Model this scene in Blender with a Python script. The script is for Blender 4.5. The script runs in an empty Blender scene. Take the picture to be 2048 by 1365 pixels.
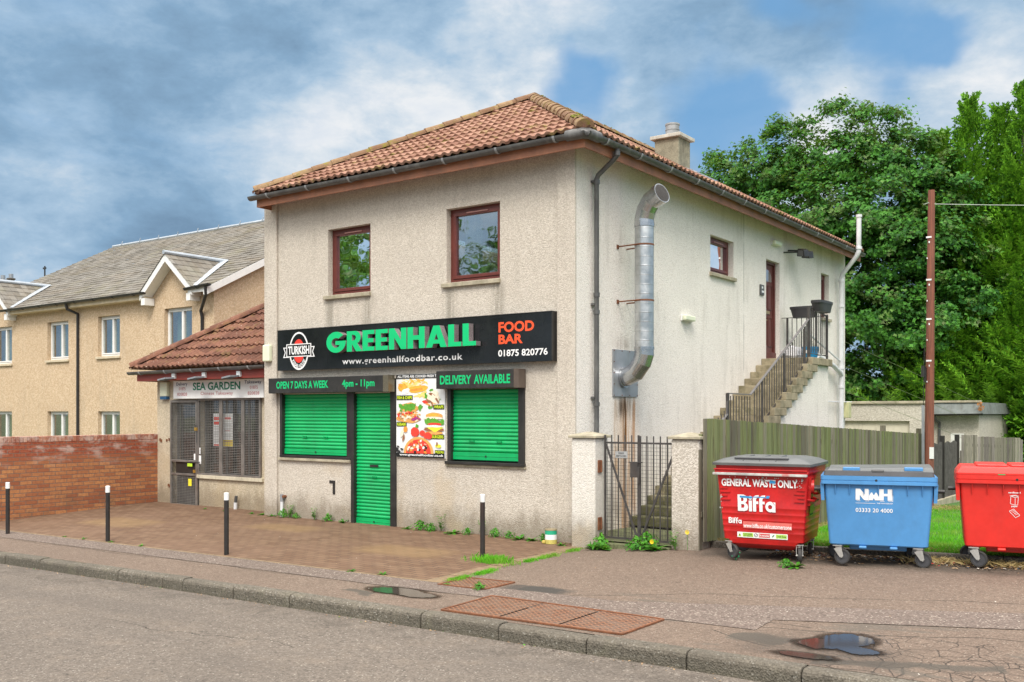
import bpy, math, random
from math import sin, cos, pi, radians, sqrt
from mathutils import Vector, Matrix
random.seed(7)
SC = bpy.context.scene
COL = SC.collection

# ---------------------------------------------------------------- camera
cam = bpy.data.cameras.new('camera')
cam.lens = 34.58; cam.sensor_width = 36.0; cam.shift_y = 0.0696; cam.shift_x = 0.0
cam.clip_end = 2000; cam.clip_start = 0.1
co = bpy.data.objects.new('camera', cam); COL.objects.link(co)
co.location = (7.401, -11.805, 1.853)
co.rotation_euler = (radians(90), 0, radians(35.825))
SC.camera = co

# ---------------------------------------------------------------- light, sky
SUN_EL, SUN_AZ = radians(50), radians(150)      # azimuth measured clockwise from +Y
sun = bpy.data.lights.new('sun', 'SUN'); sun.energy = 1.6; sun.angle = radians(20); sun.color = (1.0, .94, .85)
so = bpy.data.objects.new('sun', sun); COL.objects.link(so); so.location = (0, 0, 30)
sd = Vector((sin(SUN_AZ) * cos(SUN_EL), cos(SUN_AZ) * cos(SUN_EL), sin(SUN_EL)))
so.rotation_euler = (-sd).to_track_quat('-Z', 'Y').to_euler()

class NT:
    """small node-tree writer"""
    def __init__(s, nt): s.nt = nt; s.n = nt.nodes; s.l = nt.links
    def new(s, t, **k):
        nd = s.n.new(t)
        for a, b in k.items(): setattr(nd, a, b)
        return nd
    def put(s, sock, v):
        if isinstance(v, bpy.types.NodeSocket): s.l.new(v, sock)
        elif v is not None: sock.default_value = v
    def math(s, op, a, b=None, c=None, clamp=False):
        n = s.new('ShaderNodeMath', operation=op); n.use_clamp = clamp
        s.put(n.inputs[0], a)
        if b is not None: s.put(n.inputs[1], b)
        if c is not None: s.put(n.inputs[2], c)
        return n.outputs[0]
    def vmath(s, op, a, b=None):
        n = s.new('ShaderNodeVectorMath', operation=op); s.put(n.inputs[0], a)
        if b is not None: s.put(n.inputs[1], b)
        return n.outputs['Value'] if op in ('DOT_PRODUCT', 'LENGTH', 'DISTANCE') else n.outputs[0]
    def ss(s, v, a, b, lo=0.0, hi=1.0):
        n = s.new('ShaderNodeMapRange', interpolation_type='SMOOTHSTEP')
        s.put(n.inputs[0], v); n.inputs[1].default_value = a; n.inputs[2].default_value = b
        n.inputs[3].default_value = lo; n.inputs[4].default_value = hi
        return n.outputs[0]
    def mix(s, f, a, b, mode='MIX'):
        n = s.new('ShaderNodeMix', data_type='RGBA', blend_type=mode); n.clamp_factor = True
        s.put(n.inputs[0], f); s.put(n.inputs[6], c4(a)); s.put(n.inputs[7], c4(b))
        return n.outputs[2]
    def noise(s, vec, scale, detail=3.0, rough=.55, dist=0.0):
        n = s.new('ShaderNodeTexNoise'); s.put(n.inputs['Vector'], vec)
        n.inputs['Scale'].default_value = scale; n.inputs['Detail'].default_value = detail
        n.inputs['Roughness'].default_value = rough; n.inputs['Distortion'].default_value = dist
        return n.outputs[0]
    def voro(s, vec, scale, feature='F1', rnd=1.0):
        n = s.new('ShaderNodeTexVoronoi', feature=feature); s.put(n.inputs['Vector'], vec)
        n.inputs['Scale'].default_value = scale; n.inputs['Randomness'].default_value = rnd
        return n
    def mapping(s, vec, loc=(0, 0, 0), rot=(0, 0, 0), scale=(1, 1, 1)):
        n = s.new('ShaderNodeMapping'); s.put(n.inputs[0], vec)
        n.inputs[1].default_value = loc; n.inputs[2].default_value = rot; n.inputs[3].default_value = scale
        return n.outputs[0]
    def xyz(s, vec):
        n = s.new('ShaderNodeSeparateXYZ'); s.put(n.inputs[0], vec); return n.outputs
    def comb(s, x, y, z):
        n = s.new('ShaderNodeCombineXYZ')
        for i, v in enumerate((x, y, z)): s.put(n.inputs[i], v)
        return n.outputs[0]
    def bump(s, h, strength=.5, dist=.01, normal=None):
        n = s.new('ShaderNodeBump'); s.put(n.inputs['Height'], h)
        n.inputs['Strength'].default_value = strength; n.inputs['Distance'].default_value = dist
        if normal is not None: s.l.new(normal, n.inputs['Normal'])
        return n.outputs[0]
    def box(s, v, a, b, soft):
        return s.math('MULTIPLY', s.ss(v, a - soft, a + soft), s.ss(v, b - soft, b + soft, 1, 0))

def c4(c):
    if isinstance(c, (tuple, list)) and len(c) == 3: return (*c, 1.0)
    return c

world = bpy.data.worlds.new('World'); SC.world = world; world.use_nodes = True
W = NT(world.node_tree); W.n.clear()
tc = W.new('ShaderNodeTexCoord').outputs['Generated']
sky = W.new('ShaderNodeTexSky', sky_type='NISHITA'); sky.sun_disc = False
sky.sun_elevation = SUN_EL; sky.sun_rotation = SUN_AZ; sky.air_density = 1.2; sky.dust_density = .6; sky.ozone_density = 2.0
W.l.new(tc, sky.inputs[0])
skyb = W.vmath('SCALE', sky.outputs[0]); W.n[-1].inputs['Scale'].default_value = 0.10
wob = W.new('ShaderNodeTexNoise'); W.put(wob.inputs['Vector'], tc); wob.inputs['Scale'].default_value = 5.0; wob.inputs['Detail'].default_value = 5.0
off = W.vmath('SUBTRACT', wob.outputs[1], (.5, .5, .5))
offn = W.new('ShaderNodeVectorMath', operation='SCALE'); W.l.new(off, offn.inputs[0]); offn.inputs['Scale'].default_value = 0.22
wd = W.vmath('NORMALIZE', W.vmath('ADD', tc, offn.outputs[0]))
def blob(L):
    tot = None
    for x, y, z, r in L:
        d = W.vmath('DISTANCE', wd, Vector((x, y, z)).normalized())
        m = W.ss(d, r * 1.7, r * .1)
        tot = m if tot is None else W.math('ADD', tot, m)
    return W.math('MINIMUM', tot, 1.0)
white = blob([(-.58, .751, .316, .09), (-.666, .689, .287, .075), (-.164, .939, .303, .07), (-.869, .463, .173, .06), (-.735, .637, .233, .07), (-.325, .916, .235, .07)])
dark = blob([(-.837, .478, .266, .163), (-.771, .535, .344, .127), (-.848, .434, .304, .102), (-.789, .586, .183, .081), (-.295, .885, .36, .03), (-.861, .459, .22, .076)])
blue = blob([(-.265, .905, .332, .05), (-.407, .873, .269, .05), (-.507, .806, .307, .032), (-.336, .869, .364, .03), (-.375, .892, .252, .04), (-.212, .917, .338, .03)])
sz = W.xyz(tc)
lay = W.comb(sz[0], sz[1], W.math('MULTIPLY', sz[2], 2.0))
n1 = W.noise(lay, 4.2, 7, .56, .35)
n2 = W.noise(lay, 11.0, 6, .6, .2)
f = W.math('ADD', W.math('MULTIPLY', W.math('SUBTRACT', n1, .5), 1.3), .53)
n3 = W.noise(lay, 27.0, 5, .65, .3)
f = W.math('ADD', f, W.math('MULTIPLY', W.math('SUBTRACT', n2, .5), .95))
f = W.math('ADD', f, W.math('MULTIPLY', W.math('SUBTRACT', n3, .5), .38))
f = W.math('ADD', f, W.math('MULTIPLY', white, .34))
f = W.math('SUBTRACT', f, W.math('MULTIPLY', dark, .25), clamp=True)
cr = W.new('ShaderNodeValToRGB'); W.put(cr.inputs[0], f)
el = cr.color_ramp.elements
el[0].position = 0.0; el[0].color = (.19, .31, .455, 1)
el[1].position = 1.0; el[1].color = (.88, .90, .92, 1)
for p, c in ((.3, (.26, .42, .60)), (.55, (.40, .56, .73)), (.78, (.62, .72, .82))):
    e = el.new(p); e.color = (*c, 1)
bl = W.math('MULTIPLY', W.ss(W.math('ADD', blue, W.math('MULTIPLY', W.math('SUBTRACT', n1, .5), 2.2)), .0, .95), .9)
skyblue = W.mix(.75, skyb, (.18, .43, .76))
colr = W.mix(bl, cr.outputs[0], skyblue)
# overhead sky, out of frame, brightened like an overcast zenith to light the walls
up_ = W.ss(sz[2], .42, .80)
behind = W.math('MULTIPLY', W.math('MULTIPLY', W.ss(sz[1], .15, -.35), W.ss(sz[2], .16, .42)), .75)      # added brightness in the unseen sky behind the viewer, to light the walls
hi = W.math('MAXIMUM', up_, behind)
bright = W.new('ShaderNodeVectorMath', operation='SCALE'); bright.inputs[0].default_value = (1.0, .965, .93); W.l.new(W.math('ADD', .78, W.math('MULTIPLY', n1, 1.4)), bright.inputs['Scale'])
base_ = W.new('ShaderNodeVectorMath', operation='SCALE'); W.l.new(colr, base_.inputs[0]); base_.inputs['Scale'].default_value = .53
mxv = W.new('ShaderNodeMix', data_type='VECTOR'); W.l.new(hi, mxv.inputs[0]); W.l.new(base_.outputs[0], mxv.inputs[4]); W.l.new(bright.outputs[0], mxv.inputs[5])
low = W.ss(sz[2], -.02, .02, .5, 1.0)
bgv = W.new('ShaderNodeVectorMath', operation='SCALE'); W.l.new(mxv.outputs[1], bgv.inputs[0]); W.l.new(low, bgv.inputs['Scale'])
bg = W.new('ShaderNodeBackground'); W.l.new(bgv.outputs[0], bg.inputs[0]); bg.inputs[1].default_value = 1.0
ow = W.new('ShaderNodeOutputWorld'); W.l.new(bg.outputs[0], ow.inputs[0])
vs = SC.view_settings; vs.view_transform = 'Standard'; vs.look = 'None'; vs.exposure = 0.9; vs.gamma = 1.0

# ---------------------------------------------------------------- materials
MATS = {}
def material(name, build):
    if name in MATS: return MATS[name]
    m = bpy.data.materials.new(name); m.use_nodes = True; t = NT(m.node_tree)
    b = t.n['Principled BSDF']
    pos = t.new('ShaderNodeNewGeometry').outputs['Position']
    build(t, b, pos); MATS[name] = m; return m

def flat(name, col, rough=.6, metal=0.0, var=.12, vs_=6.0, bump=0.0, bs=80.0, spec=.5, dirt=0.0, dirtcol=(.09, .08, .06), coat=0.0, fine=0.06):
    def bld(t, b, p):
        n = t.noise(p, vs_, 4, .6); n2 = t.noise(p, vs_ * 9, 3, .6)
        lo = tuple(c * (1 - var) for c in col); hi = tuple(min(1, c * (1 + var)) for c in col)
        c = t.mix(t.ss(n, .3, .7), lo, hi)
        c = t.mix(fine, c, t.mix(t.ss(n2, .3, .7), tuple(k * .5 for k in col), tuple(min(1, k * 1.6) for k in col)))
        if dirt:
            dn = t.noise(t.mapping(p, scale=(1, 1, .35)), 4.5, 6, .7)
            c = t.mix(t.math('MULTIPLY', t.ss(dn, .48, .72), dirt), c, dirtcol)
        t.put(b.inputs['Base Color'], c)
        t.put(b.inputs['Roughness'], t.ss(n2, .2, .8, max(.02, rough * .85), min(1, rough * 1.15)))
        b.inputs['Metallic'].default_value = metal; b.inputs['Specular IOR Level'].default_value = spec
        b.inputs['Coat Weight'].default_value = coat; b.inputs['Coat Roughness'].default_value = .15
        if bump: t.put(b.inputs['Normal'], t.bump(t.noise(p, bs, 3), bump, .01))
    return material(name, bld)

def roughcast(name, base, dark_, light, stone=38.0, extra=None, bump=.75):
    """wet-dash render: small stones, faint blotches, grime; extra(t,p,colour) adds marks of its own"""
    def bld(t, b, p):
        v = t.voro(p, stone); v2 = t.voro(p, stone * 2.1)
        rnd = t.new('ShaderNodeSeparateColor'); t.l.new(v.outputs['Color'], rnd.inputs[0])
        c = t.mix(t.ss(rnd.outputs[0], .1, .9), dark_, light)
        c = t.mix(.6, c, base)
        c = t.mix(t.ss(v.outputs['Distance'], .5, .95, 0, .38), c, tuple(k * .45 for k in base))
        big = t.noise(p, .9, 5, .65); c = t.mix(t.ss(big, .3, .75, 0, .35), c, tuple(k * .78 for k in base))
        streak = t.math('ADD', t.math('MULTIPLY', t.noise(t.mapping(p, scale=(3.2, 3.2, .4)), 1.6, 4, .6), .55), t.math('MULTIPLY', t.noise(p, .8, 3, .5), .45))
        c = t.mix(t.ss(streak, .50, .68, 0, .24), c, (.29, .255, .20))
        if extra: c = extra(t, p, c)
        t.put(b.inputs['Base Color'], c); b.inputs['Roughness'].default_value = .93
        b.inputs['Specular IOR Level'].default_value = .2
        h = t.math('ADD', t.math('SUBTRACT', 1.0, v.outputs['Distance']), t.math('MULTIPLY', t.math('SUBTRACT', 1.0, v2.outputs['Distance']), .6))
        t.put(b.inputs['Normal'], t.bump(h, bump, .009))
    return material(name, bld)

# ---------------------------------------------------------------- mesh writer
class MB:
    def __init__(s): s.v = []; s.f = []; s.m = []; s.marks = []
    def add(s, vs, fs, mi=0):
        o = len(s.v); s.v += [tuple(v) for v in vs]
        for f in fs: s.f.append(tuple(i + o for i in f)); s.m.append(mi)
        return s
    def box(s, a, b, mi=0):
        x0, y0, z0 = a; x1, y1, z1 = b
        if x0 > x1: x0, x1 = x1, x0
        if y0 > y1: y0, y1 = y1, y0
        if z0 > z1: z0, z1 = z1, z0
        V = [(x0, y0, z0), (x1, y0, z0), (x1, y1, z0), (x0, y1, z0), (x0, y0, z1), (x1, y0, z1), (x1, y1, z1), (x0, y1, z1)]
        return s.add(V, [(0, 3, 2, 1), (4, 5, 6, 7), (0, 1, 5, 4), (1, 2, 6, 5), (2, 3, 7, 6), (3, 0, 4, 7)], mi)
    def hexa(s, bot, top, mi=0):
        return s.add(list(bot) + list(top), [(0, 3, 2, 1), (4, 5, 6, 7), (0, 1, 5, 4), (1, 2, 6, 5), (2, 3, 7, 6), (3, 0, 4, 7)], mi)
    def beam(s, p, q, w, h, mi=0, up=(0, 0, 1)):
        p = Vector(p); q = Vector(q); d = (q - p).normalized(); u = Vector(up)
        if abs(d.dot(u)) > .98: u = Vector((1, 0, 0))
        r = d.cross(u).normalized() * w / 2; u2 = r.cross(d).normalized() * h / 2
        return s.hexa([p - r - u2, p + r - u2, p + r + u2, p - r + u2], [q - r - u2, q + r - u2, q + r + u2, q - r + u2], mi)
    def tube(s, path, r, n=10, mi=0, cap=True):
        P = [Vector(p) for p in path]; R = r if isinstance(r, (list, tuple)) else [r] * len(P)
        rings = []; prev = None
        for i, p in enumerate(P):
            if i == 0: t = P[1] - p
            elif i == len(P) - 1: t = p - P[i - 1]
            else: t = (P[i + 1] - p).normalized() + (p - P[i - 1]).normalized()
            t.normalize()
            if prev is None:
                a = Vector((0, 0, 1)) if abs(t.z) < .9 else Vector((1, 0, 0))
                u = t.cross(a).normalized()
            else: u = (prev - t * prev.dot(t)).normalized()
            prev = u; w = t.cross(u)
            rings.append([p + (u * cos(2 * pi * k / n) + w * sin(2 * pi * k / n)) * R[i] for k in range(n)])
        V = [v for rg in rings for v in rg]; F = []
        for i in range(len(P) - 1):
            for k in range(n):
                k2 = (k + 1) % n; F.append((i * n + k, i * n + k2, (i + 1) * n + k2, (i + 1) * n + k))
        if cap: F.append(tuple(range(n - 1, -1, -1))); F.append(tuple(range((len(P) - 1) * n, len(P) * n)))
        return s.add(V, F, mi)
    def prism(s, pts, fn, d0, d1, mi=0):
        """2-D outline pts pushed from d0 to d1 through fn(a,b,d)"""
        n = len(pts); V = [fn(a, b, d0) for a, b in pts] + [fn(a, b, d1) for a, b in pts]
        F = [tuple(range(n)), tuple(range(2 * n - 1, n - 1, -1))] + [(i, i + n, (i + 1) % n + n, (i + 1) % n) for i in range(n)]
        return s.add(V, F, mi)
    def sheet(s, pts, fn, d, mi=0):
        return s.add([fn(a, b, d) for a, b in pts], [tuple(range(len(pts)))], mi)
    def build(s, name, mats, parent=None, smooth=False, bevel=0.0, label=None, cat=None, group=None, kind=None, pivot=True):
        if name == 'lettering' and len(s.marks) > 1:      # every phrase is a part of its own
            out = None
            for k_, (v0, f0) in enumerate(s.marks):
                v1, f1 = s.marks[k_ + 1] if k_ + 1 < len(s.marks) else (len(s.v), len(s.f)); q = MB()
                q.v = s.v[v0:v1]; q.f = [tuple(i - v0 for i in f_) for f_ in s.f[f0:f1]]; q.m = s.m[f0:f1]; o_ = q.build(name, mats, parent); out = out or o_
            return out
        me = bpy.data.meshes.new(name); V = s.v; loc = Vector((0, 0, 0))
        if parent is None and pivot and kind != 'structure':
            xs = [v[0] for v in V]; ys = [v[1] for v in V]; zs = [v[2] for v in V]
            loc = Vector(((min(xs) + max(xs)) / 2, (min(ys) + max(ys)) / 2, min(zs)))
            V = [(v[0] - loc.x, v[1] - loc.y, v[2] - loc.z) for v in V]
        me.from_pydata(V, [], s.f)
        if not isinstance(mats, (list, tuple)): mats = [mats]
        for m in mats: me.materials.append(m)
        if any(s.m): me.polygons.foreach_set('material_index', s.m)
        me.update()
        if smooth:
            me.polygons.foreach_set('use_smooth', [True] * len(me.polygons))
            try: me.set_sharp_from_angle(angle=radians(38))
            except Exception: pass
        return link(name, me, parent, loc, bevel, label, cat, group, kind)

def build_each(mb, name, mats, parent=None, **k):
    """every separate piece of the mesh becomes an object of its own"""
    par = list(range(len(mb.v)))
    def find(i):
        while par[i] != i: par[i] = par[par[i]]; i = par[i]
        return i
    for f_ in mb.f:
        for i in f_[1:]: par[find(i)] = find(f_[0])
    groups = {}
    for f_, m_ in zip(mb.f, mb.m): groups.setdefault(find(f_[0]), []).append((f_, m_))
    out = []
    for fs in groups.values():
        q = MB(); idx = {}
        for f_, m_ in fs:
            q.f.append(tuple(idx.setdefault(i, len(idx)) for i in f_)); q.m.append(m_)
        q.v = [mb.v[i] for i in idx]; out.append(q.build(name, mats, parent, **k))
    return out

def link(name, me, parent=None, loc=(0, 0, 0), bevel=0.0, label=None, cat=None, group=None, kind=None):
    o = bpy.data.objects.new(name, me); COL.objects.link(o); o.location = loc
    if parent is not None:
        o.parent = parent
        base = root(parent)
        if parent.get('_world'):
            o.matrix_parent_inverse = Matrix.Translation(-Vector(parent['_world'])); o['_world'] = (0.0, 0.0, 0.0)
    elif isinstance(me, bpy.types.Mesh): o['_world'] = tuple(loc)
    if bevel:
        md = o.modifiers.new('bevel', 'BEVEL'); md.width = bevel; md.segments = 2; md.limit_method = 'ANGLE'; md.angle_limit = radians(40)
    tag(o, label, cat, group, kind); return o
def root(o):
    while o.parent: o = o.parent
    return o
def tag(o, label=None, cat=None, group=None, kind=None):
    if label: o['label'] = label
    if cat: o['category'] = cat
    if group: o['group'] = group
    if kind: o['kind'] = kind
def thing(name, label, cat, loc=(0, 0, 0), group=None, world=True, rot=0.0):
    """Empty at a thing's base; world=True: its parts are written in scene coordinates"""
    o = bpy.data.objects.new(name, None); COL.objects.link(o); o.location = loc; o.rotation_euler = (0, 0, rot)
    o.empty_display_size = .3; tag(o, label, cat, group)
    if world: o['_world'] = tuple(float(c) for c in loc)
    return o
def kids(o): return [c for c in COL.objects if c.parent == o]
def dup(o, loc=None, rot=None, label=None, parent=None):
    c = o.copy(); COL.objects.link(c)
    if parent is not None: c.parent = parent
    if loc is not None: c.location = loc
    if rot is not None: c.rotation_euler = (0, 0, rot)
    if label: c['label'] = label
    for ch in kids(o):
        if ch is not c: dup(ch, parent=c)
    return c

def quick(name, V, F, mats, mi=None, **k):
    """large meshes of equal polygons"""
    me = bpy.data.meshes.new(name); me.from_pydata(V, [], F)
    for m in (mats if isinstance(mats, (list, tuple)) else [mats]): me.materials.append(m)
    if mi: me.polygons.foreach_set('material_index', mi)
    me.update(); return link(name, me, **k)

# ---- lettering: outline curves filled to meshes, fitted to a box and laid on a surface by fn(a, b, depth)
def _curve_mesh(cu):
    ob = bpy.data.objects.new('tmp', cu); COL.objects.link(ob)
    dg = bpy.context.evaluated_depsgraph_get(); dg.update()
    me = bpy.data.meshes.new_from_object(ob.evaluated_get(dg)); bpy.data.objects.remove(ob)
    V = [tuple(v.co) for v in me.vertices]; F = [tuple(p.vertices) for p in me.polygons]; N = [tuple(p.normal) for p in me.polygons]
    bpy.data.meshes.remove(me); return V, F, N
def letters(mb, text, x0, x1, z0, z1, fn, d0=0.0, d1=None, bold=.0, shear=0.0, space=1.0, mi=0, side=None, keep=False):
    cu = bpy.data.curves.new('t', 'FONT'); cu.body = text; cu.size = 1; cu.offset = bold; cu.shear = shear; cu.space_character = space
    cu.resolution_u = 3; cu.extrude = .5 if d1 is not None else 0.0
    V, F, N = _curve_mesh(cu); _fit(mb, V, F, N, x0, x1, z0, z1, fn, d0, d1, mi, side, keep)
def outline(mb, loops, x0, x1, z0, z1, fn, d0=0.0, d1=None, mi=0, side=None, keep=False, frame=None):
    cu = bpy.data.curves.new('t', 'CURVE'); cu.dimensions = '2D'; cu.fill_mode = 'BOTH'; cu.extrude = .5 if d1 is not None else 0.0
    for lp in loops:
        sp = cu.splines.new('POLY'); sp.points.add(len(lp) - 1); sp.use_cyclic_u = True
        for i, (a, b) in enumerate(lp): sp.points[i].co = (a, b, 0, 1)
    V, F, N = _curve_mesh(cu); _fit(mb, V, F, N, x0, x1, z0, z1, fn, d0, d1, mi, side, keep, frame)
def _fit(mb, V, F, N, x0, x1, z0, z1, fn, d0, d1, mi, side, keep, frame=None):
    if frame: ax, bx, az, bz = frame
    else: ax = min(v[0] for v in V); bx = max(v[0] for v in V); az = min(v[1] for v in V); bz = max(v[1] for v in V)
    sx = (x1 - x0) / (bx - ax); sz_ = (z1 - z0) / (bz - az)
    if keep: sx = sz_
    W_ = []
    for v in V:
        d = d0 if d1 is None else d0 + (d1 - d0) * (v[2] + .5)
        W_.append(fn(x0 + (v[0] - ax) * sx, z0 + (v[1] - az) * sz_, d))
    mb.marks.append((len(mb.v), len(mb.f)))
    o = len(mb.v); mb.v += [tuple(w) for w in W_]
    for f_, n_ in zip(F, N):
        mb.f.append(tuple(i + o for i in f_)); mb.m.append(side if (side is not None and abs(n_[2]) < .5) else mi)
def face_y(y0): return lambda a, b, d: (a, y0 - d, b)          # on a wall facing -Y
def face_x(x0): return lambda a, b, d: (x0 + d, a, b)          # on a wall facing +X
def circ(cx, cz, rx, rz=None, n=40, a0=0, a1=2 * pi):
    rz = rz or rx; return [(cx + rx * cos(a0 + (a1 - a0) * i / n), cz + rz * sin(a0 + (a1 - a0) * i / n)) for i in range(n if a1 - a0 > 6.28 else n + 1)]
# ---------------------------------------------------------------- ground heights
def lerp(x, P):
    if x <= P[0][0]: return P[0][1]
    for (a, b), (c, d) in zip(P, P[1:]):
        if x <= c: return b + (d - b) * (x - a) / (c - a)
    return P[-1][1]
def gw(x):
    if x <= 0: return 0.0
    if x < 2: t = x / 2; return .1 * t * t * (3 - 2 * t)
    return .1 + .027 * (min(x, 12) - 2)
def gk(x): return lerp(x, [(-30, -.3), (-10, -.19), (-6.6, -.145), (-2.7, -.092), (1, -.052), (4.9, -.014), (14, .04)])
def g(x, y):
    t = min(max(-y / 4.75, 0), 1); return gw(x) * (1 - t) + gk(x) * t
KY = -4.75
def lawn_z(x, y): return gw(x) + .075 - .037 * max(0, y - .2)

def grid(name, xs, ys, zf, m, **k):
    V = [(x, y, zf(x, y)) for y in ys for x in xs]; n = len(xs); F = []
    for j in range(len(ys) - 1):
        for i in range(n - 1): F.append((j * n + i, j * n + i + 1, (j + 1) * n + i + 1, (j + 1) * n + i))
    o = quick(name, V, F, m, kind='structure', **k)
    o.data.polygons.foreach_set('use_smooth', [True] * len(o.data.polygons)); return o
def fr(a, b, n): return [a + (b - a) * i / n for i in range(n + 1)]

# ---- surface materials of the ground
def asphalt(name, base, chip, chipamt, stone=55, warm=None, cracks=None, big=.35, patches=None, bump=.5):
    def bld(t, b, p):
        v = t.voro(p, stone); s = t.new('ShaderNodeSeparateColor'); t.l.new(v.outputs['Color'], s.inputs[0])
        c = t.mix(t.ss(s.outputs[1], .1, .9), tuple(k * .80 for k in base), tuple(k * 1.2 for k in base))
        sel = t.ss(s.outputs[0], 1 - chipamt, 1 - chipamt + .02)
        c = t.mix(t.math('MULTIPLY', sel, t.ss(v.outputs['Distance'], .62, .45)), c, chip)
        hole = t.ss(s.outputs[2], .90, .92)
        c = t.mix(t.math('MULTIPLY', hole, .6), c, tuple(k * .3 for k in base))
        n = t.noise(p, .55, 6, .65); c = t.mix(t.ss(n, .35, .7, 0, big), c, tuple(k * .62 for k in base))
        n = t.noise(t.mapping(p, loc=(9, 3, 0)), 2.3, 5, .7); c = t.mix(t.ss(n, .5, .75, 0, .3), c, tuple(k * 1.3 for k in (warm or base)))
        fine = t.noise(p, 22, 4, .75); c = t.mix(t.ss(fine, .35, .7, 0, .45), c, tuple(k * .5 for k in base))
        sp = t.noise(t.mapping(p, rot=(0, 0, .4), scale=(.6, 1.6, 1)), 15, 4, .7); c = t.mix(t.ss(sp, .60, .70, 0, .7), c, tuple(k * .3 for k in base))
        sp2 = t.noise(t.mapping(p, loc=(5, 5, 0)), 24, 3, .7); c = t.mix(t.ss(sp2, .63, .72, 0, .6), c, chip)
        h = t.math('ADD', t.noise(p, 60, 3), t.math('MULTIPLY', v.outputs['Distance'], .8))
        if cracks: c, h = cracks(t, p, c, h)
        t.put(b.inputs['Base Color'], c); b.inputs['Roughness'].default_value = .9; b.inputs['Specular IOR Level'].default_value = .25
        t.put(b.inputs['Normal'], t.bump(h, bump, .012))
    return material(name, bld)

def wiggle(t, p, amt=.25, sc=1.2):
    n = t.new('ShaderNodeTexNoise'); t.put(n.inputs['Vector'], p); n.inputs['Scale'].default_value = sc; n.inputs['Detail'].default_value = 6
    o = t.vmath('SUBTRACT', n.outputs[1], (.5, .5, .5)); s = t.new('ShaderNodeVectorMath', operation='SCALE'); t.l.new(o, s.inputs[0]); s.inputs['Scale'].default_value = amt
    return t.vmath('ADD', p, s.outputs[0])
def line_crack(t, p, c, a, b_, w=.012, dark_=(.03, .027, .022)):
    """one crack from a to b, wandering"""
    ax, ay = a; bx, by = b_; L = sqrt((bx - ax) ** 2 + (by - ay) ** 2); ux, uy = (bx - ax) / L, (by - ay) / L
    q = t.xyz(p)
    dx = t.math('SUBTRACT', q[0], ax); dy = t.math('SUBTRACT', q[1], ay)
    al = t.math('ADD', t.math('MULTIPLY', dx, ux), t.math('MULTIPLY', dy, uy))
    ac = t.math('ABSOLUTE', t.math('SUBTRACT', t.math('MULTIPLY', dy, ux), t.math('MULTIPLY', dx, uy)))
    m = t.math('MULTIPLY', t.ss(ac, w, w * .4), t.box(al, 0, L, .02))
    return t.mix(t.math('MULTIPLY', m, .85), c, dark_), m
def road_cracks(t, p, c, h):
    q = wiggle(t, p, .5, 1.5)
    c, m = line_crack(t, q, c, (-.9, -9.6), (1.2, -8.2), .03)
    c, m2 = line_crack(t, q, c, (4.2, -5.9), (3.3, -6.7), .012)
    c, m3 = line_crack(t, q, c, (.2, -9.0), (1.0, -9.2), .012)
    for a, b_ in (((-6, -6.2), (-3.2, -6.6)), ((-1.5, -6.4), (1.0, -6.1)), ((1.5, -7.4), (4.6, -6.9)), ((-4.5, -7.9), (-2.0, -7.4))): c, m3 = line_crack(t, q, c, a, b_, .009)
    tr_ = t.math('MULTIPLY', t.ss(t.noise(t.mapping(p, scale=(.25, 1.4, 1)), 1.0, 4, .6), .5, .62), .28); c = t.mix(tr_, c, (.105, .09, .078))
    z = t.xyz(p)
    gut = t.box(z[1], -5.35, -4.8, .12); n = t.noise(p, 3.5, 5, .7)
    c = t.mix(t.math('MULTIPLY', t.math('MULTIPLY', gut, t.ss(n, .4, .7)), .45), c, (.06, .05, .04))
    return c, h
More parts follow.
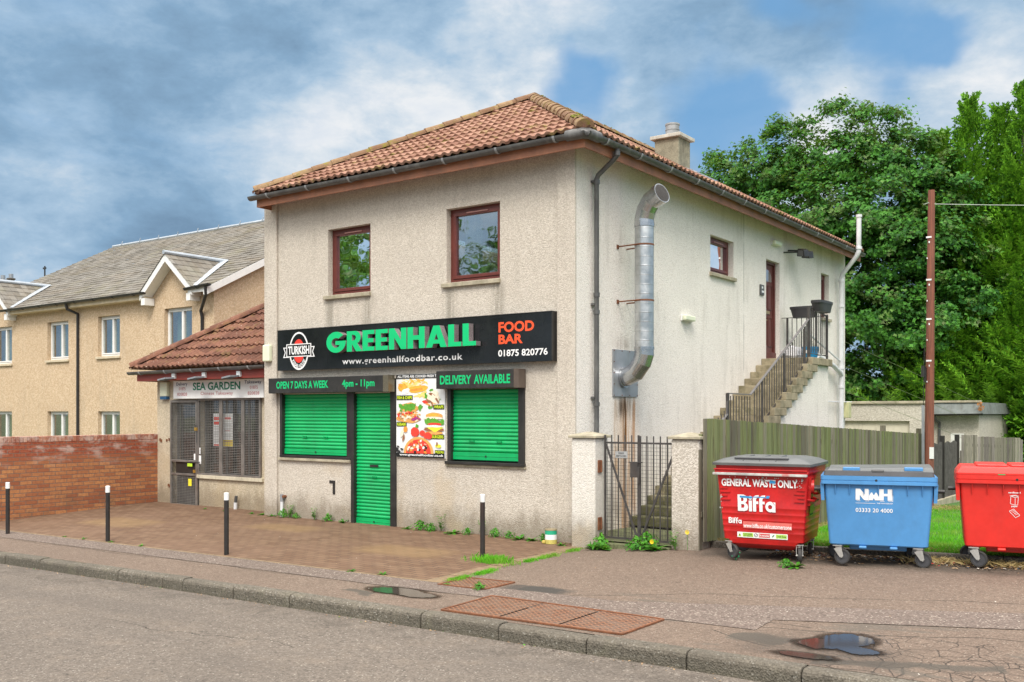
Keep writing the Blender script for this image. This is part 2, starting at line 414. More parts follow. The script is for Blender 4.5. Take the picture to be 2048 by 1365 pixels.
def pave_cracks(t, p, c, h):
    z = t.xyz(p)
    # relaid strip with pale chips
    q = wiggle(t, p, .22, 1.6)
    v = t.voro(q, 4.6, 'DISTANCE_TO_EDGE'); v2 = t.voro(q, 2.2, 'DISTANCE_TO_EDGE')
    brk = t.ss(t.noise(p, 3.0, 4, .6), .36, .52); line = t.math('MULTIPLY', brk, t.math('MAXIMUM', t.ss(v.outputs['Distance'], .026, .008), t.ss(v2.outputs['Distance'], .016, .005)))
    zone = t.math('MULTIPLY', t.ss(z[0], 4.75, 5.15), t.ss(t.math('ADD', z[1], t.math('MULTIPLY', t.noise(p, 1.5, 3), .5)), -3.15, -3.3))
    c = t.mix(t.math('MULTIPLY', t.math('MULTIPLY', line, zone), .85), c, (.035, .03, .025))
    h = t.math('SUBTRACT', h, t.math('MULTIPLY', t.math('MULTIPLY', line, zone), 1.5))
    q2 = wiggle(t, p, .3, .9)
    for a, b_ in (((-12, -3.95), (.8, -3.85)), ((-12, -3.55), (4.6, -3.55)), ((1.6, -3.66), (3.4, -2.6)), ((3.4, -2.6), (7, -1.6)), ((3.9, -2.9), (7, -2.2)), ((4.0, -3.8), (7.5, -2.9)), ((2.4, -3.45), (3.9, -3.2)), ((3.9, -2.9), (3.75, -3.3)), ((3.9, -4.0), (4.5, -4.3)), ((1.2, -4.65), (1.35, -3.8))):
        c, m = line_crack(t, q2, c, a, b_, .011)
    # worn gravelly patches
    q3 = wiggle(t, p, .42, 2.4)
    for a, b_, w in (((2.55, -3.50), (3.3, -3.52), .10), ((3.3, -3.52), (4.15, -3.62), .15), ((4.15, -4.02), (4.55, -4.12), .24), ((1.35, -3.28), (1.85, -3.2), .16), ((-.3, -4.25), (.2, -4.3), .10), ((4.9, -4.5), (6.2, -4.1), .12)):
        c, m = line_crack(t, q3, c, a, b_, w, (.085, .075, .062)); h = t.math('SUBTRACT', h, t.math('MULTIPLY', m, .6))
    worn = t.math('MULTIPLY', t.ss(t.noise(t.mapping(p, rot=(0, 0, -.35), scale=(.55, 1.7, 1)), 1.25, 5, .6), .53, .6), t.math('MULTIPLY', t.ss(z[0], 1.6, 2.4), t.ss(z[1], -2.9, -3.2)))
    c = t.mix(t.math('MULTIPLY', worn, .6), c, (.105, .095, .08))
    patch = t.math('MULTIPLY', t.box(z[0], 1.15, 1.95, .1), t.box(t.math('ADD', z[1], t.math('MULTIPLY', t.noise(p, 3, 3), .4)), -3.35, -2.95, .05))
    c = t.mix(t.math('MULTIPLY', patch, .75), c, (.05, .047, .043))
    wet = t.math('MULTIPLY', t.box(z[0], 4.25, 5.5, .2), t.box(t.math('ADD', z[1], t.math('MULTIPLY', t.noise(p, 2.5, 4), .7)), -4.15, -3.55, .15))
    c = t.mix(t.math('MULTIPLY', wet, .45), c, (.06, .05, .042))
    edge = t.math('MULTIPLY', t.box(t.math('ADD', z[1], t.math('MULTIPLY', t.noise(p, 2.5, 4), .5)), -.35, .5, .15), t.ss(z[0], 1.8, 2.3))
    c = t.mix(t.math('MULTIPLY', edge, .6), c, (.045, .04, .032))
    return c, h
M_ROAD = asphalt('road_asphalt', (.178, .150, .125), (.40, .36, .31), .06, 66, (.21, .165, .125), road_cracks, .22, bump=.55)
M_PAVE = asphalt('pavement_asphalt', (.195, .145, .112), (.38, .32, .26), .05, 80, (.205, .155, .115), pave_cracks, .25, bump=.4)
M_STRIP = asphalt('relaid_strip', (.18, .14, .118), (.42, .36, .30), .14, 60, None, None, .2, bump=.35)
M_KERB = asphalt('kerb_concrete', (.17, .15, .12), (.32, .3, .26), .08, 60, (.2, .19, .12), None, .6, bump=.7)
def blocks(t, b, p):
    br = t.new('ShaderNodeTexBrick'); t.put(br.inputs['Vector'], wiggle(t, p, .012, 2.0))
    br.inputs['Color1'].default_value = (.145, .085, .052, 1); br.inputs['Color2'].default_value = (.205, .13, .082, 1); br.inputs['Mortar'].default_value = (.06, .042, .033, 1)
    br.inputs['Scale'].default_value = 1; br.inputs['Brick Width'].default_value = .21; br.inputs['Row Height'].default_value = .105
    br.inputs['Mortar Size'].default_value = .006; br.inputs['Bias'].default_value = -.1
    z = t.xyz(p)
    n = t.noise(p, .8, 5, .65); c = t.mix(t.ss(n, .38, .7, 0, .4), br.outputs[0], (.20, .125, .085))
    for x0, x1, y0, y1 in ((-2.3, -.9, -2.2, -1.5), (-5.6, -4.3, -1.3, -.7), (-8.9, -7.4, -2.3, -1.5)):
        m = t.math('MULTIPLY', t.box(t.math('ADD', z[0], t.math('MULTIPLY', t.noise(p, 2, 3), .4)), x0 + .2, x1 + .2, .25), t.box(z[1], y0, y1, .15))
        c = t.mix(t.math('MULTIPLY', m, .4), c, (.28, .185, .085))
    st = t.noise(p, 5, 6, .75); c = t.mix(t.ss(st, .55, .75, 0, .5), c, (.09, .065, .05))
    t.put(b.inputs['Base Color'], c); b.inputs['Roughness'].default_value = .88; b.inputs['Specular IOR Level'].default_value = .25
    h = t.math('ADD', t.math('MULTIPLY', br.outputs[1], -1.0), t.math('MULTIPLY', t.noise(p, 40, 3), .35))
    t.put(b.inputs['Normal'], t.bump(h, .6, .012))
M_BLOCK = material('block_paving', blocks)
M_EDGE = flat('edging_blocks', (.215, .15, .085), .9, var=.25, vs_=9, bump=.5, bs=60, fine=.2, dirt=.5)
M_SOIL = flat('ground_soil', (.10, .12, .05), .95, var=.3, vs_=.6, bump=.5, bs=12)
M_LAWN = flat('lawn_turf', (.05, .13, .02), .95, var=.35, vs_=3, bump=.8, bs=40, fine=.3)

def ground_z(x, y):
    if y < KY: base = gk(x) - .16
    elif x > 1.9 and y > 0: base = lawn_z(x, y) - .1
    else: base = g(x, min(y, 0)) - .08 - (0 if y < 0 else .02 * y)
    if y > 30: base = min(base, -.9)
    return max(base, -1.2)
xs = [-900, -300, -120, -60] + fr(-36, 20, 56) + [40, 120, 300, 900]
ys = [-900, -200, -60, -30, -20, -14, -9, -6.5, -5.5, -4.76, -4.7, -4, -3, -2, -1, -.3, 0, .3, 1, 2, 4, 6, 9, 12, 15, 18, 22, 28, 34, 60, 150, 400, 1200]
grid('ground', xs, ys, ground_z, M_SOIL)
GX = fr(-40, 30, 140)
def road_z(x, y): return gk(x) - .105 + .012 * min(4, max(0, KY - y)) * .6
grid('road', GX, [-30, -22, -16, -13] + fr(-12, -4.9, 30), road_z, M_ROAD)
grid('pavement', fr(-40, 30, 200), fr(-4.63, -.9, 16), lambda x, y: g(x, y) - .004 if not (x < 0.1 and y > -3.4) else g(x, y) - .03, M_PAVE)
grid('driveway', fr(.12, 12, 60), [-.9, -.6, -.3, -.1, .0, .1, .2], lambda x, y: g(x, y) - .004, M_PAVE)
grid('relaid_strip', fr(-40, 4.2, 90), [-3.86, -3.7, -3.55, -3.4], lambda x, y: g(x, y) + .001, M_STRIP)
grid('relaid_strip', fr(2.1, 3.5, 6), [0, .25, .5, .75, 1], lambda x, y: 0, M_STRIP)
o = [q for q in COL.objects if q.name.startswith('relaid_strip')][-1]
for v in o.data.vertices:      # strip running off to the right between the joints
    i = v.index; a = (i % 7) / 6; b_ = (i // 7) / 4
    x = 1.7 + a * 6.2 + b_ * .35; y = (-3.70 + a * 2.05) + b_ * (-.42 + a * -.12); v.co = (x, y, g(x, y) + .0015)
grid('forecourt_paving', fr(-10.47, .12, 62), fr(-3.38, .1, 14) + [.3, .46], lambda x, y: g(x, y) + .004, M_BLOCK)
mb = MB()
y = -3.36; k = 0
while y < -.35:      # edging blocks on the open side of the forecourt
    L = .2; w = random.uniform(-.008, .008); zz = g(.2, y) + random.uniform(.004, .014)
    mb.hexa([(.12 + w, y, zz - .08), (.32 + w, y, zz - .08), (.32 + w, y + L - .012, zz - .08), (.12 + w, y + L - .012, zz - .08)], [(.12 + w, y, zz), (.32 + w, y, zz), (.32 + w, y + L - .012, zz + .002), (.12 + w, y + L - .012, zz)]); y += L
x = -10.47
while x < .1:
    zz = g(x, -3.4) + .005
    mb.hexa([(x, -3.42, zz - .06), (x + .9, -3.42, zz - .06), (x + .9, -3.37, zz - .06), (x, -3.37, zz - .06)], [(x, -3.42, zz), (x + .9, -3.42, g(x + .9, -3.4) + .005), (x + .9, -3.37, g(x + .9, -3.4) + .005), (x, -3.37, zz)]); x += .91
mb.build('paving_edging', M_EDGE, kind='structure', bevel=.006)
mb = MB(); x = -38.0
while x < 28:        # kerb stones
    L = .915 if random.random() > .12 else .38
    a, b_ = x + .006, x + L - .006; j = random.uniform(-.006, .006); dz = random.uniform(-.006, .006)
    za, zb = gk(a) + .004 + dz, gk(b_) + .004 + dz + random.uniform(-.004, .004); yo = KY + j
    prof = [(-.125, 0), (-.118, -.0)]
    pts = [(-.15, -.22), (-.15, -.045), (-.142, -.022), (-.122, -.006), (-.095, 0), (.0, .0), (.0, -.22)]
    V = [(a, yo + p_[0] + .12, za + p_[1]) for p_ in pts] + [(b_, yo + p_[0] + .12, zb + p_[1]) for p_ in pts]
    n = len(pts); mb.add(V, [tuple(range(n - 1, -1, -1)), tuple(range(n, 2 * n))] + [(i, (i + 1) % n, (i + 1) % n + n, i + n) for i in range(n)])
    x += L
mb.build('kerb', M_KERB, kind='structure', bevel=.008)
# lawn kerb and lawn
mb = MB(); x = 1.86
while x < 12:
    z0 = gw(x) + .075; z1 = gw(x + .9) + .075
    mb.hexa([(x, .08, z0 - .3), (x + .89, .08, z1 - .3), (x + .89, .2, z1 - .3), (x, .2, z0 - .3)], [(x, .085, z0), (x + .89, .085, z1), (x + .89, .2, z1), (x, .2, z0)]); x += .9
mb.build('lawn_kerb', M_KERB, kind='structure', bevel=.012)
grid('lawn', fr(2.0, 13, 22), fr(.2, 17, 34), lambda x, y: lawn_z(x, y) - .01, M_LAWN)
M_YARD = asphalt('yard_concrete', (.16, .17, .09), (.3, .3, .2), .05, 40, (.12, .2, .04), None, .5)
grid('yard', fr(0.0, 2.0, 6), fr(-.25, 12, 20), lambda x, y: .115 - .02 * max(y, 0), M_YARD)
# ---------------------------------------------------------------- materials of the buildings
def ex_front(t, p, c):
    z = t.xyz(p)
    n = t.noise(t.mapping(p, scale=(2.2, 2.2, 1.0)), 1.8, 6, .7)
    base = t.math('MULTIPLY', t.ss(t.math('ADD', z[2], t.math('MULTIPLY', n, -.75)), .12, -.28), .62)
    c = t.mix(base, c, (.17, .13, .085))
    st = t.noise(t.mapping(p, scale=(9, 9, .6)), 1.5, 4, .6)
    for x, z1 in ((-4.95, 3.8), (-4.05, 3.8), (-2.3, 3.8), (-1.38, 3.8)):
        m = t.math('MULTIPLY', t.math('MULTIPLY', t.box(z[0], x - .1, x + .1, .08), t.box(z[2], z1 - .95, z1, .1)), t.ss(st, .34, .58))
        c = t.mix(t.math('MULTIPLY', m, .6), c, (.21, .19, .15))
    y = t.noise(p, 1.1, 4, .6); c = t.mix(t.math('MULTIPLY', t.math('MULTIPLY', t.ss(y, .5, .7), t.ss(z[2], 1.3, .8)), .35), c, (.52, .40, .24))
    return c
def ex_side(t, p, c):
    z = t.xyz(p)
    st = t.noise(t.mapping(p, scale=(7, 7, .35)), 2.2, 5, .65)
    def col(y, w, top, s, colr, bottom=-1.0):
        m = t.math('MULTIPLY', t.box(z[1], y - w, y + w, w * .8), t.box(z[2], bottom, top, .12))
        return t.mix(t.math('MULTIPLY', t.math('MULTIPLY', m, t.ss(st, .3, .62)), s), c, colr)
    c = col(1.42, .30, 2.05, .55, (.50, .25, .07))
    c = col(1.66, .06, 2.05, .8, (.42, .17, .035), .3)
    c = col(1.40, .075, 2.05, .95, (.40, .17, .03))
    c = col(1.12, .05, 2.05, .7, (.42, .22, .06), .9)
    c = col(1.39, .035, 2.05, 1.0, (.07, .035, .015), .95)
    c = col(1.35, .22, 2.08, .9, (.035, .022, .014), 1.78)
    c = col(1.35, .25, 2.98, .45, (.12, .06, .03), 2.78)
    wet = t.noise(p, 1.6, 5, .7)
    m = t.math('MULTIPLY', t.ss(z[2], .9, .1), t.ss(wet, .42, .62)); c = t.mix(t.math('MULTIPLY', m, .5), c, (.16, .13, .085))
    # movement joint
    j = t.math('MULTIPLY', t.box(z[1], 6.0, 6.016, .005), t.ss(z[2], 2.6, 2.7))
    c = t.mix(t.math('MULTIPLY', j, t.ss(t.noise(t.mapping(p, scale=(1, 1, .3)), 2.5, 3), .42, .5)), c, (.10, .09, .07))
    j2 = t.box(z[1], 5.985, 6.001, .005); c = t.mix(t.math('MULTIPLY', j2, .8), c, (.75, .72, .66))
    return c
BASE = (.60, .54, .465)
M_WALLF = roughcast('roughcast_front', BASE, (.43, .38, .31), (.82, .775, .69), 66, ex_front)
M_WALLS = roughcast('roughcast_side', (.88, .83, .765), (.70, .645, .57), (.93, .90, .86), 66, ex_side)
M_PILLAR = roughcast('roughcast_pillar', (.60, .55, .47), (.26, .22, .18), (.80, .76, .70), 52, ex_front)
M_PILLARW = roughcast('roughcast_painted', (.74, .71, .65), (.58, .54, .47), (.86, .84, .79), 60, ex_front)
M_SEAG = roughcast('roughcast_annexe', (.58, .50, .37), (.36, .30, .2), (.76, .68, .54), 60, ex_front)
M_CREAM = roughcast('pebbledash_cream', (.57, .43, .285), (.40, .27, .16), (.75, .62, .46), 36, None, .4)
M_GREYDASH = roughcast('roughcast_garage', (.56, .52, .44), (.36, .33, .27), (.72, .69, .61), 36, ex_front)

def tiles(name, a, b_, moss, lich):
    def bld(t, b, p):
        v = t.voro(t.mapping(p, scale=(1, 1, 1)), 3.6); s = t.new('ShaderNodeSeparateColor'); t.l.new(v.outputs['Color'], s.inputs[0])
        c = t.mix(t.ss(s.outputs[0], .1, .9), a, b_)
        n = t.noise(p, 14, 5, .7); c = t.mix(t.ss(n, .4, .7, 0, .5), c, tuple(k * .6 for k in a))
        n = t.noise(p, 30, 3, .7); c = t.mix(t.ss(n, .64, .72, 0, lich), c, (.62, .55, .46))
        z = t.xyz(p)
        n = t.noise(p, 3.2, 6, .75); c = t.mix(t.ss(n, .52, .66, 0, moss), c, (.20, .17, .035))
        t.put(b.inputs['Base Color'], c); b.inputs['Roughness'].default_value = .88; b.inputs['Specular IOR Level'].default_value = .25
        t.put(b.inputs['Normal'], t.bump(t.noise(p, 70, 4), .45, .01))
    return material(name, bld)
M_TILE = tiles('clay_tile', (.235, .115, .078), (.37, .21, .15), .7, .5)
M_TILER = tiles('hip_tile', (.19, .105, .06), (.30, .20, .11), .95, .6)
M_TILEA = tiles('annexe_tile', (.13, .058, .04), (.215, .10, .066), .25, .8)
M_MOSS = flat('moss', (.17, .17, .025), .95, var=.45, vs_=12, bump=1, bs=60, fine=.4)
M_FASCIA = flat('fascia_wood', (.33, .135, .072), .55, var=.22, vs_=2.5, fine=.12, dirt=.3)
M_FASCR = flat('fascia_red', (.26, .04, .028), .5, var=.1, dirt=.2)
M_GUTTER = flat('gutter_grey', (.085, .085, .085), .42, var=.18, vs_=3, dirt=.35, dirtcol=(.3, .3, .28))
M_BLACKPVC = flat('black_plastic', (.022, .022, .024), .35, var=.2)
M_WHITEPVC = flat('grey_white_pipe', (.66, .67, .69), .4, var=.06, dirt=.3, dirtcol=(.35, .34, .3))
M_FRAME = flat('mahogany_frame', (.125, .028, .022), .35, var=.15, vs_=5)
M_DOORP = flat('door_brown', (.115, .032, .026), .45, var=.15)
M_SILL = flat('stone_sill', (.38, .34, .25), .9, var=.22, vs_=5, bump=.6, bs=50, dirt=.6, dirtcol=(.13, .13, .05))
M_WHITEF = flat('white_frame', (.78, .78, .76), .35, var=.04)
M_LEAD = flat('lead_flashing', (.42, .46, .50), .4, var=.12, vs_=4, metal=.35)
M_CURT = flat('curtain_white', (.62, .66, .60), .9, var=.06)
M_CURTG = flat('curtain_green', (.30, .42, .30), .9, var=.06)
M_BLACKM = flat('black_paint', (.022, .021, .02), .42, var=.3, vs_=4, dirt=.3, dirtcol=(.07, .06, .05))
M_SIGNB = flat('sign_black', (.012, .013, .014), .16, var=.3, vs_=2, dirt=.12, dirtcol=(.05, .055, .045))
M_GREENS = flat('shutter_green', (.0, .38, .11), .38, var=.12, vs_=1.2, dirt=.35, dirtcol=(.01, .22, .08), fine=.02)
M_GREENL = flat('letter_green', (.0, .50, .17), .4, var=.03, fine=.01)
M_CHROME = flat('letter_side', (.50, .42, .43), .28, metal=.55, var=.15, vs_=12)
M_WHITE = flat('white_vinyl', (.80, .81, .81), .5, var=.03, fine=.01)
M_RED = flat('red_vinyl', (.75, .035, .02), .5, var=.03, fine=.01)
M_ORANGE = flat('orange_vinyl', (.82, .085, .02), .5, var=.03, fine=.01)
M_GALV = flat('galvanised', (.47, .48, .49), .22, metal=.9, var=.16, vs_=5, fine=.12, dirt=.15, dirtcol=(.3, .24, .18))
M_GALVD = flat('galvanised_plate', (.36, .38, .41), .4, metal=.5, var=.1, vs_=3, dirt=.35, dirtcol=(.2, .17, .13))
M_RUST = flat('rust', (.17, .065, .028), .85, var=.4, vs_=14, fine=.35)
M_RAIL = flat('railing_metal', (.055, .05, .048), .5, var=.3, vs_=6, dirt=.25, dirtcol=(.1, .06, .04))
M_RAILG = flat('handrail_grey', (.16, .15, .15), .4, var=.2)
M_STEP = flat('stone_step', (.31, .265, .165), .92, var=.28, vs_=4, bump=.6, bs=50, dirt=.65, dirtcol=(.09, .085, .035), fine=.2)
M_BRICKCH = flat('chimney_render', (.25, .23, .165), .92, var=.3, vs_=5, bump=.9, bs=45, dirt=.5, fine=.25)
M_CONC = flat('cap_concrete', (.50, .48, .42), .9, var=.15, vs_=5, dirt=.4, bump=.4)
M_POT = flat('chimney_pot_clay', (.10, .085, .07), .8, var=.3)
M_LAMPW = flat('lamp_plastic', (.74, .78, .58), .4, var=.05)

def glass(name, amt, tint=(.75, .8, .78), rough=.015, fr_=.9):
    m = bpy.data.materials.new(name); m.use_nodes = True; t = NT(m.node_tree); t.n.clear()
    tr = t.new('ShaderNodeBsdfTransparent'); tr.inputs[0].default_value = (*tint, 1)
    gl = t.new('ShaderNodeBsdfGlossy'); gl.inputs[0].default_value = (.93, .95, .97, 1); gl.inputs['Roughness'].default_value = rough
    p = t.new('ShaderNodeNewGeometry').outputs['Position']
    t.put(gl.inputs['Normal'], t.bump(t.noise(p, 1.6, 2), .06, .05))
    lw = t.new('ShaderNodeLayerWeight'); lw.inputs[0].default_value = .3
    f_ = t.math('ADD', t.math('MULTIPLY', lw.outputs['Fresnel'], fr_), amt, clamp=True)
    mx = t.new('ShaderNodeMixShader'); t.put(mx.inputs[0], f_); t.l.new(tr.outputs[0], mx.inputs[1]); t.l.new(gl.outputs[0], mx.inputs[2])
    o = t.new('ShaderNodeOutputMaterial'); t.l.new(mx.outputs[0], o.inputs[0]); MATS[name] = m; return m
M_GLASS = glass('window_glass', .30)
M_GLASSD = glass('window_glass_dim', .12)
M_GLASSN = glass('window_glass_house', .03, fr_=.35)

# ---------------------------------------------------------------- generic builders
def wall_holes(mb, fn, a0, a1, z0, z1, holes, depth=.13, mi=0):
    """wall on plane fn(a, z, d) with recessed openings (a0,a1,z0,z1)"""
    A = sorted({a0, a1} | {h[0] for h in holes} | {h[1] for h in holes}); Z = sorted({z0, z1} | {h[2] for h in holes} | {h[3] for h in holes})
    for i in range(len(A) - 1):
        for j in range(len(Z) - 1):
            ca, cz = (A[i] + A[i + 1]) / 2, (Z[j] + Z[j + 1]) / 2
            if any(h[0] < ca < h[1] and h[2] < cz < h[3] for h in holes): continue
            mb.add([fn(A[i], Z[j], 0), fn(A[i + 1], Z[j], 0), fn(A[i + 1], Z[j + 1], 0), fn(A[i], Z[j + 1], 0)], [(0, 1, 2, 3)], mi)
    for b0, b1, y0, y1 in holes:
        P = [(b0, y0), (b1, y0), (b1, y1), (b0, y1)]
        for k in range(4):
            (a, z), (a2, z2) = P[k], P[(k + 1) % 4]
            mb.add([fn(a, z, 0), fn(a2, z2, 0), fn(a2, z2, -depth), fn(a, z, -depth)], [(0, 1, 2, 3)], mi)

def bx(mb, fn, a0, a1, z0, z1, d0, d1, mi=0):
    P = [fn(a0, z0, d0), fn(a1, z0, d0), fn(a1, z0, d1), fn(a0, z0, d1)]; Q = [fn(a0, z1, d0), fn(a1, z1, d0), fn(a1, z1, d1), fn(a0, z1, d1)]
    mb.hexa(P, Q, mi)

def slope_tiles(mb, eave, avec, up, La, Ls, inside, pa=.3, ps=.33, amp=.035, step=.03, mi=0, roll=.5, seg=8):
    E = Vector(eave); A = Vector(avec).normalized(); U = Vector(up).normalized(); N = A.cross(U).normalized()
    if N.z < 0: N = -N
    na = int(La / pa) * seg; ns = int(Ls / ps) + 1
    def h(a):
        x = (a / pa) % 1.0
        return amp * (max(0, sin(pi * min(1, x / roll))) ** .8 if x < roll else -.12 * sin(pi * (x - roll) / (1 - roll)))
    prev = None
    for j in range(ns):
        s0, s1 = j * ps, (j + 1) * ps + .012
        jit = [random.uniform(-.004, .004) for _ in range(na // seg + 2)]
        idx = []
        for (s, lift) in ((s0, -.005), (s0, step), (s1, 0.0)):
            row = []
            for i in range(na + 1):
                a = La * i / na; q = E + A * a + U * (s + (jit[i // seg] if lift == step else 0)) + N * (lift + h(a)); row.append(len(mb.v)); mb.v.append(tuple(q))
            idx.append(row)
        for r in (0, 1):
            for i in range(na):
                a = La * (i + .5) / na; s = s0 if r == 0 else (s0 + s1) / 2
                if not inside(a, s): continue
                mb.f.append((idx[r][i], idx[r][i + 1], idx[r + 1][i + 1], idx[r + 1][i])); mb.m.append(mi)

def hip_tiles(mb, p, q, r=.11, L=.38, mi=0, n=9, bed=1):
    p, q = Vector(p), Vector(q); d = q - p; D = d.length; d.normalize(); k = int(D / L); s = Vector((0, 0, 1)); side = d.cross(s).normalized(); nn = side.cross(d).normalized()
    for i in range(k):
        a = p + d * (i * D / k); b_ = p + d * ((i + 1) * D / k + .03); r0, r1 = r * 1.1 + random.uniform(-.004, .004), r * .95
        V = []
        for (c_, rr) in ((a, r0), (b_, r1)):
            for m in range(n + 1):
                th = pi * m / n; V.append(c_ + side * cos(th) * rr + nn * (sin(th) * rr * .85 - .02))
            V.append(c_ - nn * .03)
        w = n + 2; F = [(m, m + 1, m + 1 + w, m + w) for m in range(n)] + [tuple(range(w - 1, -1, -1)), tuple(range(w, 2 * w))]
        mb.add(V, F, mi)

def gutter(parent, p, q, r=.065, mat=None, name='gutter', brk=.95, n=10, bracket=True):
    mb = MB(); p, q = Vector(p), Vector(q); d = (q - p).normalized(); side = d.cross(Vector((0, 0, 1))).normalized()
    V = []
    for c_ in (p, q):
        for rr in (r, r * .88):
            for m in range(n + 1):
                th = pi + pi * m / n; V.append(c_ + side * cos(th) * rr + Vector((0, 0, sin(th) * rr)))
    w = n + 1; F = [(m, m + 1, m + 1 + 2 * w, m + 2 * w) for m in range(n)] + [(m + w, m + 3 * w, m + 1 + 3 * w, m + 1 + w) for m in range(n)]
    F += [(0, 2 * w, 3 * w, w), (n, w + n, 3 * w + n, 2 * w + n)]
    F += [tuple(list(range(0, w)) + list(range(2 * w - 1, w - 1, -1))), tuple(list(range(2 * w, 3 * w)) + list(range(4 * w - 1, 3 * w - 1, -1)))]
    mb.add(V, F)
    for e in (p, q):   # stop ends
        mb.add([e + side * cos(pi + pi * m / n) * r + Vector((0, 0, sin(pi + pi * m / n) * r)) for m in range(n + 1)], [tuple(range(n + 1))])
    go = mb.build(name, mat or M_GUTTER, parent, smooth=True)
    if bracket:
        L = (q - p).length; k = max(1, int(L / brk))
        for i in range(k):
            c_ = p + d * (L * (i + .5) / k); b_ = MB(); V = []
            for sgn in (-.017, .017):
                for rr in (r * 1.02, r * 1.16):
                    for m in range(n + 1):
                        th = pi + pi * m / n; V.append(c_ + d * sgn + side * cos(th) * rr + Vector((0, 0, sin(th) * rr)))
            F = [(m + w, m + 1 + w, m + 1 + 3 * w, m + 3 * w) for m in range(n)] + [(m, m + w, m + 1 + w, m + 1) for m in range(n)] + [(m + 2 * w, m + 1 + 2 * w, m + 1 + 3 * w, m + 3 * w) for m in range(n)]
            b_.add(V, F); b_.build('bracket', M_BRK if mat is None else mat, go)
    return go
M_BRK = flat('gutter_bracket', (.26, .27, .28), .4, var=.1)

def curtain(fn, a0, a1, z0, z1, d, mat, parent, amp=.03, waves=5):
    mb = MB(); n = 40; V = []
    for z in (z0, z1):
        for i in range(n + 1):
            V.append(fn(a0 + (a1 - a0) * i / n, z, d + amp * sin(2 * pi * waves * i / n + (.6 if z == z0 else 0)) * (1 if z == z0 else .7)))
    mb.add(V, [(i, i + 1, i + n + 2, i + n + 1) for i in range(n)]); return mb.build('curtain', mat, parent, smooth=True)

def casement(parent, fn, a0, a1, z0, z1, d=-.12, fw=.06, sash=.05, vent=True, mat=None, gl=None, mull=None, sill=None, curt=None, cm=None):
    """window set into a reveal: frame, sash, pane; mull = position of a mullion"""
    mat = mat or M_FRAME; mb = MB()
    def ring(a, b_, c_, e, w, q0, q1):
        bx(mb, fn, a, b_, c_, c_ + w, q0, q1); bx(mb, fn, a, b_, e - w, e, q0, q1); bx(mb, fn, a, a + w, c_ + w, e - w, q0, q1); bx(mb, fn, b_ - w, b_, c_ + w, e - w, q0, q1)
    ring(a0 + .002, a1 - .002, z0, z1 - .002, fw, d - .05, d + .015)
    parts = [(a0 + fw, a1 - fw)] if mull is None else [(a0 + fw, mull), (mull, a1 - fw)]
    for i, (a, b_) in enumerate(parts):
        ring(a + .003, b_ - .003, z0 + fw + .003, z1 - fw - .003, sash, d - .04, d + .03 + i * .004)
    win = mb.build('window', mat, parent, bevel=.004)
    for a, b_ in parts:
        g_ = MB(); bx(g_, fn, a + sash - .01, b_ - sash + .01, z0 + fw + sash - .01, z1 - fw - sash + .01, d - .018, d - .01); g_.build('pane', gl or M_GLASS, win)
    if vent:
        v = MB(); w = (a1 - a0); bx(v, fn, a0 + w * .32, a0 + w * .72, z1 - fw - .032, z1 - fw - .01, d + .031, d + .045); v.build('trickle_vent', flat('vent_pink', (.30, .14, .12), .4), win, bevel=.003)
    if curt: 
        for ca, cb in curt: curtain(fn, ca, cb, z0 + .05, z1 - .05, d - .22, cm or M_CURT, win, waves=max(2, int((cb - ca) * 14)))
    if sill:
        s = MB(); s.hexa([fn(sill[0], z0 - .075, -.02), fn(sill[1], z0 - .075, -.02), fn(sill[1], z0 - .075, .055), fn(sill[0], z0 - .075, .055)],
                         [fn(sill[0], z0 + .004, d + .016), fn(sill[1], z0 + .004, d + .016), fn(sill[1], z0 - .012, .055), fn(sill[0], z0 - .012, .055)]); s.build('sill', sill[2] if len(sill) > 2 else M_SILL, win, bevel=.006)
    return win

# ---------------------------------------------------------------- the two-storey corner building
FY = face_y(0.0); FX = face_x(0.0)
BL = thing('corner_building', 'two storey cream roughcast building with hipped red tile roof and green shop shutters', 'building', (-3.3, 6, 0))
mb = MB()
holesF = [(-5.004, -4.003, 3.852, 4.976), (-2.377, -1.342, 3.862, 5.01), (-6.2, -4.47, 1.10, 2.17), (-4.40, -3.50, -.2, 2.17), (-2.34, -.92, 1.10, 2.21)]
holesS = [(4.49, 5.52, 4.366, 5.03), (7.135, 7.876, 2.93, 4.925), (10.466, 11.03, 4.02, 5.03)]
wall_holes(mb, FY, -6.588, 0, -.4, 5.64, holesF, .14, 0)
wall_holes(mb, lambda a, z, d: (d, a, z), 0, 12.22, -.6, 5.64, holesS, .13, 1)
mb.add([(-6.588, 0, -.4), (-6.588, 12.22, -.4), (-6.588, 12.22, 5.64), (-6.588, 0, 5.64)], [(0, 1, 2, 3)], 0)
mb.add([(-6.588, 12.22, -.6), (0, 12.22, -.6), (0, 12.22, 5.64), (-6.588, 12.22, 5.64)], [(0, 1, 2, 3)], 0)
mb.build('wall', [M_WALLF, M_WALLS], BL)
mb = MB()
mb.box((-6.60, -.045, -.3), (-6.27, -.001, 5.64)); mb.box((-.30, -.045, -.3), (0.004, -.001, 5.64)); build_each(mb, 'pilaster', M_WALLF, BL, bevel=.012)
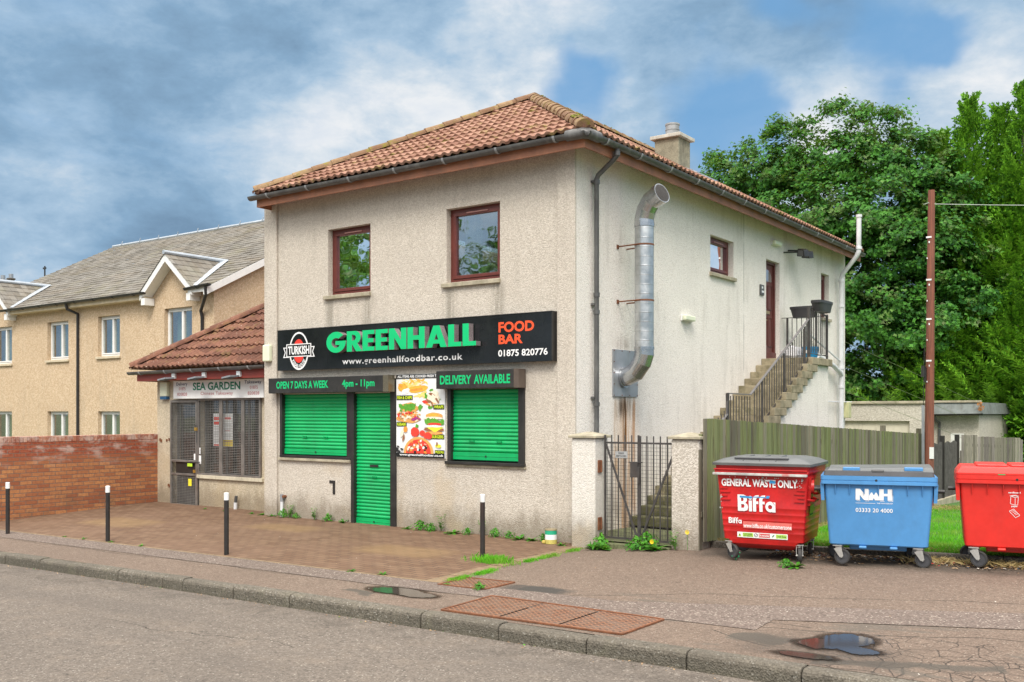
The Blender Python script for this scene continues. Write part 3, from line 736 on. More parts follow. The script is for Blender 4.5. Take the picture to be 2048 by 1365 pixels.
# roof
EZ = 5.70; LX, RX, FYE = -6.45, .42, -.42; A = Vector((-3.05, 3.35, 7.70)); B = Vector((-3.05, 9.2, 7.70)); BYE = 12.28
mb = MB()
up = Vector((0, A.y - FYE, A.z - EZ)); Ls = up.length; La = RX - LX; aA = A.x - LX
slope_tiles(mb, (LX, FYE, EZ), (1, 0, 0), up, La, Ls, lambda a, s: (s / Ls) < min(a / aA, (La - a) / (La - aA)) + .012, pa=.155, ps=.32, amp=.026, step=.036, roll=.62)
up2 = Vector((A.x - RX, 0, A.z - EZ)); Ls2 = up2.length; La2 = BYE - FYE; a1_, a2_ = A.y - FYE, B.y - FYE
slope_tiles(mb, (RX, FYE, EZ), (0, 1, 0), up2, La2, Ls2, lambda a, s: (s / Ls2) < min(a / a1_, 1, (La2 - a) / (La2 - a2_)) + .012, pa=.155, ps=.32, amp=.026, step=.036, roll=.62)
mb.add([(LX, FYE, EZ), (LX, BYE, EZ), tuple(B), tuple(A)], [(0, 1, 2, 3)]); mb.add([(LX, BYE, EZ), (RX, BYE, EZ), tuple(B)], [(0, 1, 2)])
roof = mb.build('roof', M_TILE, BL)
mb = MB()
hip_tiles(mb, (LX + .02, FYE + .02, EZ + .05), A + Vector((0, 0, .05)), r=.115, L=.36)
hip_tiles(mb, (RX - .02, FYE + .02, EZ + .05), A + Vector((0, 0, .05)), r=.115, L=.36)
hip_tiles(mb, A + Vector((0, 0, .05)), B + Vector((0, 0, .05)), r=.115, L=.36)
mb.build('ridge_tiles', M_TILER, roof, smooth=True)
mb = MB(); rnd = random.Random(3)
def mosslump(x, y, z, r):
    n = 6; V = [(x, y, z + r * .55)] + [(x + r * cos(2 * pi * k / n) * rnd.uniform(.7, 1.2), y + r * sin(2 * pi * k / n) * rnd.uniform(.7, 1.2), z + r * .15) for k in range(n)] + [(x + r * cos(2 * pi * k / n) * 1.1, y + r * sin(2 * pi * k / n) * 1.1, z - r * .3) for k in range(n)]
    mb.add(V, [(0, 1 + k, 1 + (k + 1) % n) for k in range(n)] + [(1 + k, 1 + n + k, 1 + n + (k + 1) % n, 1 + (k + 1) % n) for k in range(n)])
for i in range(230):      # moss in the eaves and on the side hip
    t_ = rnd.random()
    if i < 70: mosslump(LX + La * t_, FYE + .03 + rnd.uniform(0, .05), EZ + .035, rnd.uniform(.012, .04))
    elif i < 150: mosslump(RX - .03 - rnd.uniform(0, .05), FYE + La2 * (t_ ** .8), EZ + .04, rnd.uniform(.015, .05))
    elif i < 190: q = Vector((RX, FYE, EZ)).lerp(A, t_ * .25); mosslump(q.x + rnd.uniform(-.08, .08), q.y + rnd.uniform(-.08, .08), q.z + .10, rnd.uniform(.015, .035))
    elif i < 215: q = A.lerp(B, t_); mosslump(q.x + rnd.uniform(0, .12), q.y, q.z + .10, rnd.uniform(.012, .025))
    else: q = Vector((LX, FYE, EZ)).lerp(A, t_); mosslump(q.x + rnd.uniform(-.04, .04), q.y + rnd.uniform(-.04, .04), q.z + .11, rnd.uniform(.012, .024))
mb.build('moss', M_MOSS, roof, smooth=True, kind='stuff')
mb = MB()      # pale patch tiles / vents on the side slope
for y in (1.15, 3.1):
    mb.box((.02, y, 5.90), (-.22, y + .35, 6.0))
build_each(mb, 'roof_vent', M_GALVD, roof, bevel=.01)
mb = MB(); mb.hexa([(-1.78, 5.52, 6.15), (-1.08, 5.52, 6.15), (-.98, 6.3, 6.15), (-1.78, 6.3, 6.15)], [(-1.75, 5.6, 6.72), (-1.15, 5.6, 6.60), (-1.15, 6.24, 6.60), (-1.75, 6.24, 6.72)])
mb.hexa([(-1.25, 5.48, 6.40), (-.72, 5.48, 6.42), (-.72, 6.36, 6.42), (-1.25, 6.36, 6.40)], [(-1.25, 5.48, 6.70), (-.72, 5.48, 6.45), (-.72, 6.36, 6.45), (-1.25, 6.36, 6.70)])
mb.build('flashing', M_LEAD, roof)
# chimney
ch = MB(); ch.box((-1.72, 5.66, 6.0), (-1.2, 6.18, 7.24)); ch = ch.build('chimney', M_BRICKCH, BL, bevel=.01)
mb = MB(); mb.box((-1.79, 5.59, 7.241), (-1.13, 6.25, 7.31)); mb.build('chimney_cap', M_CONC, ch, bevel=.008)
mb = MB(); mb.tube([(-1.46, 5.92, 7.3), (-1.46, 5.92, 7.56)], .135, 18); mb.tube([(-1.46, 5.92, 7.45), (-1.46, 5.92, 7.47)], .143, 18); mb.tube([(-1.46, 5.92, 7.55), (-1.46, 5.92, 7.58)], .145, 18); mb.build('chimney_flue', flat('flue_grey', (.28, .29, .30), .6, var=.2, dirt=.4), ch, smooth=True)
# eaves
mb = MB()
mb.box((LX + .03, -.36, 5.47), (.36, -.335, 5.655)); mb.box((.335, -.333, 5.47), (.36, 12.24, 5.655)); mb.box((LX + .03, -.333, 5.47), (LX + .055, 1.2, 5.655))
mb.build('fascia', M_FASCIA, BL)
mb = MB(); mb.box((LX + .04, -.334, 5.641), (.334, .1, 5.66)); mb.box((-.1, .101, 5.641), (.334, 12.24, 5.66)); mb.build('soffit', M_FASCIA, BL)
gutter(BL, (LX - .06, -.43, 5.645), (.43, -.43, 5.655), .068)
gutter(BL, (.43, -.425, 5.655), (.43, 12.2, 5.64), .068)
mb = MB(); mb.tube([(.12, -.43, 5.64), (.36, -.43, 5.64), (.43, -.36, 5.64), (.43, -.12, 5.64)], .076, 14); mb.build('gutter_corner', M_GUTTER, BL, smooth=True)
def downpipe(parent, path, r=.035, mat=None, collars=(), name='downpipe'):
    mb = MB(); mb.tube(path, r, 12)
    for c_, d_ in collars: c_ = Vector(c_); mb.tube([c_ - Vector(d_) * .03, c_ + Vector(d_) * .03], r * 1.28, 12)
    return mb.build(name, mat or M_GUTTER, parent, smooth=True)
U = (0, 0, 1)
downpipe(BL, [(.43, .40, 5.60), (.43, .40, 5.50), (.34, .41, 5.43), (.10, .44, 5.28), (.07, .44, 5.22), (.07, .44, .1)], .036, M_GUTTER, [((.43, .40, 5.53), U), ((.07, .44, 5.18), U), ((.07, .44, 3.55), U), ((.07, .44, 3.3), U), ((.07, .44, 1.97), U)])
# brackets of the downpipe
mb = MB()
for z in (5.17, 3.4, 2.05): mb.box((.001, .385, z), (.06, .495, z + .03))
build_each(mb, 'pipe_bracket', M_GUTTER, BL)
# soil pipe at the rear corner with vent above the gutter
downpipe(BL, [(.13, 11.52, -.3), (.13, 11.52, 5.0), (.16, 11.51, 5.10), (.52, 11.40, 5.48), (.575, 11.38, 5.58), (.58, 11.38, 6.42)], .055, M_WHITEPVC, [((.13, 11.52, z), U) for z in (4.95, 4.35, 2.9, 2.45, 1.2)] + [((.58, 11.38, 5.66), U), ((.58, 11.38, 6.40), U)], 'soil_pipe')
mb = MB(); mb.tube([(.08, 10.0, 3.12), (.14, 10.9, 2.93), (.14, 11.35, 2.80), (.13, 11.52, 2.72)], .055, 12); mb.tube([(.05, 9.3, 3.62), (.12, 11.7, 3.0)], .022, 8)
mb.tube([(.06, 10.4, 2.1), (.1, 12.4, 2.1)], .016, 6); build_each(mb, 'waste_pipe', M_WHITEPVC, BL, smooth=True)
# windows, door
casement(BL, FY, -5.004, -4.003, 3.852, 4.976, sill=(-5.075, -3.99), curt=[(-4.9, -4.72)])
casement(BL, FY, -2.377, -1.342, 3.862, 5.01, sill=(-2.45, -1.33), curt=[(-2.27, -1.93)])
FS = lambda a, z, d: (d, a, z)
casement(BL, FS, 4.49, 5.52, 4.366, 5.03, sill=(4.45, 5.56), curt=[(4.95, 5.1), (5.3, 5.45)])
casement(BL, FS, 10.466, 11.03, 4.02, 5.03, sill=(10.43, 11.07), vent=False, curt=[(10.5, 10.75)])
mb = MB(); bx(mb, FS, 7.135, 7.876, 2.93, 4.925, -.17, -.125)
door = mb.build('door', M_DOORP, BL)
mb = MB()
for a, b_ in ((7.137, 7.19), (7.82, 7.874)): bx(mb, FS, a, b_, 3.07, 4.923, -.122, -.085)
bx(mb, FS, 7.19, 7.82, 4.87, 4.923, -.122, -.085); bx(mb, FS, 7.137, 7.874, 2.932, 3.075, -.122, -.07); mb.build('door_frame', M_DOORP, door, bevel=.006)
mb = MB()
for a, b_ in ((7.24, 7.47), (7.54, 7.77)):
    for z0, z1 in ((3.2, 3.8), (3.95, 4.45)):
        for q in ((a, b_, z0, z0 + .02), (a, b_, z1 - .02, z1), (a, a + .02, z0 + .02, z1 - .02), (b_ - .02, b_, z0 + .02, z1 - .02)): bx(mb, FS, *q, -.124, -.112)
mb.build('door_panel', M_DOORP, door, bevel=.003)
mb = MB(); mb.sheet([(7.5 + .26 * cos(pi * k / 16), 4.52 + .24 * sin(pi * k / 16)) for k in range(17)], FS, -.119); mb.build('fanlight', M_GLASS, door)
mb = MB(); bx(mb, FS, 7.38, 7.62, 3.86, 3.92, -.123, -.11); mb.tube([FS(7.30, 3.72, -.12), FS(7.30, 3.72, -.07), FS(7.38, 3.72, -.07)], .01, 6); mb.build('letter_flap', flat('brass', (.5, .38, .2), .3, metal=.8), door)

# roller shutters
def shutter(name, a0, a1, z0, z1, zb, hole, parent=BL, lathe=.0585, slot=False):
    sh = MB(); n = int((z1 - z0 - zb) / lathe); lathe = (z1 - z0 - zb) / n; seg = 6; pr = []
    for i in range(n):
        zz = z0 + zb + i * lathe
        for k in range(seg): th = pi * k / (seg - 1); pr.append((.016 * sin(th) ** .75 + (.0), zz + lathe * (.04 + .92 * k / (seg - 1))))
    V = [(a, .055 - d, z) for a in (a0, a1) for d, z in pr]; m = len(pr)
    sh.add(V, [(i, i + m, i + m + 1, i + 1) for i in range(m - 1)])
    s = sh.build('roller_shutter', M_GREENS, parent, smooth=True)
    b_ = MB(); b_.box((a0, .03, z0), (a1, .06, z0 + zb - .004)); b_.box((a0 + .04, .024, z0 + zb * .5 - .002), (a1 - .04, .031, z0 + zb * .5 + .004)); b_.build('bottom_rail', M_GREENS, s, bevel=.003)
    l = MB(); l.box(((a0 + a1) / 2 - .012, .018, z0 + zb * .5 - .012), ((a0 + a1) / 2 + .012, .032, z0 + zb * .5 + .012)); l.build('lock', M_BLACKM, s)
    return s
def handles(s, L, z):
    for a in L:
        h = MB(); h.box((a - .045, .026, z - .014), (a + .045, .037, z - .006)); h.box((a - .045, .018, z - .014), (a - .036, .037, z + .016)); h.box((a + .036, .018, z - .014), (a + .045, .037, z + .016)); h.box((a - .045, .026, z + .008), (a + .045, .037, z + .016)); h.build('lift_handle', M_GREENS, s)
s = shutter('l', -6.14, -4.53, 1.115, 2.17, .10, 0); handles(s, (-5.62, -5.1), 1.42)
s = shutter('d', -4.36, -3.54, -.01, 2.17, .11, 0); handles(s, (-3.95,), .78)
h = MB(); h.box((-4.05, .03, .95), (-3.86, .036, .985)); h.build('letter_slot', M_BLACKM, s)
s = shutter('r', -2.27, -.99, 1.125, 2.2, .12, 0); handles(s, (-1.9, -1.38), 1.41)
mb = MB()
for a0, a1, z0 in ((-6.2, -6.14, 1.10), (-4.53, -4.43, 1.10), (-4.43, -4.36, -.02), (-3.54, -3.42, -.02), (-2.34, -2.27, 1.10), (-.99, -.88, 1.10)): mb.box((a0, -.03, z0), (a1, .08, 2.4))
mb.box((-6.2, -.035, 1.055), (-4.43, .08, 1.10)); mb.box((-2.37, -.06, 1.055), (-.87, .08, 1.10)); build_each(mb, 'shutter_guide', M_BLACKM, BL, bevel=.004)
mb = MB(); mb.box((-6.23, -.05, 1.01), (-4.44, -.001, 1.052)); mb.box((-2.38, -.03, 1.02), (-.86, -.001, 1.052)); build_each(mb, 'shop_sill', M_SILL, BL)
mb = MB(); mb.box((-4.40, .0, -.4), (-3.5, .3, -.012)); mb.build('threshold', M_CONC, BL)
mb = MB(); mb.box((-6.2, .085, 1.0), (-4.4, .13, 2.25)); mb.box((-4.4, .085, -.3), (-3.5, .13, 2.25)); mb.box((-2.34, .085, 1.0), (-.92, .13, 2.25)); build_each(mb, 'shopfront_backing', M_BLACKM, BL)
mb = MB(); mb.sheet([(-4.96, .69), (-4.90, .69), (-4.83, .69), (-4.83, .46), (-4.88, .46), (-4.88, .645), (-4.96, .645)], FY, .012); bx(mb, FY, -4.96, -4.83, .645, .69, 0, .011); bx(mb, FY, -4.88, -4.83, .46, .644, 0, .011); mb.build('house_number', M_BLACKM, BL)
mb = MB(); mb.tube([(-6.13, -.04, -.02), (-6.13, -.04, .28)], .03, 10); mb.tube([(-6.13, -.04, .27), (-6.13, -.04, .40)], .033, 10, 1); mb.tube([(-6.07, -.001, .36), (-6.07, -.07, .36)], .025, 8, 2)
mb.build('stub_pipe', [M_WHITEPVC, M_GALVD, M_RUST], BL, smooth=True)
# ---------------------------------------------------------------- fascia sign
def plate_fn(y): return lambda a, b, d: (a, y - d, b)
SG = thing('shop_sign', 'long black fascia sign with raised green GREENHALL letters', 'sign', (-3.25, 0, 2.55))
mb = MB(); x = -6.15
for k, (a, b_) in enumerate(((-6.155, -4.90), (-4.897, -2.3), (-2.297, -.34))): mb.box((a, -.12, 2.585), (b_, -.001, 3.29))
mb.build('board', M_SIGNB, SG, bevel=.003)
mb = MB(); mb.box((-.339, -.12, 2.585), (-.325, -.001, 3.29)); mb.box((-6.165, -.125, 3.291), (-.325, -.001, 3.30)); build_each(mb, 'edge_trim', M_BLACKM, SG)
# glyph outlines, height 1
def rect(a, b_, c_, e): return [(a, c_), (b_, c_), (b_, e), (a, e)]
GL = {
 'E': ([[(0, 0), (.56, 0), (.56, .2), (.25, .2), (.25, .4), (.52, .4), (.52, .6), (.25, .6), (.25, .8), (.56, .8), (.56, 1), (0, 1)]], .56),
 'N': ([[(0, 0), (.24, 0), (.24, .56), (.55, 0), (.78, 0), (.78, 1), (.54, 1), (.54, .44), (.24, 1), (0, 1)]], .78),
 'H': ([[(0, 0), (.25, 0), (.25, .4), (.5, .4), (.5, 0), (.75, 0), (.75, 1), (.5, 1), (.5, .61), (.25, .61), (.25, 1), (0, 1)]], .75),
 'A': ([[(0, 0), (.26, 0), (.31, .17), (.57, .17), (.62, 0), (.88, 0), (.57, 1), (.31, 1)], [(.36, .35), (.44, .63), (.52, .35)]], .88),
 'L': ([[(0, 0), (.54, 0), (.54, .2), (.25, .2), (.25, 1), (0, 1)]], .54),
 'R': ([[(0, 0), (.25, 0), (.25, .37), (.45, 0), (.75, 0), (.50, .40)] + [(.40 + .27 * cos(th), .69 + .31 * sin(th)) for th in [-1.25 + 2.8 * k / 14 for k in range(15)]] + [(0, 1)], [(.25, .53)] + [(.34 + .10 * cos(th), .68 + .13 * sin(th)) for th in [-1.4 + 2.8 * k / 8 for k in range(9)]] + [(.25, .83)]], .70),
 'G': ([[(.50 + .48 * cos(th), .5 + .52 * sin(th)) for th in [.72 + 5.56 * k / 30 for k in range(31)]] + [(.98, .56), (.47, .56), (.47, .36), (.68, .36)] + [(.50 + .22 * cos(th), .47 + .24 * sin(th)) for th in [-.55 - 4.95 * k / 22 + 0 for k in range(1, 22)]]], .98)}
x = 0; W_ = []; word = 'GREENHALL'
for c_ in word: W_.append(x); x += GL[c_][1] + .055
tot = x - .055; X0, X1, Z0, Z1 = -4.79, -1.60, 2.85, 3.185; sc = (X1 - X0) / tot
for c_, xo in zip(word, W_):
    mb = MB(); w = GL[c_][1]; fr_ = (0, w, 0, 1)
    outline(mb, GL[c_][0], X0 + xo * sc, X0 + (xo + w) * sc, Z0, Z1, plate_fn(-.121), .02, .13, mi=0, side=1, frame=fr_)
    mb.build('raised_letter', [M_GREENL, M_CHROME], SG)
fn = plate_fn(-.1215)
mb = MB(); letters(mb, 'www.greenhallfoodbar.co.uk', -4.54, -1.96, 2.625, 2.755, fn, .0, bold=.018, space=1.12); mb.build('lettering', M_WHITE, SG)
mb = MB(); letters(mb, 'FOOD', -1.28, -.64, 3.03, 3.185, fn, bold=.035); letters(mb, 'BAR', -1.28, -.84, 2.86, 3.0, fn, bold=.035); mb.build('lettering', M_ORANGE, SG)
mb = MB(); letters(mb, '01875 820776', -1.285, -.405, 2.675, 2.775, fn, bold=.02); mb.build('lettering', M_WHITE, SG)
# round badge
cx, cz = -5.6, 2.918
bd = MB()
def annul(rx0, rz0, rx1, rz1, d, mi):
    outline(bd, [circ(cx, cz, rx1, rz1), circ(cx, cz, rx0, rz0)], 0, 1, 0, 1, fn, d, mi=mi, frame=(0, 1, 0, 1))
annul(.215, .30, .245, .33, .0, 0)
bd.sheet(circ(cx, cz, .14, .205), fn, .0012, 1)
for s_ in (-1, 1):   # ribbon tails
    P = [(cx + s_ * .24, cz - .11), (cx + s_ * .40, cz - .11), (cx + s_ * .355, cz - .02), (cx + s_ * .40, cz + .07), (cx + s_ * .30, cz + .07), (cx + s_ * .30, cz - .06), (cx + s_ * .24, cz - .06)]
    Q = [(cx + s_ * .255, cz - .095), (cx + s_ * .37, cz - .095), (cx + s_ * .335, cz - .02), (cx + s_ * .37, cz + .055), (cx + s_ * .315, cz + .055), (cx + s_ * .315, cz - .075), (cx + s_ * .255, cz - .075)]
    bd.sheet(P if s_ > 0 else P[::-1], fn, .0014, 0); bd.sheet(Q if s_ > 0 else Q[::-1], fn, .0022, 2)
bd.sheet(rect(cx - .315, cx + .315, cz - .10, cz + .125), fn, .003, 0); bd.sheet(rect(cx - .295, cx + .295, cz - .085, cz + .11), fn, .0038, 2)
bd.build('badge', [M_WHITE, M_RED, M_SIGNB], SG)
mb = MB(); letters(mb, 'TURKISH', cx - .27, cx + .27, cz - .06, cz + .088, fn, .0046, bold=.03)
def bend(a, b_, d):   # text running round the lower rim
    th = -pi / 2 + a; rx, rz = .168 + b_, .252 + b_ * 1.05; return (cx + rx * cos(th), -.1215 - d, cz + rz * sin(th))
letters(mb, 'KEBAB HOUSE', -.95, .95, .043, -.022, lambda a, b_, d: bend(a, b_ * 1.0, d), .002, bold=.02); mb.build('lettering', M_WHITE, SG)

# hoods over the shutters carry the opening hours
HS = thing('hours_sign', 'black hood reading OPEN 7 DAYS A WEEK over the left shutter and green door', 'sign', (-4.9, 0, 2.18))
mb = MB(); mb.box((-6.30, -.20, 2.185), (-3.54, -.001, 2.452)); mb.build('hood', M_BLACKM, HS, bevel=.006)
mb = MB(); mb.box((-3.538, -.198, 2.185), (-3.42, -.05, 2.452)); mb.build('end_cap', flat('hood_end', (.16, .14, .10), .25, metal=.4), HS)
fh = plate_fn(-.2005)
mb = MB(); letters(mb, 'OPEN 7 DAYS A WEEK', -6.09, -4.79, 2.262, 2.392, fh, .001, bold=.03); mb.build('lettering', M_GREENL, HS); mb = MB(); letters(mb, '4pm - 11pm', -4.46, -3.72, 2.24, 2.392, fh, .001, bold=.03); mb.build('lettering', M_GREENL, HS)
DS = thing('delivery_sign', 'black shutter hood reading DELIVERY AVAILABLE over the right hand shutter', 'sign', (-1.6, 0, 2.2))
mb = MB(); mb.box((-2.42, -.20, 2.212), (-.95, -.001, 2.487)); mb.build('hood', M_BLACKM, DS, bevel=.006)
mb = MB(); mb.box((-.948, -.198, 2.212), (-.86, -.02, 2.487)); mb.build('end_cap', flat('hood_end2', (.10, .075, .06), .4), DS)
mb = MB(); letters(mb, 'DELIVERY', -2.34, -1.73, 2.278, 2.415, fh, .001, bold=.03); letters(mb, 'AVAILABLE', -1.68, -1.01, 2.278, 2.415, fh, .001, bold=.03); mb.build('lettering', M_GREENL, DS)

# ---------------------------------------------------------------- food poster
PO = thing('menu_poster', 'white food poster with fish and chips, wraps, kebabs, burgers and pizzas', 'poster', (-2.88, 0, 1.13))
fp = plate_fn(-.03); px0, px1, pz0, pz1 = -3.40, -2.385, 1.135, 2.46
mb = MB(); mb.box((px0, -.03, pz0), (px1, -.001, pz1)); mb.build('panel', M_WHITE, PO)
M_FOOD = [flat('food_' + n, c, .5, var=.2, vs_=40, fine=.15) for n, c in (('gold', (.78, .42, .05)), ('chip', (.85, .66, .20)), ('green', (.10, .34, .03)), ('red', (.75, .05, .03)), ('brown', (.30, .12, .05)), ('bun', (.74, .36, .10)), ('cream', (.85, .76, .58)), ('purple', (.35, .04, .20)), ('black', (.015, .015, .015)), ('yellow', (.80, .80, .05)), ('white', (.85, .85, .83)), ('dark', (.30, .2, .14)), ('orange', (.8, .3, .05)))]
FI = {n: i for i, n in enumerate(('gold', 'chip', 'green', 'red', 'brown', 'bun', 'cream', 'purple', 'black', 'yellow', 'white', 'dark', 'orange'))}
pr_ = random.Random(11); _d = [.001]
def pp(u, v): return (px0 + u / 670 * (px1 - px0), pz1 - v / 1195 * (pz1 - pz0))     # poster-local units
def pblob(mb, u, v, ru, rv, c_, rot=0, wob=.15, n=14):
    _d[0] += .00006; P = []
    for k in range(n):
        th = 2 * pi * k / n; r = 1 + pr_.uniform(-wob, wob); a, b_ = ru * cos(th) * r, rv * sin(th) * r
        P.append(pp(min(668, max(2, u + a * cos(rot) - b_ * sin(rot))), v + a * sin(rot) + b_ * cos(rot)))
    mb.sheet(P, fp, _d[0], FI[c_])
def pic(name, fnc): mb = MB(); fnc(mb); mb.build(name, M_FOOD, PO)
def fish(mb):
    for _ in range(46): pblob(mb, pr_.uniform(110, 420), pr_.uniform(80, 180), 46, 11, pr_.choice(('chip', 'chip', 'cream', 'gold')), pr_.uniform(-1.2, 1.2), .05, 6)
    pblob(mb, 90, 190, 75, 60, 'gold', .6); pblob(mb, 300, 215, 140, 48, 'gold', -.1); pblob(mb, 280, 225, 90, 18, 'orange', -.1); pblob(mb, 135, 245, 60, 38, 'white', -.5); pblob(mb, 60, 170, 40, 14, 'orange', .8)
    for _ in range(12): pblob(mb, pr_.uniform(270, 420), pr_.uniform(260, 340), 44, 12, 'chip', pr_.uniform(-1.2, .6), .05, 6)
def wraps(mb):
    for _ in range(16): pblob(mb, pr_.uniform(400, 600), pr_.uniform(230, 480), 30, 18, 'green', pr_.uniform(0, 3), .4)
    pblob(mb, 510, 360, 85, 120, 'cream', .5)
    for _ in range(16): pblob(mb, pr_.uniform(440, 580), pr_.uniform(280, 450), 40, 12, pr_.choice(('bun', 'cream', 'brown', 'cream')), pr_.uniform(.2, 1.4), .2)
    pblob(mb, 405, 400, 40, 22, 'red', .3)
def kebab(mb):
    pblob(mb, 180, 480, 130, 70, 'bun', 0)
    for _ in range(34): pblob(mb, pr_.uniform(30, 350), pr_.uniform(430, 540), 32, 17, 'green', pr_.uniform(0, 3), .4)
    pblob(mb, 185, 640, 175, 62, 'bun')
    for _ in range(80): pblob(mb, pr_.uniform(30, 340), pr_.uniform(545, 665), 22, 12, pr_.choice(('brown', 'bun', 'red', 'cream', 'dark', 'cream', 'orange', 'bun')), pr_.uniform(0, 3), .35)
    for _ in range(7): pblob(mb, pr_.uniform(210, 345), pr_.uniform(615, 660), 24, 15, 'purple', 0, .4)
def burger(mb):
    pblob(mb, 530, 600, 115, 50, 'bun', 0, .04); pblob(mb, 525, 585, 70, 20, 'gold', 0, .1)
    pblob(mb, 520, 630, 125, 18, 'cream')
    for _ in range(18): pblob(mb, pr_.uniform(400, 650), pr_.uniform(650, 710), 32, 20, 'green', pr_.uniform(0, 3), .35)
    pblob(mb, 540, 715, 95, 22, 'red'); pblob(mb, 520, 745, 140, 16, 'white'); pblob(mb, 530, 790, 140, 32, 'brown', 0, .08)
    mb.sheet([pp(430, 760), pp(545, 830), pp(660, 760)], fp, _d[0] + .0006, FI['yellow']); pblob(mb, 530, 840, 120, 25, 'bun', 0, .04)
def veg(mb):
    pblob(mb, 270, 830, 58, 70, 'red', 0, .08); pblob(mb, 295, 745, 20, 30, 'green', .5, .3); pblob(mb, 375, 845, 40, 42, 'red', 0, .05); pblob(mb, 450, 880, 60, 50, 'red')
    pblob(mb, 140, 790, 28, 44, 'orange'); pblob(mb, 90, 850, 22, 60, 'cream', .2); pblob(mb, 110, 920, 14, 50, 'brown', .2)
    for _ in range(9): pblob(mb, pr_.uniform(10, 100), pr_.uniform(1030, 1130), 18, 14, 'black', 0, .4)
def pizza(mb):
    P = [pp(320 + 205 * cos(pi * k / 24), 1135 - 235 * sin(pi * k / 24)) for k in range(25)]; _d[0] += .0002; mb.sheet(P, fp, _d[0], FI['bun'])
    P = [pp(320 + 172 * cos(pi * k / 24), 1135 - 200 * sin(pi * k / 24)) for k in range(25)]; _d[0] += .0002; mb.sheet(P, fp, _d[0], FI['red'])
    for _ in range(44):
        th = pr_.uniform(.1, pi - .1); r = sqrt(pr_.random()); pblob(mb, 320 + 155 * r * cos(th), 1130 - 180 * r * sin(th), 22, 15, pr_.choice(('white', 'red', 'orange', 'cream', 'black', 'brown')), pr_.uniform(0, 3), .3)
    pblob(mb, 590, 1020, 40, 26, 'yellow'); pblob(mb, 575, 1000, 12, 34, 'brown')
for n_, f_ in (('fish_and_chips_picture', fish), ('wrap_picture', wraps), ('kebab_picture', kebab), ('burger_picture', burger), ('vegetable_picture', veg), ('pizza_picture', pizza)): pic(n_, f_)
mb = MB(); mb.sheet([pp(2, 2), pp(668, 2), pp(668, 62), pp(2, 62)][::-1], fp, .008, 0); mb.sheet([pp(2, 1130), pp(668, 1130), pp(668, 1193), pp(2, 1193)][::-1], fp, .008, 0); build_each(mb, 'caption_band', M_SIGNB, PO)
mb = MB(); a, b_ = pp(22, 50), pp(590, 14); letters(mb, 'ALL ITEMS ARE COOKED FRESH TO', a[0], b_[0], a[1], b_[1], fp, .0095, bold=.03)
a, b_ = pp(50, 1182), pp(655, 1140); letters(mb, 'www.greenhallfoodbar.co.uk', a[0], b_[0], a[1], b_[1], fp, .0095, bold=.03); mb.build('lettering', M_WHITE, PO)
tags_ = MB(); txt = MB()
for s_, u0, u1, v0, v1 in (('FISH & CHIPS', 8, 235, 303, 368), ('WRAPS', 520, 665, 440, 505), ('KEBABS', 8, 150, 688, 750), ('BURGERS', 490, 665, 860, 925), ('PIZZAS', 540, 668, 1080, 1135)):
    tags_.sheet([pp(u0, v0), pp(u1, v0), pp(u1, v1), pp(u0, v1)][::-1], fp, .0085); a, b_ = pp(u0 + 9, v1 - 10), pp(u1 - 9, v0 + 10); letters(txt, s_, a[0], b_[0], a[1], b_[1], fp, .0095, bold=.03)
build_each(tags_, 'name_tag', M_SIGNB, PO); txt.build('lettering', flat('lime_vinyl', (.62, .78, .02), .5, var=.02), PO)

# ---------------------------------------------------------------- fittings on the walls
def boxlamp(name, label, cat, mbf, mat, loc): 
    t_ = thing(name, label, cat, loc); mbf(t_); return t_
t_ = thing('alarm_box', 'pale alarm box on the front pilaster left of the black fascia sign', 'alarm box', (-6.45, -.045, 2.75))
mb = MB(); mb.box((-6.55, -.13, 2.76), (-6.37, -.046, 3.06)); mb.build('cover', M_LAMPW, t_, bevel=.02)
for nm, lab, y, z in (('wall_lamp', 'small bulkhead lamp low on the side wall right of the silver duct', 3.5, 3.40), ('wall_lamp', 'small bulkhead lamp high on the side wall above the brown door', 7.58, 5.24)):
    t_ = thing(nm, lab, 'lamp', (0, y, z)); t_['group'] = 'bulkhead lamps on the side wall'
    mb = MB(); mb.box((.001, y - .2, z), (.03, y + .2, z + .1)); mb.build('base', M_WHITEF, t_, bevel=.005)
    mb = MB(); mb.box((.031, y - .19, z + .004), (.10, y + .19, z + .096)); mb.build('diffuser', M_LAMPW, t_, bevel=.02)
t_ = thing('flood_light', 'twin black security floodlight on an arm high on the side wall', 'flood light', (0, 8.4, 5.15))
mb = MB(); mb.tube([(0, 8.35, 5.25), (.18, 8.42, 5.24), (.30, 8.6, 5.28)], .018, 8); mb.tube([(.0, 8.1, 5.18), (.25, 8.4, 5.2)], .015, 6); mb.build('arm', M_BLACKM, t_)
for y in (8.36, 8.64):
    mb = MB(); mb.hexa([(.22, y - .10, 5.10), (.40, y - .12, 5.07), (.43, y + .08, 5.10), (.25, y + .10, 5.13)], [(.24, y - .10, 5.26), (.38, y - .13, 5.21), (.42, y + .06, 5.24), (.28, y + .08, 5.28)]); hd = mb.build('lamp_head', M_BLACKM, t_, bevel=.012)
    mb = MB(); mb.hexa([(.25, y - .125, 5.105), (.37, y - .14, 5.09), (.37, y - .13, 5.09), (.25, y - .115, 5.105)], [(.26, y - .125, 5.23), (.36, y - .14, 5.20), (.36, y - .13, 5.20), (.26, y - .115, 5.23)]); mb.build('lamp_glass', M_GUTTER, hd)
t_ = thing('door_plate', 'slim dark intercom plate left of the brown door', 'plate', (0, 6.88, 4.15))
mb = MB(); mb.box((.001, 6.78, 4.17), (.03, 6.98, 4.38)); mb.build('body', M_GUTTER, t_, bevel=.01)
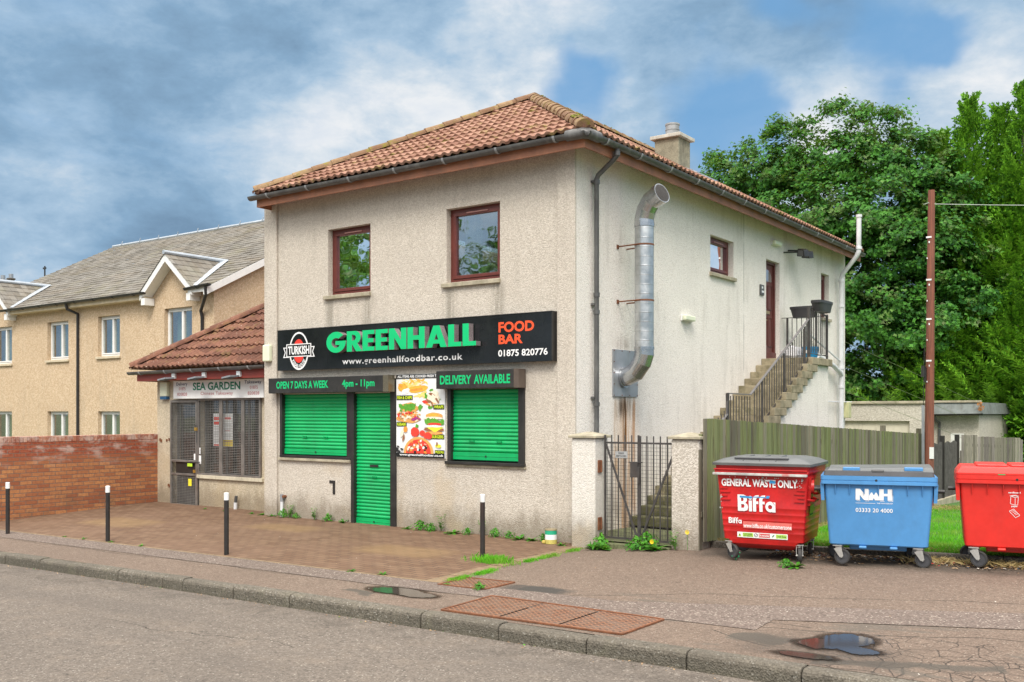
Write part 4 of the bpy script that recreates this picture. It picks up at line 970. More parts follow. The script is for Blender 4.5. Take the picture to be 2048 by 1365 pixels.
mb = MB(); mb.box((.0305, 6.84, 4.30), (.033, 6.90, 4.34)); mb.box((.0305, 6.84, 4.22), (.033, 6.94, 4.26)); build_each(mb, 'button', M_WHITE, t_)
t_ = thing('meter_box', 'pale yellow utility box on the rear corner of the side wall', 'meter box', (0.05, 12.1, 1.7))
mb = MB(); mb.box((.001, 12.0, 1.72), (.16, 12.2, 2.1)); mb.build('cover', flat('meter_cover', (.5, .5, .28), .5), t_, bevel=.01)

# extract duct
DU = thing('exhaust_duct', 'silver spiral kitchen extract duct with open elbow at the top of the side wall', 'duct', (0, 1.4, 2.1))
mb = MB(); mb.box((.001, 1.005, 2.09), (.022, 1.77, 2.80)); plate = mb.build('wall_plate', M_GALVD, DU, bevel=.002)
mb = MB()
for i in range(4):
    for j in range(5):
        if i in (0, 3) or j in (0, 4): mb.tube([(.022, 1.03 + i * .238, 2.11 + j * .168), (.028, 1.03 + i * .238, 2.11 + j * .168)], .009, 6)
mb.build('screw', M_RUST, plate)
Yd = 1.27; Xd = .40; R_ = .142
def spiral(t, b, p):
    z = t.xyz(p); w = t.math('FRACT', t.math('ADD', t.math('MULTIPLY', z[2], 7.2), t.math('MULTIPLY', z[1], .4)))
    seam = t.ss(t.math('ABSOLUTE', t.math('SUBTRACT', w, .5)), .06, .0)
    n = t.noise(p, 4, 5, .65); c = t.mix(t.ss(n, .3, .7), (.40, .42, .43), (.62, .64, .65))
    c = t.mix(t.math('MULTIPLY', seam, .35), c, (.25, .25, .25))
    t.put(b.inputs['Base Color'], c); b.inputs['Metallic'].default_value = .85; t.put(b.inputs['Roughness'], t.ss(n, .3, .7, .28, .42))
    t.put(b.inputs['Normal'], t.bump(t.math('ADD', t.math('MULTIPLY', seam, .4), t.math('MULTIPLY', t.noise(p, 7, 3), .7)), .35, .008))
M_SPIRAL = material('spiral_duct', spiral)
mb = MB(); mb.tube([(Xd, Yd, 2.80), (Xd, Yd, 4.66)], R_, 28); mb.build('riser', M_SPIRAL, DU, smooth=True)
mb = MB(); mb.tube([(Xd, Yd, 2.82), (Xd, Yd, 2.72), (Xd - .04, Yd, 2.60), (Xd - .16, Yd + .02, 2.46), (Xd - .30, Yd + .03, 2.40), (.024, Yd + .04, 2.385)], R_ * 1.03, 28); mb.build('elbow', M_GALV, DU)
mb = MB(); mb.tube([(Xd, Yd, 4.64), (Xd, Yd, 4.74), (Xd + .04, Yd - .01, 4.87), (Xd + .13, Yd - .03, 4.99), (Xd + .27, Yd - .06, 5.05)], R_ * 1.03, 28); mb.build('elbow', M_GALV, DU)
mb = MB(); d_ = Vector((.90, -.22, .33)).normalized(); e = Vector((Xd + .27, Yd - .06, 5.05)); mb.tube([e - d_ * .02, e + d_ * .07], R_ * 1.09, 28); mb.tube([(Xd, Yd, 2.79), (Xd, Yd, 2.83)], R_ * 1.07, 28); mb.tube([(Xd, Yd, 4.62), (Xd, Yd, 4.68)], R_ * 1.07, 28); mb.tube([(.024, Yd + .04, 2.385), (.06, Yd + .04, 2.387)], R_ * 1.12, 24)
build_each(mb, 'collar', M_GALV, DU, smooth=True)
mb = MB(); n = Vector((.22, .90, 0)).normalized(); u_ = d_.cross(n); c0 = e + d_ * .074
for k in range(-11, 12):
    a = k * .0115; L = sqrt(max(0, (R_ * .98) ** 2 - a * a)); mb.tube([c0 + n * a - u_ * L, c0 + n * a + u_ * L], .0022, 4); mb.tube([c0 + u_ * a - n * L, c0 + u_ * a + n * L], .0022, 4)
mb.build('bird_mesh', M_RAIL, DU)
mb = MB(); mb.add([c0 - d_ * .002 + (n * cos(2 * pi * k / 24) + u_ * sin(2 * pi * k / 24)) * R_ for k in range(24)], [tuple(range(24))]); mb.build('duct_mouth', flat('duct_inside', (.12, .12, .12), .5), DU)
for z in (4.35, 3.52):
    mb = MB(); mb.tube([(.001, Yd - .10, z), (.25, Yd - .13, z), (.40, Yd - .15, z)], .011, 6); mb.tube([(.001, Yd + .18, z), (.30, Yd + .13, z), (.40, Yd + .145, z)], .011, 6); mb.box((.001, Yd - .13, z - .03), (.012, Yd - .07, z + .03))
    mb.tube([(Xd, Yd, z - .012), (Xd, Yd, z + .012)], R_ * 1.03, 24); mb.build('bracket', M_RUST, DU)

# ---------------------------------------------------------------- outside stair
ST = thing('outside_stair', 'weathered stone outside stair with iron railings climbing to the brown upstairs door', 'stairs', (.5, 4.5, 0))
N_ = 20; RI = 2.80 / N_; RU = 5.62 / N_; Y0s = 1.55; Z0s = .115
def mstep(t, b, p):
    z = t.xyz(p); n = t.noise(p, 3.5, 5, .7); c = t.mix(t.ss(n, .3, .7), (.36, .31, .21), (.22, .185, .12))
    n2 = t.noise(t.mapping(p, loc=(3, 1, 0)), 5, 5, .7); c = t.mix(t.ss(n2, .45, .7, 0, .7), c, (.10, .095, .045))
    m = t.math('ADD', t.math('MULTIPLY', n, 1.2), t.math('MULTIPLY', z[2], -.55)); c = t.mix(t.ss(m, .0, .45, 0, .88), c, (.055, .06, .018))  # moss on the low steps; their shade is partly put into this colour
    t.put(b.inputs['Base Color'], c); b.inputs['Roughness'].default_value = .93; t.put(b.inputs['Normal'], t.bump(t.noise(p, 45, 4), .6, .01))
mb = MB(); rs = random.Random(5)
for i in range(N_):
    y = Y0s + i * RU; z = Z0s + i * RI; j = rs.uniform(-.006, .006)
    L = RU + .30 if i < N_ - 1 else 8.06 - y
    mb.box((.003, y - .02 + j, z + .0), (1.0 + j + .03, y + L, z + RI - .001 * (i % 2)))
mb.build('steps', material('step_moss_and_shade', mstep), ST, bevel=.010)
mb = MB()   # solid flank below the treads
P = [(Y0s + .35, -.6)]
for i in range(1, N_): P += [(Y0s + i * RU + .34, Z0s + (i - 1) * RI), (Y0s + i * RU + .34, Z0s + i * RI)]
P = [(Y0s + .34, Z0s)] + [(Y0s + i * RU + .34, Z0s + (i - 1) * RI - .0) for i in range(1, N_)]
for i in range(N_ - 1):
    y = Y0s + i * RU + .3; z = Z0s + i * RI - .001; mb.box((.90, y, -.6), (.965, y + RU, z))
mb.box((.90, Y0s + (N_ - 1) * RU + .30, -.6), (.965, 8.0, Z0s + (N_ - 1) * RI - .002)); mb.box((.01, 7.93, -.6), (.899, 7.995, Z0s + (N_ - 1) * RI - .002))
mb.build('flank_wall', M_WALLS, ST)
# railing
LZ = Z0s + N_ * RI; XR = .94
def sl(y): return Z0s + (y - Y0s) / RU * RI       # pitch line
def rail(name, bars, rails, posts, mat2=None):
    mb = MB()
    for a, b_ in bars: mb.beam(a, b_, .013, .013)
    for a, b_, w, h in rails: mb.beam(a, b_, w, h)
    for a, b_, w in posts: mb.beam(a, b_, w, w)
    return mb.build(name, M_RAIL, ST)
bars = []; y = 4.2
while y < 6.95: bars.append(((XR, y, sl(y) + .12), (XR, y, 2.14 + (y - 4.05) * (1.27 / 2.5)))); y += .115
rail('stair_railing', bars, [((XR, 3.9, sl(3.9) + .05), (XR, 6.95, sl(6.95) + .05 + .05), .012, .035)], [((XR, y, sl(y) - .05), (XR, y, 2.14 + (y - 4.05) * .508), .03) for y in (4.55, 5.6, 6.7)])
bars = [((XR, y, .5 + sl(y) * .55 + (y - 3.1) * .1), (XR, y, 2.12)) for y in [3.2 + .115 * k for k in range(8)]]
bars += [((XR, y, .12 + sl(y)), (XR, y, 1.3 + (y - 1.7) * .46)) for y in [1.8 + .115 * k for k in range(11)]]
rail('stair_railing', bars, [((XR, 1.6, .16), (XR, 3.9, sl(3.9) + .05), .012, .035)], [((XR, 3.08, .7), (XR, 3.08, 2.16), .045), ((XR, 1.7, .1), (XR, 1.7, 1.1), .04)])
bars = [((XR, y, LZ + .1), (XR, y, 3.86 - (y - 6.9) * .07)) for y in [6.98 + .105 * k for k in range(10)]]
rail('landing_railing', bars, [((XR, 6.9, LZ + .08), (XR, 8.0, LZ + .07), .03, .012), ((XR, 6.9, 3.87), (XR, 8.0, 3.79), .035, .012)], [((XR, 6.93, LZ), (XR, 6.93, 3.89), .05), ((XR, 8.0, LZ), (XR, 8.0, 3.82), .035)])
bars = [((x, 8.0, LZ + .1), (x, 8.0, 3.79)) for x in [.12 + .1 * k for k in range(8)]]
rail('landing_railing', bars, [((.0, 8.0, 3.80), (XR, 8.0, 3.80), .03, .012), ((.0, 8.0, LZ + .09), (XR, 8.0, LZ + .09), .03, .012)], [((.12, 8.0, LZ), (.12, 8.0, 3.8), .035)])
mb = MB(); P = [(XR, 1.68, 1.12), (XR, 3.06, 1.82), (XR, 3.09, 2.16), (XR, 4.02, 2.15), (XR, 6.93, 3.66)]
for a, b_ in zip(P, P[1:]): mb.beam(a, b_, .042, .016)
mb.build('handrail', M_RAILG, ST)
# things on the landing
def tub(t_, cx, cy, z0, rx, ry, h, mat, name='tub', rim=.02, n=28, taper=.82, rotz=0):
    mb = MB(); rings = []
    prof = [(taper, 0), (1, h - .05), (1.06, h - .05), (1.07, h), (.98, h), (.93, h - .04), (taper * .95, .02)]
    for s_, z in prof:
        rings.append([(cx + rx * s_ * (abs(cos(2 * pi * k / n)) ** .55) * (1 if cos(2 * pi * k / n) > 0 else -1), cy + ry * s_ * (abs(sin(2 * pi * k / n)) ** .55) * (1 if sin(2 * pi * k / n) > 0 else -1), z0 + z) for k in range(n)])
    V = [v for r in rings for v in r]; F = [(i * n + k, i * n + (k + 1) % n, (i + 1) * n + (k + 1) % n, (i + 1) * n + k) for i in range(len(rings) - 1) for k in range(n)]
    F.append(tuple(range(n - 1, -1, -1))); F.append(tuple(range((len(rings) - 1) * n, len(rings) * n))); mb.add(V, F); return mb.build(name, mat, t_, smooth=True)
M_PLAST = flat('planter_plastic', (.045, .045, .05), .45, var=.1, dirt=.2)
t_ = thing('trough_planter', 'long dark plastic planter hung on the far side of the stair landing railing', 'planter', (.5, 8.02, 3.76)); tub(t_, .46, 8.06, 3.79, .28, .12, .23, M_PLAST)
mb = MB(); mb.box((.22, 7.98, 3.985), (.68, 8.13, 3.995)); mb.build('compost', M_SOIL, t_)
t_ = thing('trough_planter', 'rounder dark plastic planter hung on the outer corner of the stair landing railing', 'planter', (.95, 7.5, 3.8)); tub(t_, 1.02, 7.45, 3.82, .13, .36, .21, M_PLAST)
mb = MB(); mb.box((.95, 7.2, 3.99), (1.09, 7.7, 4.0)); mb.build('compost', M_SOIL, t_)
M_BLUEB = flat('bucket_blue', (.01, .24, .50), .4, var=.08)
t_ = thing('blue_bucket', 'small blue plastic tub standing on the stair landing behind the bars', 'tub', (.7, 7.55, LZ)); tub(t_, .70, 7.72, LZ, .14, .14, .25, M_BLUEB)
mb = MB(); mb.box((.64, 7.575, LZ + .12), (.73, 7.581, LZ + .18)); mb.build('sticker', M_WHITE, t_)
t_ = thing('shopping_bag', 'crumpled white bag with grey folds on the stair landing by the door', 'bag', (.35, 7.7, LZ))
mb = MB(); rb = random.Random(2); n = 14; rings = []
for z, r in ((0, .13), (.08, .19), (.17, .17), (.24, .11), (.28, .03)): rings += [(.33 + r * 1.3 * cos(2 * pi * k / n) * rb.uniform(.8, 1.15), 7.72 + r * .8 * sin(2 * pi * k / n) * rb.uniform(.8, 1.15), LZ + z + rb.uniform(-.01, .02)) for k in range(n)]
mb.add(rings, [(i * n + k, i * n + (k + 1) % n, (i + 1) * n + (k + 1) % n, (i + 1) * n + k) for i in range(4) for k in range(n)] + [tuple(range(n - 1, -1, -1)), tuple(range(4 * n, 5 * n))]); mb.build('bag_body', flat('bag_white', (.6, .6, .62), .6, var=.2, dirt=.5, dirtcol=(.1, .1, .12)), t_)

# ---------------------------------------------------------------- gate and gate pillars
def pillar(name, label, x0, x1, y0, y1, z0, z1, mat, capx=.05):
    t_ = thing(name, label, 'pillar', ((x0 + x1) / 2, (y0 + y1) / 2, z0))
    mb = MB(); mb.box((x0, y0, z0 - .2), (x1, y1, z1)); mb.build('shaft', mat, t_, bevel=.02)
    mb = MB(); c_ = capx; a, b_, c2, d2 = x0 - c_, x1 + c_, y0 - c_, y1 + c_; zc = z1 + .001; mx_, my_ = (a + b_) / 2, (c2 + d2) / 2
    V = [(a, c2, zc), (b_, c2, zc), (b_, d2, zc), (a, d2, zc), (a, c2, zc + .035), (b_, c2, zc + .035), (b_, d2, zc + .035), (a, d2, zc + .035), (mx_ - .04, my_, zc + .085), (mx_ + .04, my_, zc + .085)]
    mb.add(V, [(3, 2, 1, 0), (0, 1, 5, 4), (1, 2, 6, 5), (2, 3, 7, 6), (3, 0, 4, 7), (4, 5, 9, 8), (5, 6, 9), (6, 7, 8, 9), (7, 4, 8)]); mb.build('coping', M_SILL, t_, bevel=.006); return t_
PL = pillar('gate_pillar', 'white painted roughcast gate pillar against the building corner', .125, .505, -.33, .02, -.02, 1.50, M_PILLARW, .035)
mb = MB()
for z in (1.10, .32): mb.box((.506, -.26, z - .07), (.522, -.17, z + .10)); mb.tube([(.53, -.2, z - .06), (.53, -.2, z + .09)], .014, 6)
build_each(mb, 'hinge', M_RUST, PL)
pillar('gate_pillar', 'bare speckled roughcast gate pillar between the iron gate and the timber fence', 1.61, 2.0, -.26, .12, .08, 1.505, M_PILLAR, .035)
GT = thing('iron_gate', 'black iron double gate with wire mesh and a small notice in front of the stair', 'gate', (1.07, -.15, .12))
GY = -.15
def leaf(x0, x1, diag, top):
    mb = MB(); zb = .15; zt = 1.44
    mb.beam((x0, GY, zb), (x1, GY, zb), .012, .03); mb.beam((x0, GY, zt), (x1, GY, zt), .012, .025)
    n = 5
    for k in range(n + 1):
        x = x0 + (x1 - x0) * k / n; w = .022 if k in (0, n) else .013; mb.beam((x, GY, zb - .01), (x, GY, top), w, w)
    mb.beam(*diag, .014, .028)
    lf = mb.build('gate_leaf', M_RAIL, GT)
    m2 = MB(); k = x0 + .03
    while k < x1 - .01: m2.beam((k, GY + .012, zb), (k, GY + .012, zt), .0035, .0035); k += .042
    z = zb + .03
    while z < zt: m2.beam((x0, GY + .015, z), (x1, GY + .015, z), .0035, .0035); z += .05
    m2.build('wire_mesh', M_RAIL, lf); return lf
l1 = leaf(.56, 1.075, ((.58, GY - .012, 1.42), (1.06, GY - .012, .17)), 1.545); l2 = leaf(1.10, 1.60, ((1.595, GY - .012, 1.30), (1.12, GY - .012, .17)), 1.535)
mb = MB(); mb.box((.96, GY - .03, .98), (1.075, GY + .005, 1.19)); mb.box((1.07, GY - .03, .90), (1.10, GY, 1.12)); mb.box((.93, GY - .02, 1.175), (1.14, GY - .005, 1.19)); mb.build('lock_box', M_RAIL, l1, bevel=.004)
mb = MB(); mb.box((.73, GY - .022, 1.235), (.915, GY - .014, 1.325)); nt_ = mb.build('notice', flat('notice_grey', (.34, .35, .35), .5), l1)
mb = MB(); ff = plate_fn(GY - .0225); letters(mb, 'PLEASE', .78, .865, 1.288, 1.312, ff, .001, bold=.02); letters(mb, 'KEEP CLOSED', .745, .90, 1.25, 1.274, ff, .001, bold=.02); mb.build('lettering', M_BLACKM, nt_)
mb = MB(); mb.beam((1.09, GY - .01, .04), (1.09, GY - .01, .3), .012, .012); mb.build('drop_bolt', M_RAIL, l2)
mb = MB(); mb.box((.5, -.34, -.1), (1.62, .05, .095)); mb.build('gate_threshold', M_YARD, kind='structure', bevel=.01)

# ---------------------------------------------------------------- timber fence
def planks(name, label, p, q, zt, zb, mats, wmin=.085, wmax=.105, steps=None, postw=True, cat='fence', seed=4):
    r = random.Random(seed); p, q = Vector((*p, 0)), Vector((*q, 0)); d = (q - p).normalized(); L = (q - p).length; s_ = Vector((-d.y, d.x, 0))
    t_ = thing(name, label, cat, (p.x, p.y, zb(0))); mb = MB(); x = 0; i = 0
    while x < L:
        w = r.uniform(wmin, wmax); w = min(w, L - x + .01); th = r.uniform(.014, .02); off = (.0 if i % 2 else .010) + r.uniform(-.003, .003)
        a = p + d * x + s_ * off; b_ = p + d * (x + w - .006) + s_ * (off + r.uniform(-.003, .003)); zt0 = zt(x / L) + r.uniform(-.004, .004); z0 = zb(x / L)
        mb.hexa([(a.x, a.y, z0), (b_.x, b_.y, z0), (b_.x + s_.x * th, b_.y + s_.y * th, z0), (a.x + s_.x * th, a.y + s_.y * th, z0)],
                [(a.x, a.y, zt0), (b_.x, b_.y, zt0 + r.uniform(-.004, .004)), (b_.x + s_.x * th, b_.y + s_.y * th, zt0), (a.x + s_.x * th, a.y + s_.y * th, zt0)]); x += w; i += 1
    mb.build('boards', mats, t_)
    mb = MB()
    for fz in (.22, .85):
        a = p + s_ * .065; b_ = q + s_ * .065; za = zb(0) + (zt(0) - zb(0)) * fz; zc = zb(1) + (zt(1) - zb(1)) * fz; mb.beam((a.x, a.y, za), (b_.x, b_.y, zc), .04, .07)
    mb.build('fence_rail', mats, t_)
    if postw:
        k = max(1, int(L / 2.4))
        for i in range(k + 1):
            f_ = i / k; a = p + d * (L * f_) + s_ * .10; mb = MB(); mb.box((a.x - .045, a.y - .045, zb(f_) - .1), (a.x + .045, a.y + .045, zt(f_) + (.12 if i in (3, 4) else -.4 if i == 0 else -.05))); mb.build('fence_post', mats, t_)
    return t_
def timber(name, base, green, amt, hs=11.0):
    def bld(t, b, p):
        z = t.xyz(p); id_ = t.new('ShaderNodeNewGeometry').outputs['Random Per Island']
        c = t.mix(id_, tuple(k * .62 for k in base), tuple(k * 1.45 for k in base))
        g1 = t.math('ADD', t.math('MULTIPLY', t.noise(t.mapping(p, scale=(1, 1, .35)), 2.0, 4, .6), .8), t.math('MULTIPLY', t.math('FRACT', t.math('MULTIPLY', id_, 7.31)), .5))
        c = t.mix(t.ss(g1, .52, .80, 0, amt), c, green)
        gr = t.noise(t.mapping(p, scale=(30, 30, 1.2)), 3.0, 4, .6); c = t.mix(t.ss(gr, .45, .7, 0, .6), c, tuple(k * .4 for k in base))
        t.put(b.inputs['Base Color'], c); b.inputs['Roughness'].default_value = .9; b.inputs['Specular IOR Level'].default_value = .2
        t.put(b.inputs['Normal'], t.bump(gr, .5, .006))
    return material(name, bld)
M_TIMB = timber('weathered_timber', (.17, .155, .115), (.18, .22, .07), .65)
M_TIMG = timber('grey_timber', (.23, .21, .19), (.18, .20, .08), .25)
planks('timber_fence', 'mossy green grey close boarded timber fence behind the wheeled bins', (2.06, -.21), (2.06, 11.1), lambda f: 1.775 - .40 * f, lambda f: .20 - .42 * f, M_TIMB)
t_ = planks('timber_fence', 'pale grey close boarded fence with stepped top beyond the railings at the right', (2.1, 14.78), (3.42, 14.78), lambda f: 1.29 if f < .25 else 1.25 if f < .57 else 1.235, lambda f: -.35, M_TIMG, .05, .075, seed=9)
# slatted railings at the end of the fence
RF = thing('railing_fence', 'dark slatted yard railing with green stained rails between the two timber fences', 'fence', (2.06, 13, -.2))
mb = MB(); y = 11.6
while y < 14.6: mb.box((2.05, y, -.17), (2.064, y + .03, 1.14 + .02 * sin(y * 9))); y += .075
mb.build('slats', flat('slat_dark', (.085, .08, .075), .8, var=.3, vs_=9), RF)
mb = MB()
for z in (1.02, .02): mb.box((2.035, 11.55, z), (2.048, 14.6, z + .055))
mb.build('rail', M_TIMB, RF)
for y in (11.5, 12.9, 14.5): mb = MB(); mb.box((2.0, y, -.3), (2.10, y + .08, 1.30)); mb.build('post', M_BLACKM, RF)
mb = MB(); mb.box((1.95, 11.4, -.5), (2.15, 14.8, -.17)); mb.build('base_kerb', M_SILL, RF)

# pole with its cable
PX, PY = 2.27, 10.78
UP = thing('utility_pole', 'tall red brown wooden utility pole with white number tags at the end of the fence', 'pole', (PX, PY, -.2))
def polew(t, b, p):
    gr = t.noise(t.mapping(p, scale=(14, 14, .6)), 3.0, 5, .6); n = t.noise(p, 1.6, 4)
    c = t.mix(t.ss(gr, .35, .7), (.235, .075, .045), (.12, .045, .03)); c = t.mix(t.ss(n, .4, .7, 0, .4), c, (.28, .12, .075))
    t.put(b.inputs['Base Color'], c); b.inputs['Roughness'].default_value = .8; t.put(b.inputs['Normal'], t.bump(gr, .5, .008))
mb = MB(); mb.tube([(PX - .03, PY, -.4), (PX, PY, 3), (PX + .03, PY, 6.66)], [.105, .088, .07], 16); mb.build('shaft', material('pole_wood', polew), UP, smooth=True)
mb = MB(); mb.box((PX - .14, PY - .15, -.3), (PX - .085, PY - .11, 2.0)); mb.build('cable_guard', M_GALVD, UP, bevel=.004)
mb = MB(); mb.tube([(PX - .11, PY - .12, 2.0), (PX - .10, PY - .10, 2.9), (PX - .10, PY - .06, 3.3)], .008, 5); mb.build('cable', M_BLACKM, UP)
mb = MB(); mb.tube([(PX - .11, PY - .14, 2.62), (PX - .11, PY - .14, 2.86)], .04, 10); mb.box((PX - .10, PY - .13, 2.5), (PX - .05, PY - .07, 2.82)); mb.build('junction_box', M_BLACKM, UP)
mb = MB(); mb.box((PX + .01, PY - .10, .85), (PX + .10, PY - .094, 1.10)); mb.build('notice', M_WHITE, UP)
for z in (5.62, 4.7, 3.85, 2.95):
    mb = MB(); mb.box((PX - .06, PY - .088, z), (PX + .05, PY - .078, z + .035)); mb.box((PX - .01, PY - .088, z - .11), (PX + .015, PY - .078, z - .07)); mb.box((PX - .05, PY - .088, z - .45), (PX - .03, PY - .078, z - .42)); mb.build('step_bolt', M_WHITE, UP)
mb = MB(); P = [(PX - .12, PY - .05, 6.36), (PX, PY - .1, 6.38)] + [(PX + 14 * k / 12, PY + 5 * k / 12 - .05, 6.36 - .5 * (1 - (2 * k / 12 - 1) ** 2) * .5 - .02 * k) for k in range(0, 13)]; mb.tube(P, .008, 5); mb.build('service_cable', flat('cable_pale', (.38, .42, .38), .5), label='thin pale cable running right from the top of the utility pole', cat='cable')
for k, (y, z) in enumerate(((12.2, 3.55), (12.2, 2.95), (12.2, 2.35))):
    mb = MB(); mb.tube([(0.02, y, z), (.9, y + 3.8, z - .75), (1.8, y + 8, z - 1.6)], .005, 4)
    mb.build('washing_line', flat('line_green', (.16, .22, .09), .6), label='thin line slanting down from the %s of the rear wall corner towards the garages' % ('upper part', 'middle', 'lower part')[k], cat='line', group='lines behind the building')

# ---------------------------------------------------------------- garages behind
GA = thing('garage_block', 'low flat roofed roughcast garages with a cream door behind the timber fence', 'garage', (0, 18, -.5))
mb = MB(); gf = face_y(18.0)
wall_holes(mb, gf, -5, .60, -1, 2.10, [(-2.8, .07, -.8, 1.60)], .12); mb.add([(.60, 18, -1), (.60, 23.5, -1), (.60, 23.5, 2.1), (.60, 18, 2.1)], [(0, 1, 2, 3)]); mb.add([(-5, 18, 2.09), (.6, 18, 2.09), (.6, 23.5, 2.09), (-5, 23.5, 2.09)], [(0, 1, 2, 3)]); mb.build('wall', M_GREYDASH, GA)
mb = MB(); mb.box((-5, 17.94, 2.101), (.64, 18.2, 2.18)); mb.box((.44, 18.21, 2.101), (.64, 23.5, 2.18)); mb.build('coping', M_SILL, GA, bevel=.01)
mb = MB(); mb.box((-2.8, 18.1, -.8), (.07, 18.14, 1.6)); gd = mb.build('garage_door', flat('garage_cream', (.62, .58, .46), .5, var=.05, dirt=.3), GA)
mb = MB(); mb.box((.62, 18.4, -1), (1.85, 23, 1.78)); mb.build('wall', M_GREYDASH, GA)
mb = MB(); mb.box((1.1, 18.385, .55), (1.45, 18.399, 1.25)); mb.build('boarded_window', flat('board_white', (.7, .7, .66), .6), GA)
mb = MB(); mb.hexa([(.66, 18.12, 1.80), (1.95, 18.12, 1.80), (1.95, 23, 1.80), (.66, 23, 1.80)], [(.66, 18.25, 2.13), (1.9, 18.25, 2.13), (1.9, 23, 2.13), (.66, 23, 2.13)]); mb.build('roof', flat('felt_grey', (.17, .19, .18), .8, var=.2, dirt=.4), GA)
mb = MB(); mb.box((.64, 18.2, 2.132), (1.93, 18.32, 2.19)); mb.build('coping', M_SILL, GA)
gutter(GA, (.64, 18.06, 1.80), (2.0, 18.06, 1.82), .05, M_BLACKM, bracket=False)
downpipe(GA, [(.72, 18.08, 1.76), (.74, 18.2, 1.62), (.80, 18.35, 1.55), (.80, 18.35, -1)], .04, M_GUTTER)
t_ = thing('dog_statue', 'small rust brown ornament on the right corner of the garage roof edge', 'ornament', (1.95, 18.1, 1.9))
mb = MB(); rb = random.Random(8)
for k in range(40): a = rb.uniform(0, 6.28); r = rb.uniform(.0, .09); x, y, z = 1.93 + r * cos(a), 18.1 + r * sin(a), 1.86 + rb.uniform(0, .24); s_ = rb.uniform(.02, .05); mb.add([(x, y, z), (x + s_, y + rb.uniform(-s_, s_), z + s_), (x - s_ * .4, y, z + s_ * 1.3)], [(0, 1, 2)])
t_.name = 'dead_plant'; t_['label'] = 'tuft of dead brown leaves at the right end of the garage gutter'; t_['category'] = 'plant'
mb.build('leaves', flat('dead_leaf', (.40, .17, .05), .8, var=.3), t_)
_before = {o_.name for o_ in COL.objects}
# ---------------------------------------------------------------- Sea Garden annexe
SGY = .08; SA = face_y(SGY)
AX = thing('takeaway_annexe', 'single storey roughcast takeaway with dark red tiled roof left of the corner building', 'building', (-8.3, 2, 0))
mb = MB(); wall_holes(mb, SA, -9.99, -6.235, -.4, 2.66, [(-9.51, -8.64, -.09, 2.10), (-8.63, -6.81, .655, 2.10)], .14); mb.add([(-9.99, SGY, -.4), (-9.99, 6, -.4), (-9.99, 6, 2.66), (-9.99, SGY, 2.66)], [(0, 1, 2, 3)]); mb.build('wall', M_SEAG, AX)
E0 = Vector((-10.32, -.32, 2.71)); tp = .675; La = 10.32 - 6.235; D_ = 3.6; upv = Vector((0, D_, D_ * tp)); Ls = upv.length
mb = MB(); slope_tiles(mb, E0, (1, 0, 0), upv, La, Ls, lambda a, s: s / Ls * D_ < a + .02, pa=.155, ps=.33, amp=.03, step=.038, roll=.6)
mb.add([tuple(E0), (-10.32, 7, 2.71), (-6.72, 7, 2.71 + D_ * tp), (-6.72, 3.28, 2.71 + D_ * tp)], [(0, 1, 2, 3)]); ar = mb.build('roof', M_TILEA, AX)
mb = MB(); hip_tiles(mb, E0 + Vector((.02, .02, .05)), Vector((E0.x + D_, E0.y + D_, E0.z + D_ * tp + .05)), r=.12, L=.42); mb.build('ridge_tiles', M_TILEA, ar, smooth=True)
mb = MB(); mb.box((-10.2, -.24, 2.47), (-6.24, -.215, 2.645)); mb.box((-10.2, -.214, 2.47), (-10.175, 4, 2.645)); mb.build('fascia', M_FASCR, AX)
mb = MB(); mb.box((-10.17, -.213, 2.63), (-6.24, .075, 2.65)); mb.build('soffit', M_FASCR, AX)
gutter(AX, (-10.36, -.31, 2.655), (-6.245, -.31, 2.688), .062, brk=.8)
mb = MB(); bx(mb, SA, -8.66, -6.75, .58, .65, -.12, .05); mb.build('sill', flat('annexe_sill', (.55, .50, .38), .8, var=.1, dirt=.4), AX, bevel=.006)
# inside of the shop behind the grilles
mb = MB(); mb.box((-9.51, SGY + .12, -.09), (-8.64, SGY + .16, 2.1)); mb.box((-8.63, SGY + .12, .655), (-6.81, SGY + .16, .70)); 
for x in (-8.63, -8.0, -7.35, -6.86): mb.box((x, SGY + .12, .70), (x + .05, SGY + .16, 2.1))
dm = flat('shop_dark', (.03, .038, .04), .3, var=.5, vs_=3); mb.build('shop_frame', M_GUTTER, AX)
mb = MB(); mb.box((-9.4, SGY + .10, .75), (-8.75, SGY + .118, 2.0)); mb.box((-8.58, SGY + .135, .7), (-6.86, SGY + .145, 2.1)); mb.build('shop_glass', M_GLASSD, AX)
mb = MB(); mb.box((-9.5, SGY + .9, -.1), (-6.8, SGY + .95, 2.3)); mb.box((-9.4, SGY + .5, -.1), (-7.6, SGY + .85, .9)); mb.box((-7.9, SGY + .6, 1.2), (-7.3, SGY + .8, 2.0)); build_each(mb, 'shop_interior', dm, AX)
mb = MB(); fy = plate_fn(SGY + .09)
bx(mb, SA, -8.30, -8.02, 1.20, 1.83, -.075, -.07); bx(mb, SA, -8.0, -7.72, 1.20, 1.83, -.075, -.07); papers = build_each(mb, 'menu_paper', M_WHITE, AX)[0]
mb = MB(); fpp = plate_fn(SGY + .0695); R3 = lambda a, b_, c_, d_, mi: mb.sheet(rect(a, b_, c_, d_), fpp, .001, mi)
R3(-8.28, -8.05, 1.70, 1.76, 0); R3(-8.28, -8.08, 1.62, 1.67, 0); R3(-7.96, -7.78, 1.72, 1.755, 0); R3(-8.0, -7.72, 1.205, 1.33, 1); R3(-8.28, -8.04, 1.215, 1.245, 0); R3(-7.95, -7.8, 1.5, 1.51, 0); R3(-7.98, -7.75, 1.29, 1.31, 0)
for k in range(12): R3(-8.27, -8.06, 1.28 + k * .026, 1.29 + k * .026, 2); R3(-7.97, -7.76, 1.36 + k * .024, 1.368 + k * .024, 2)
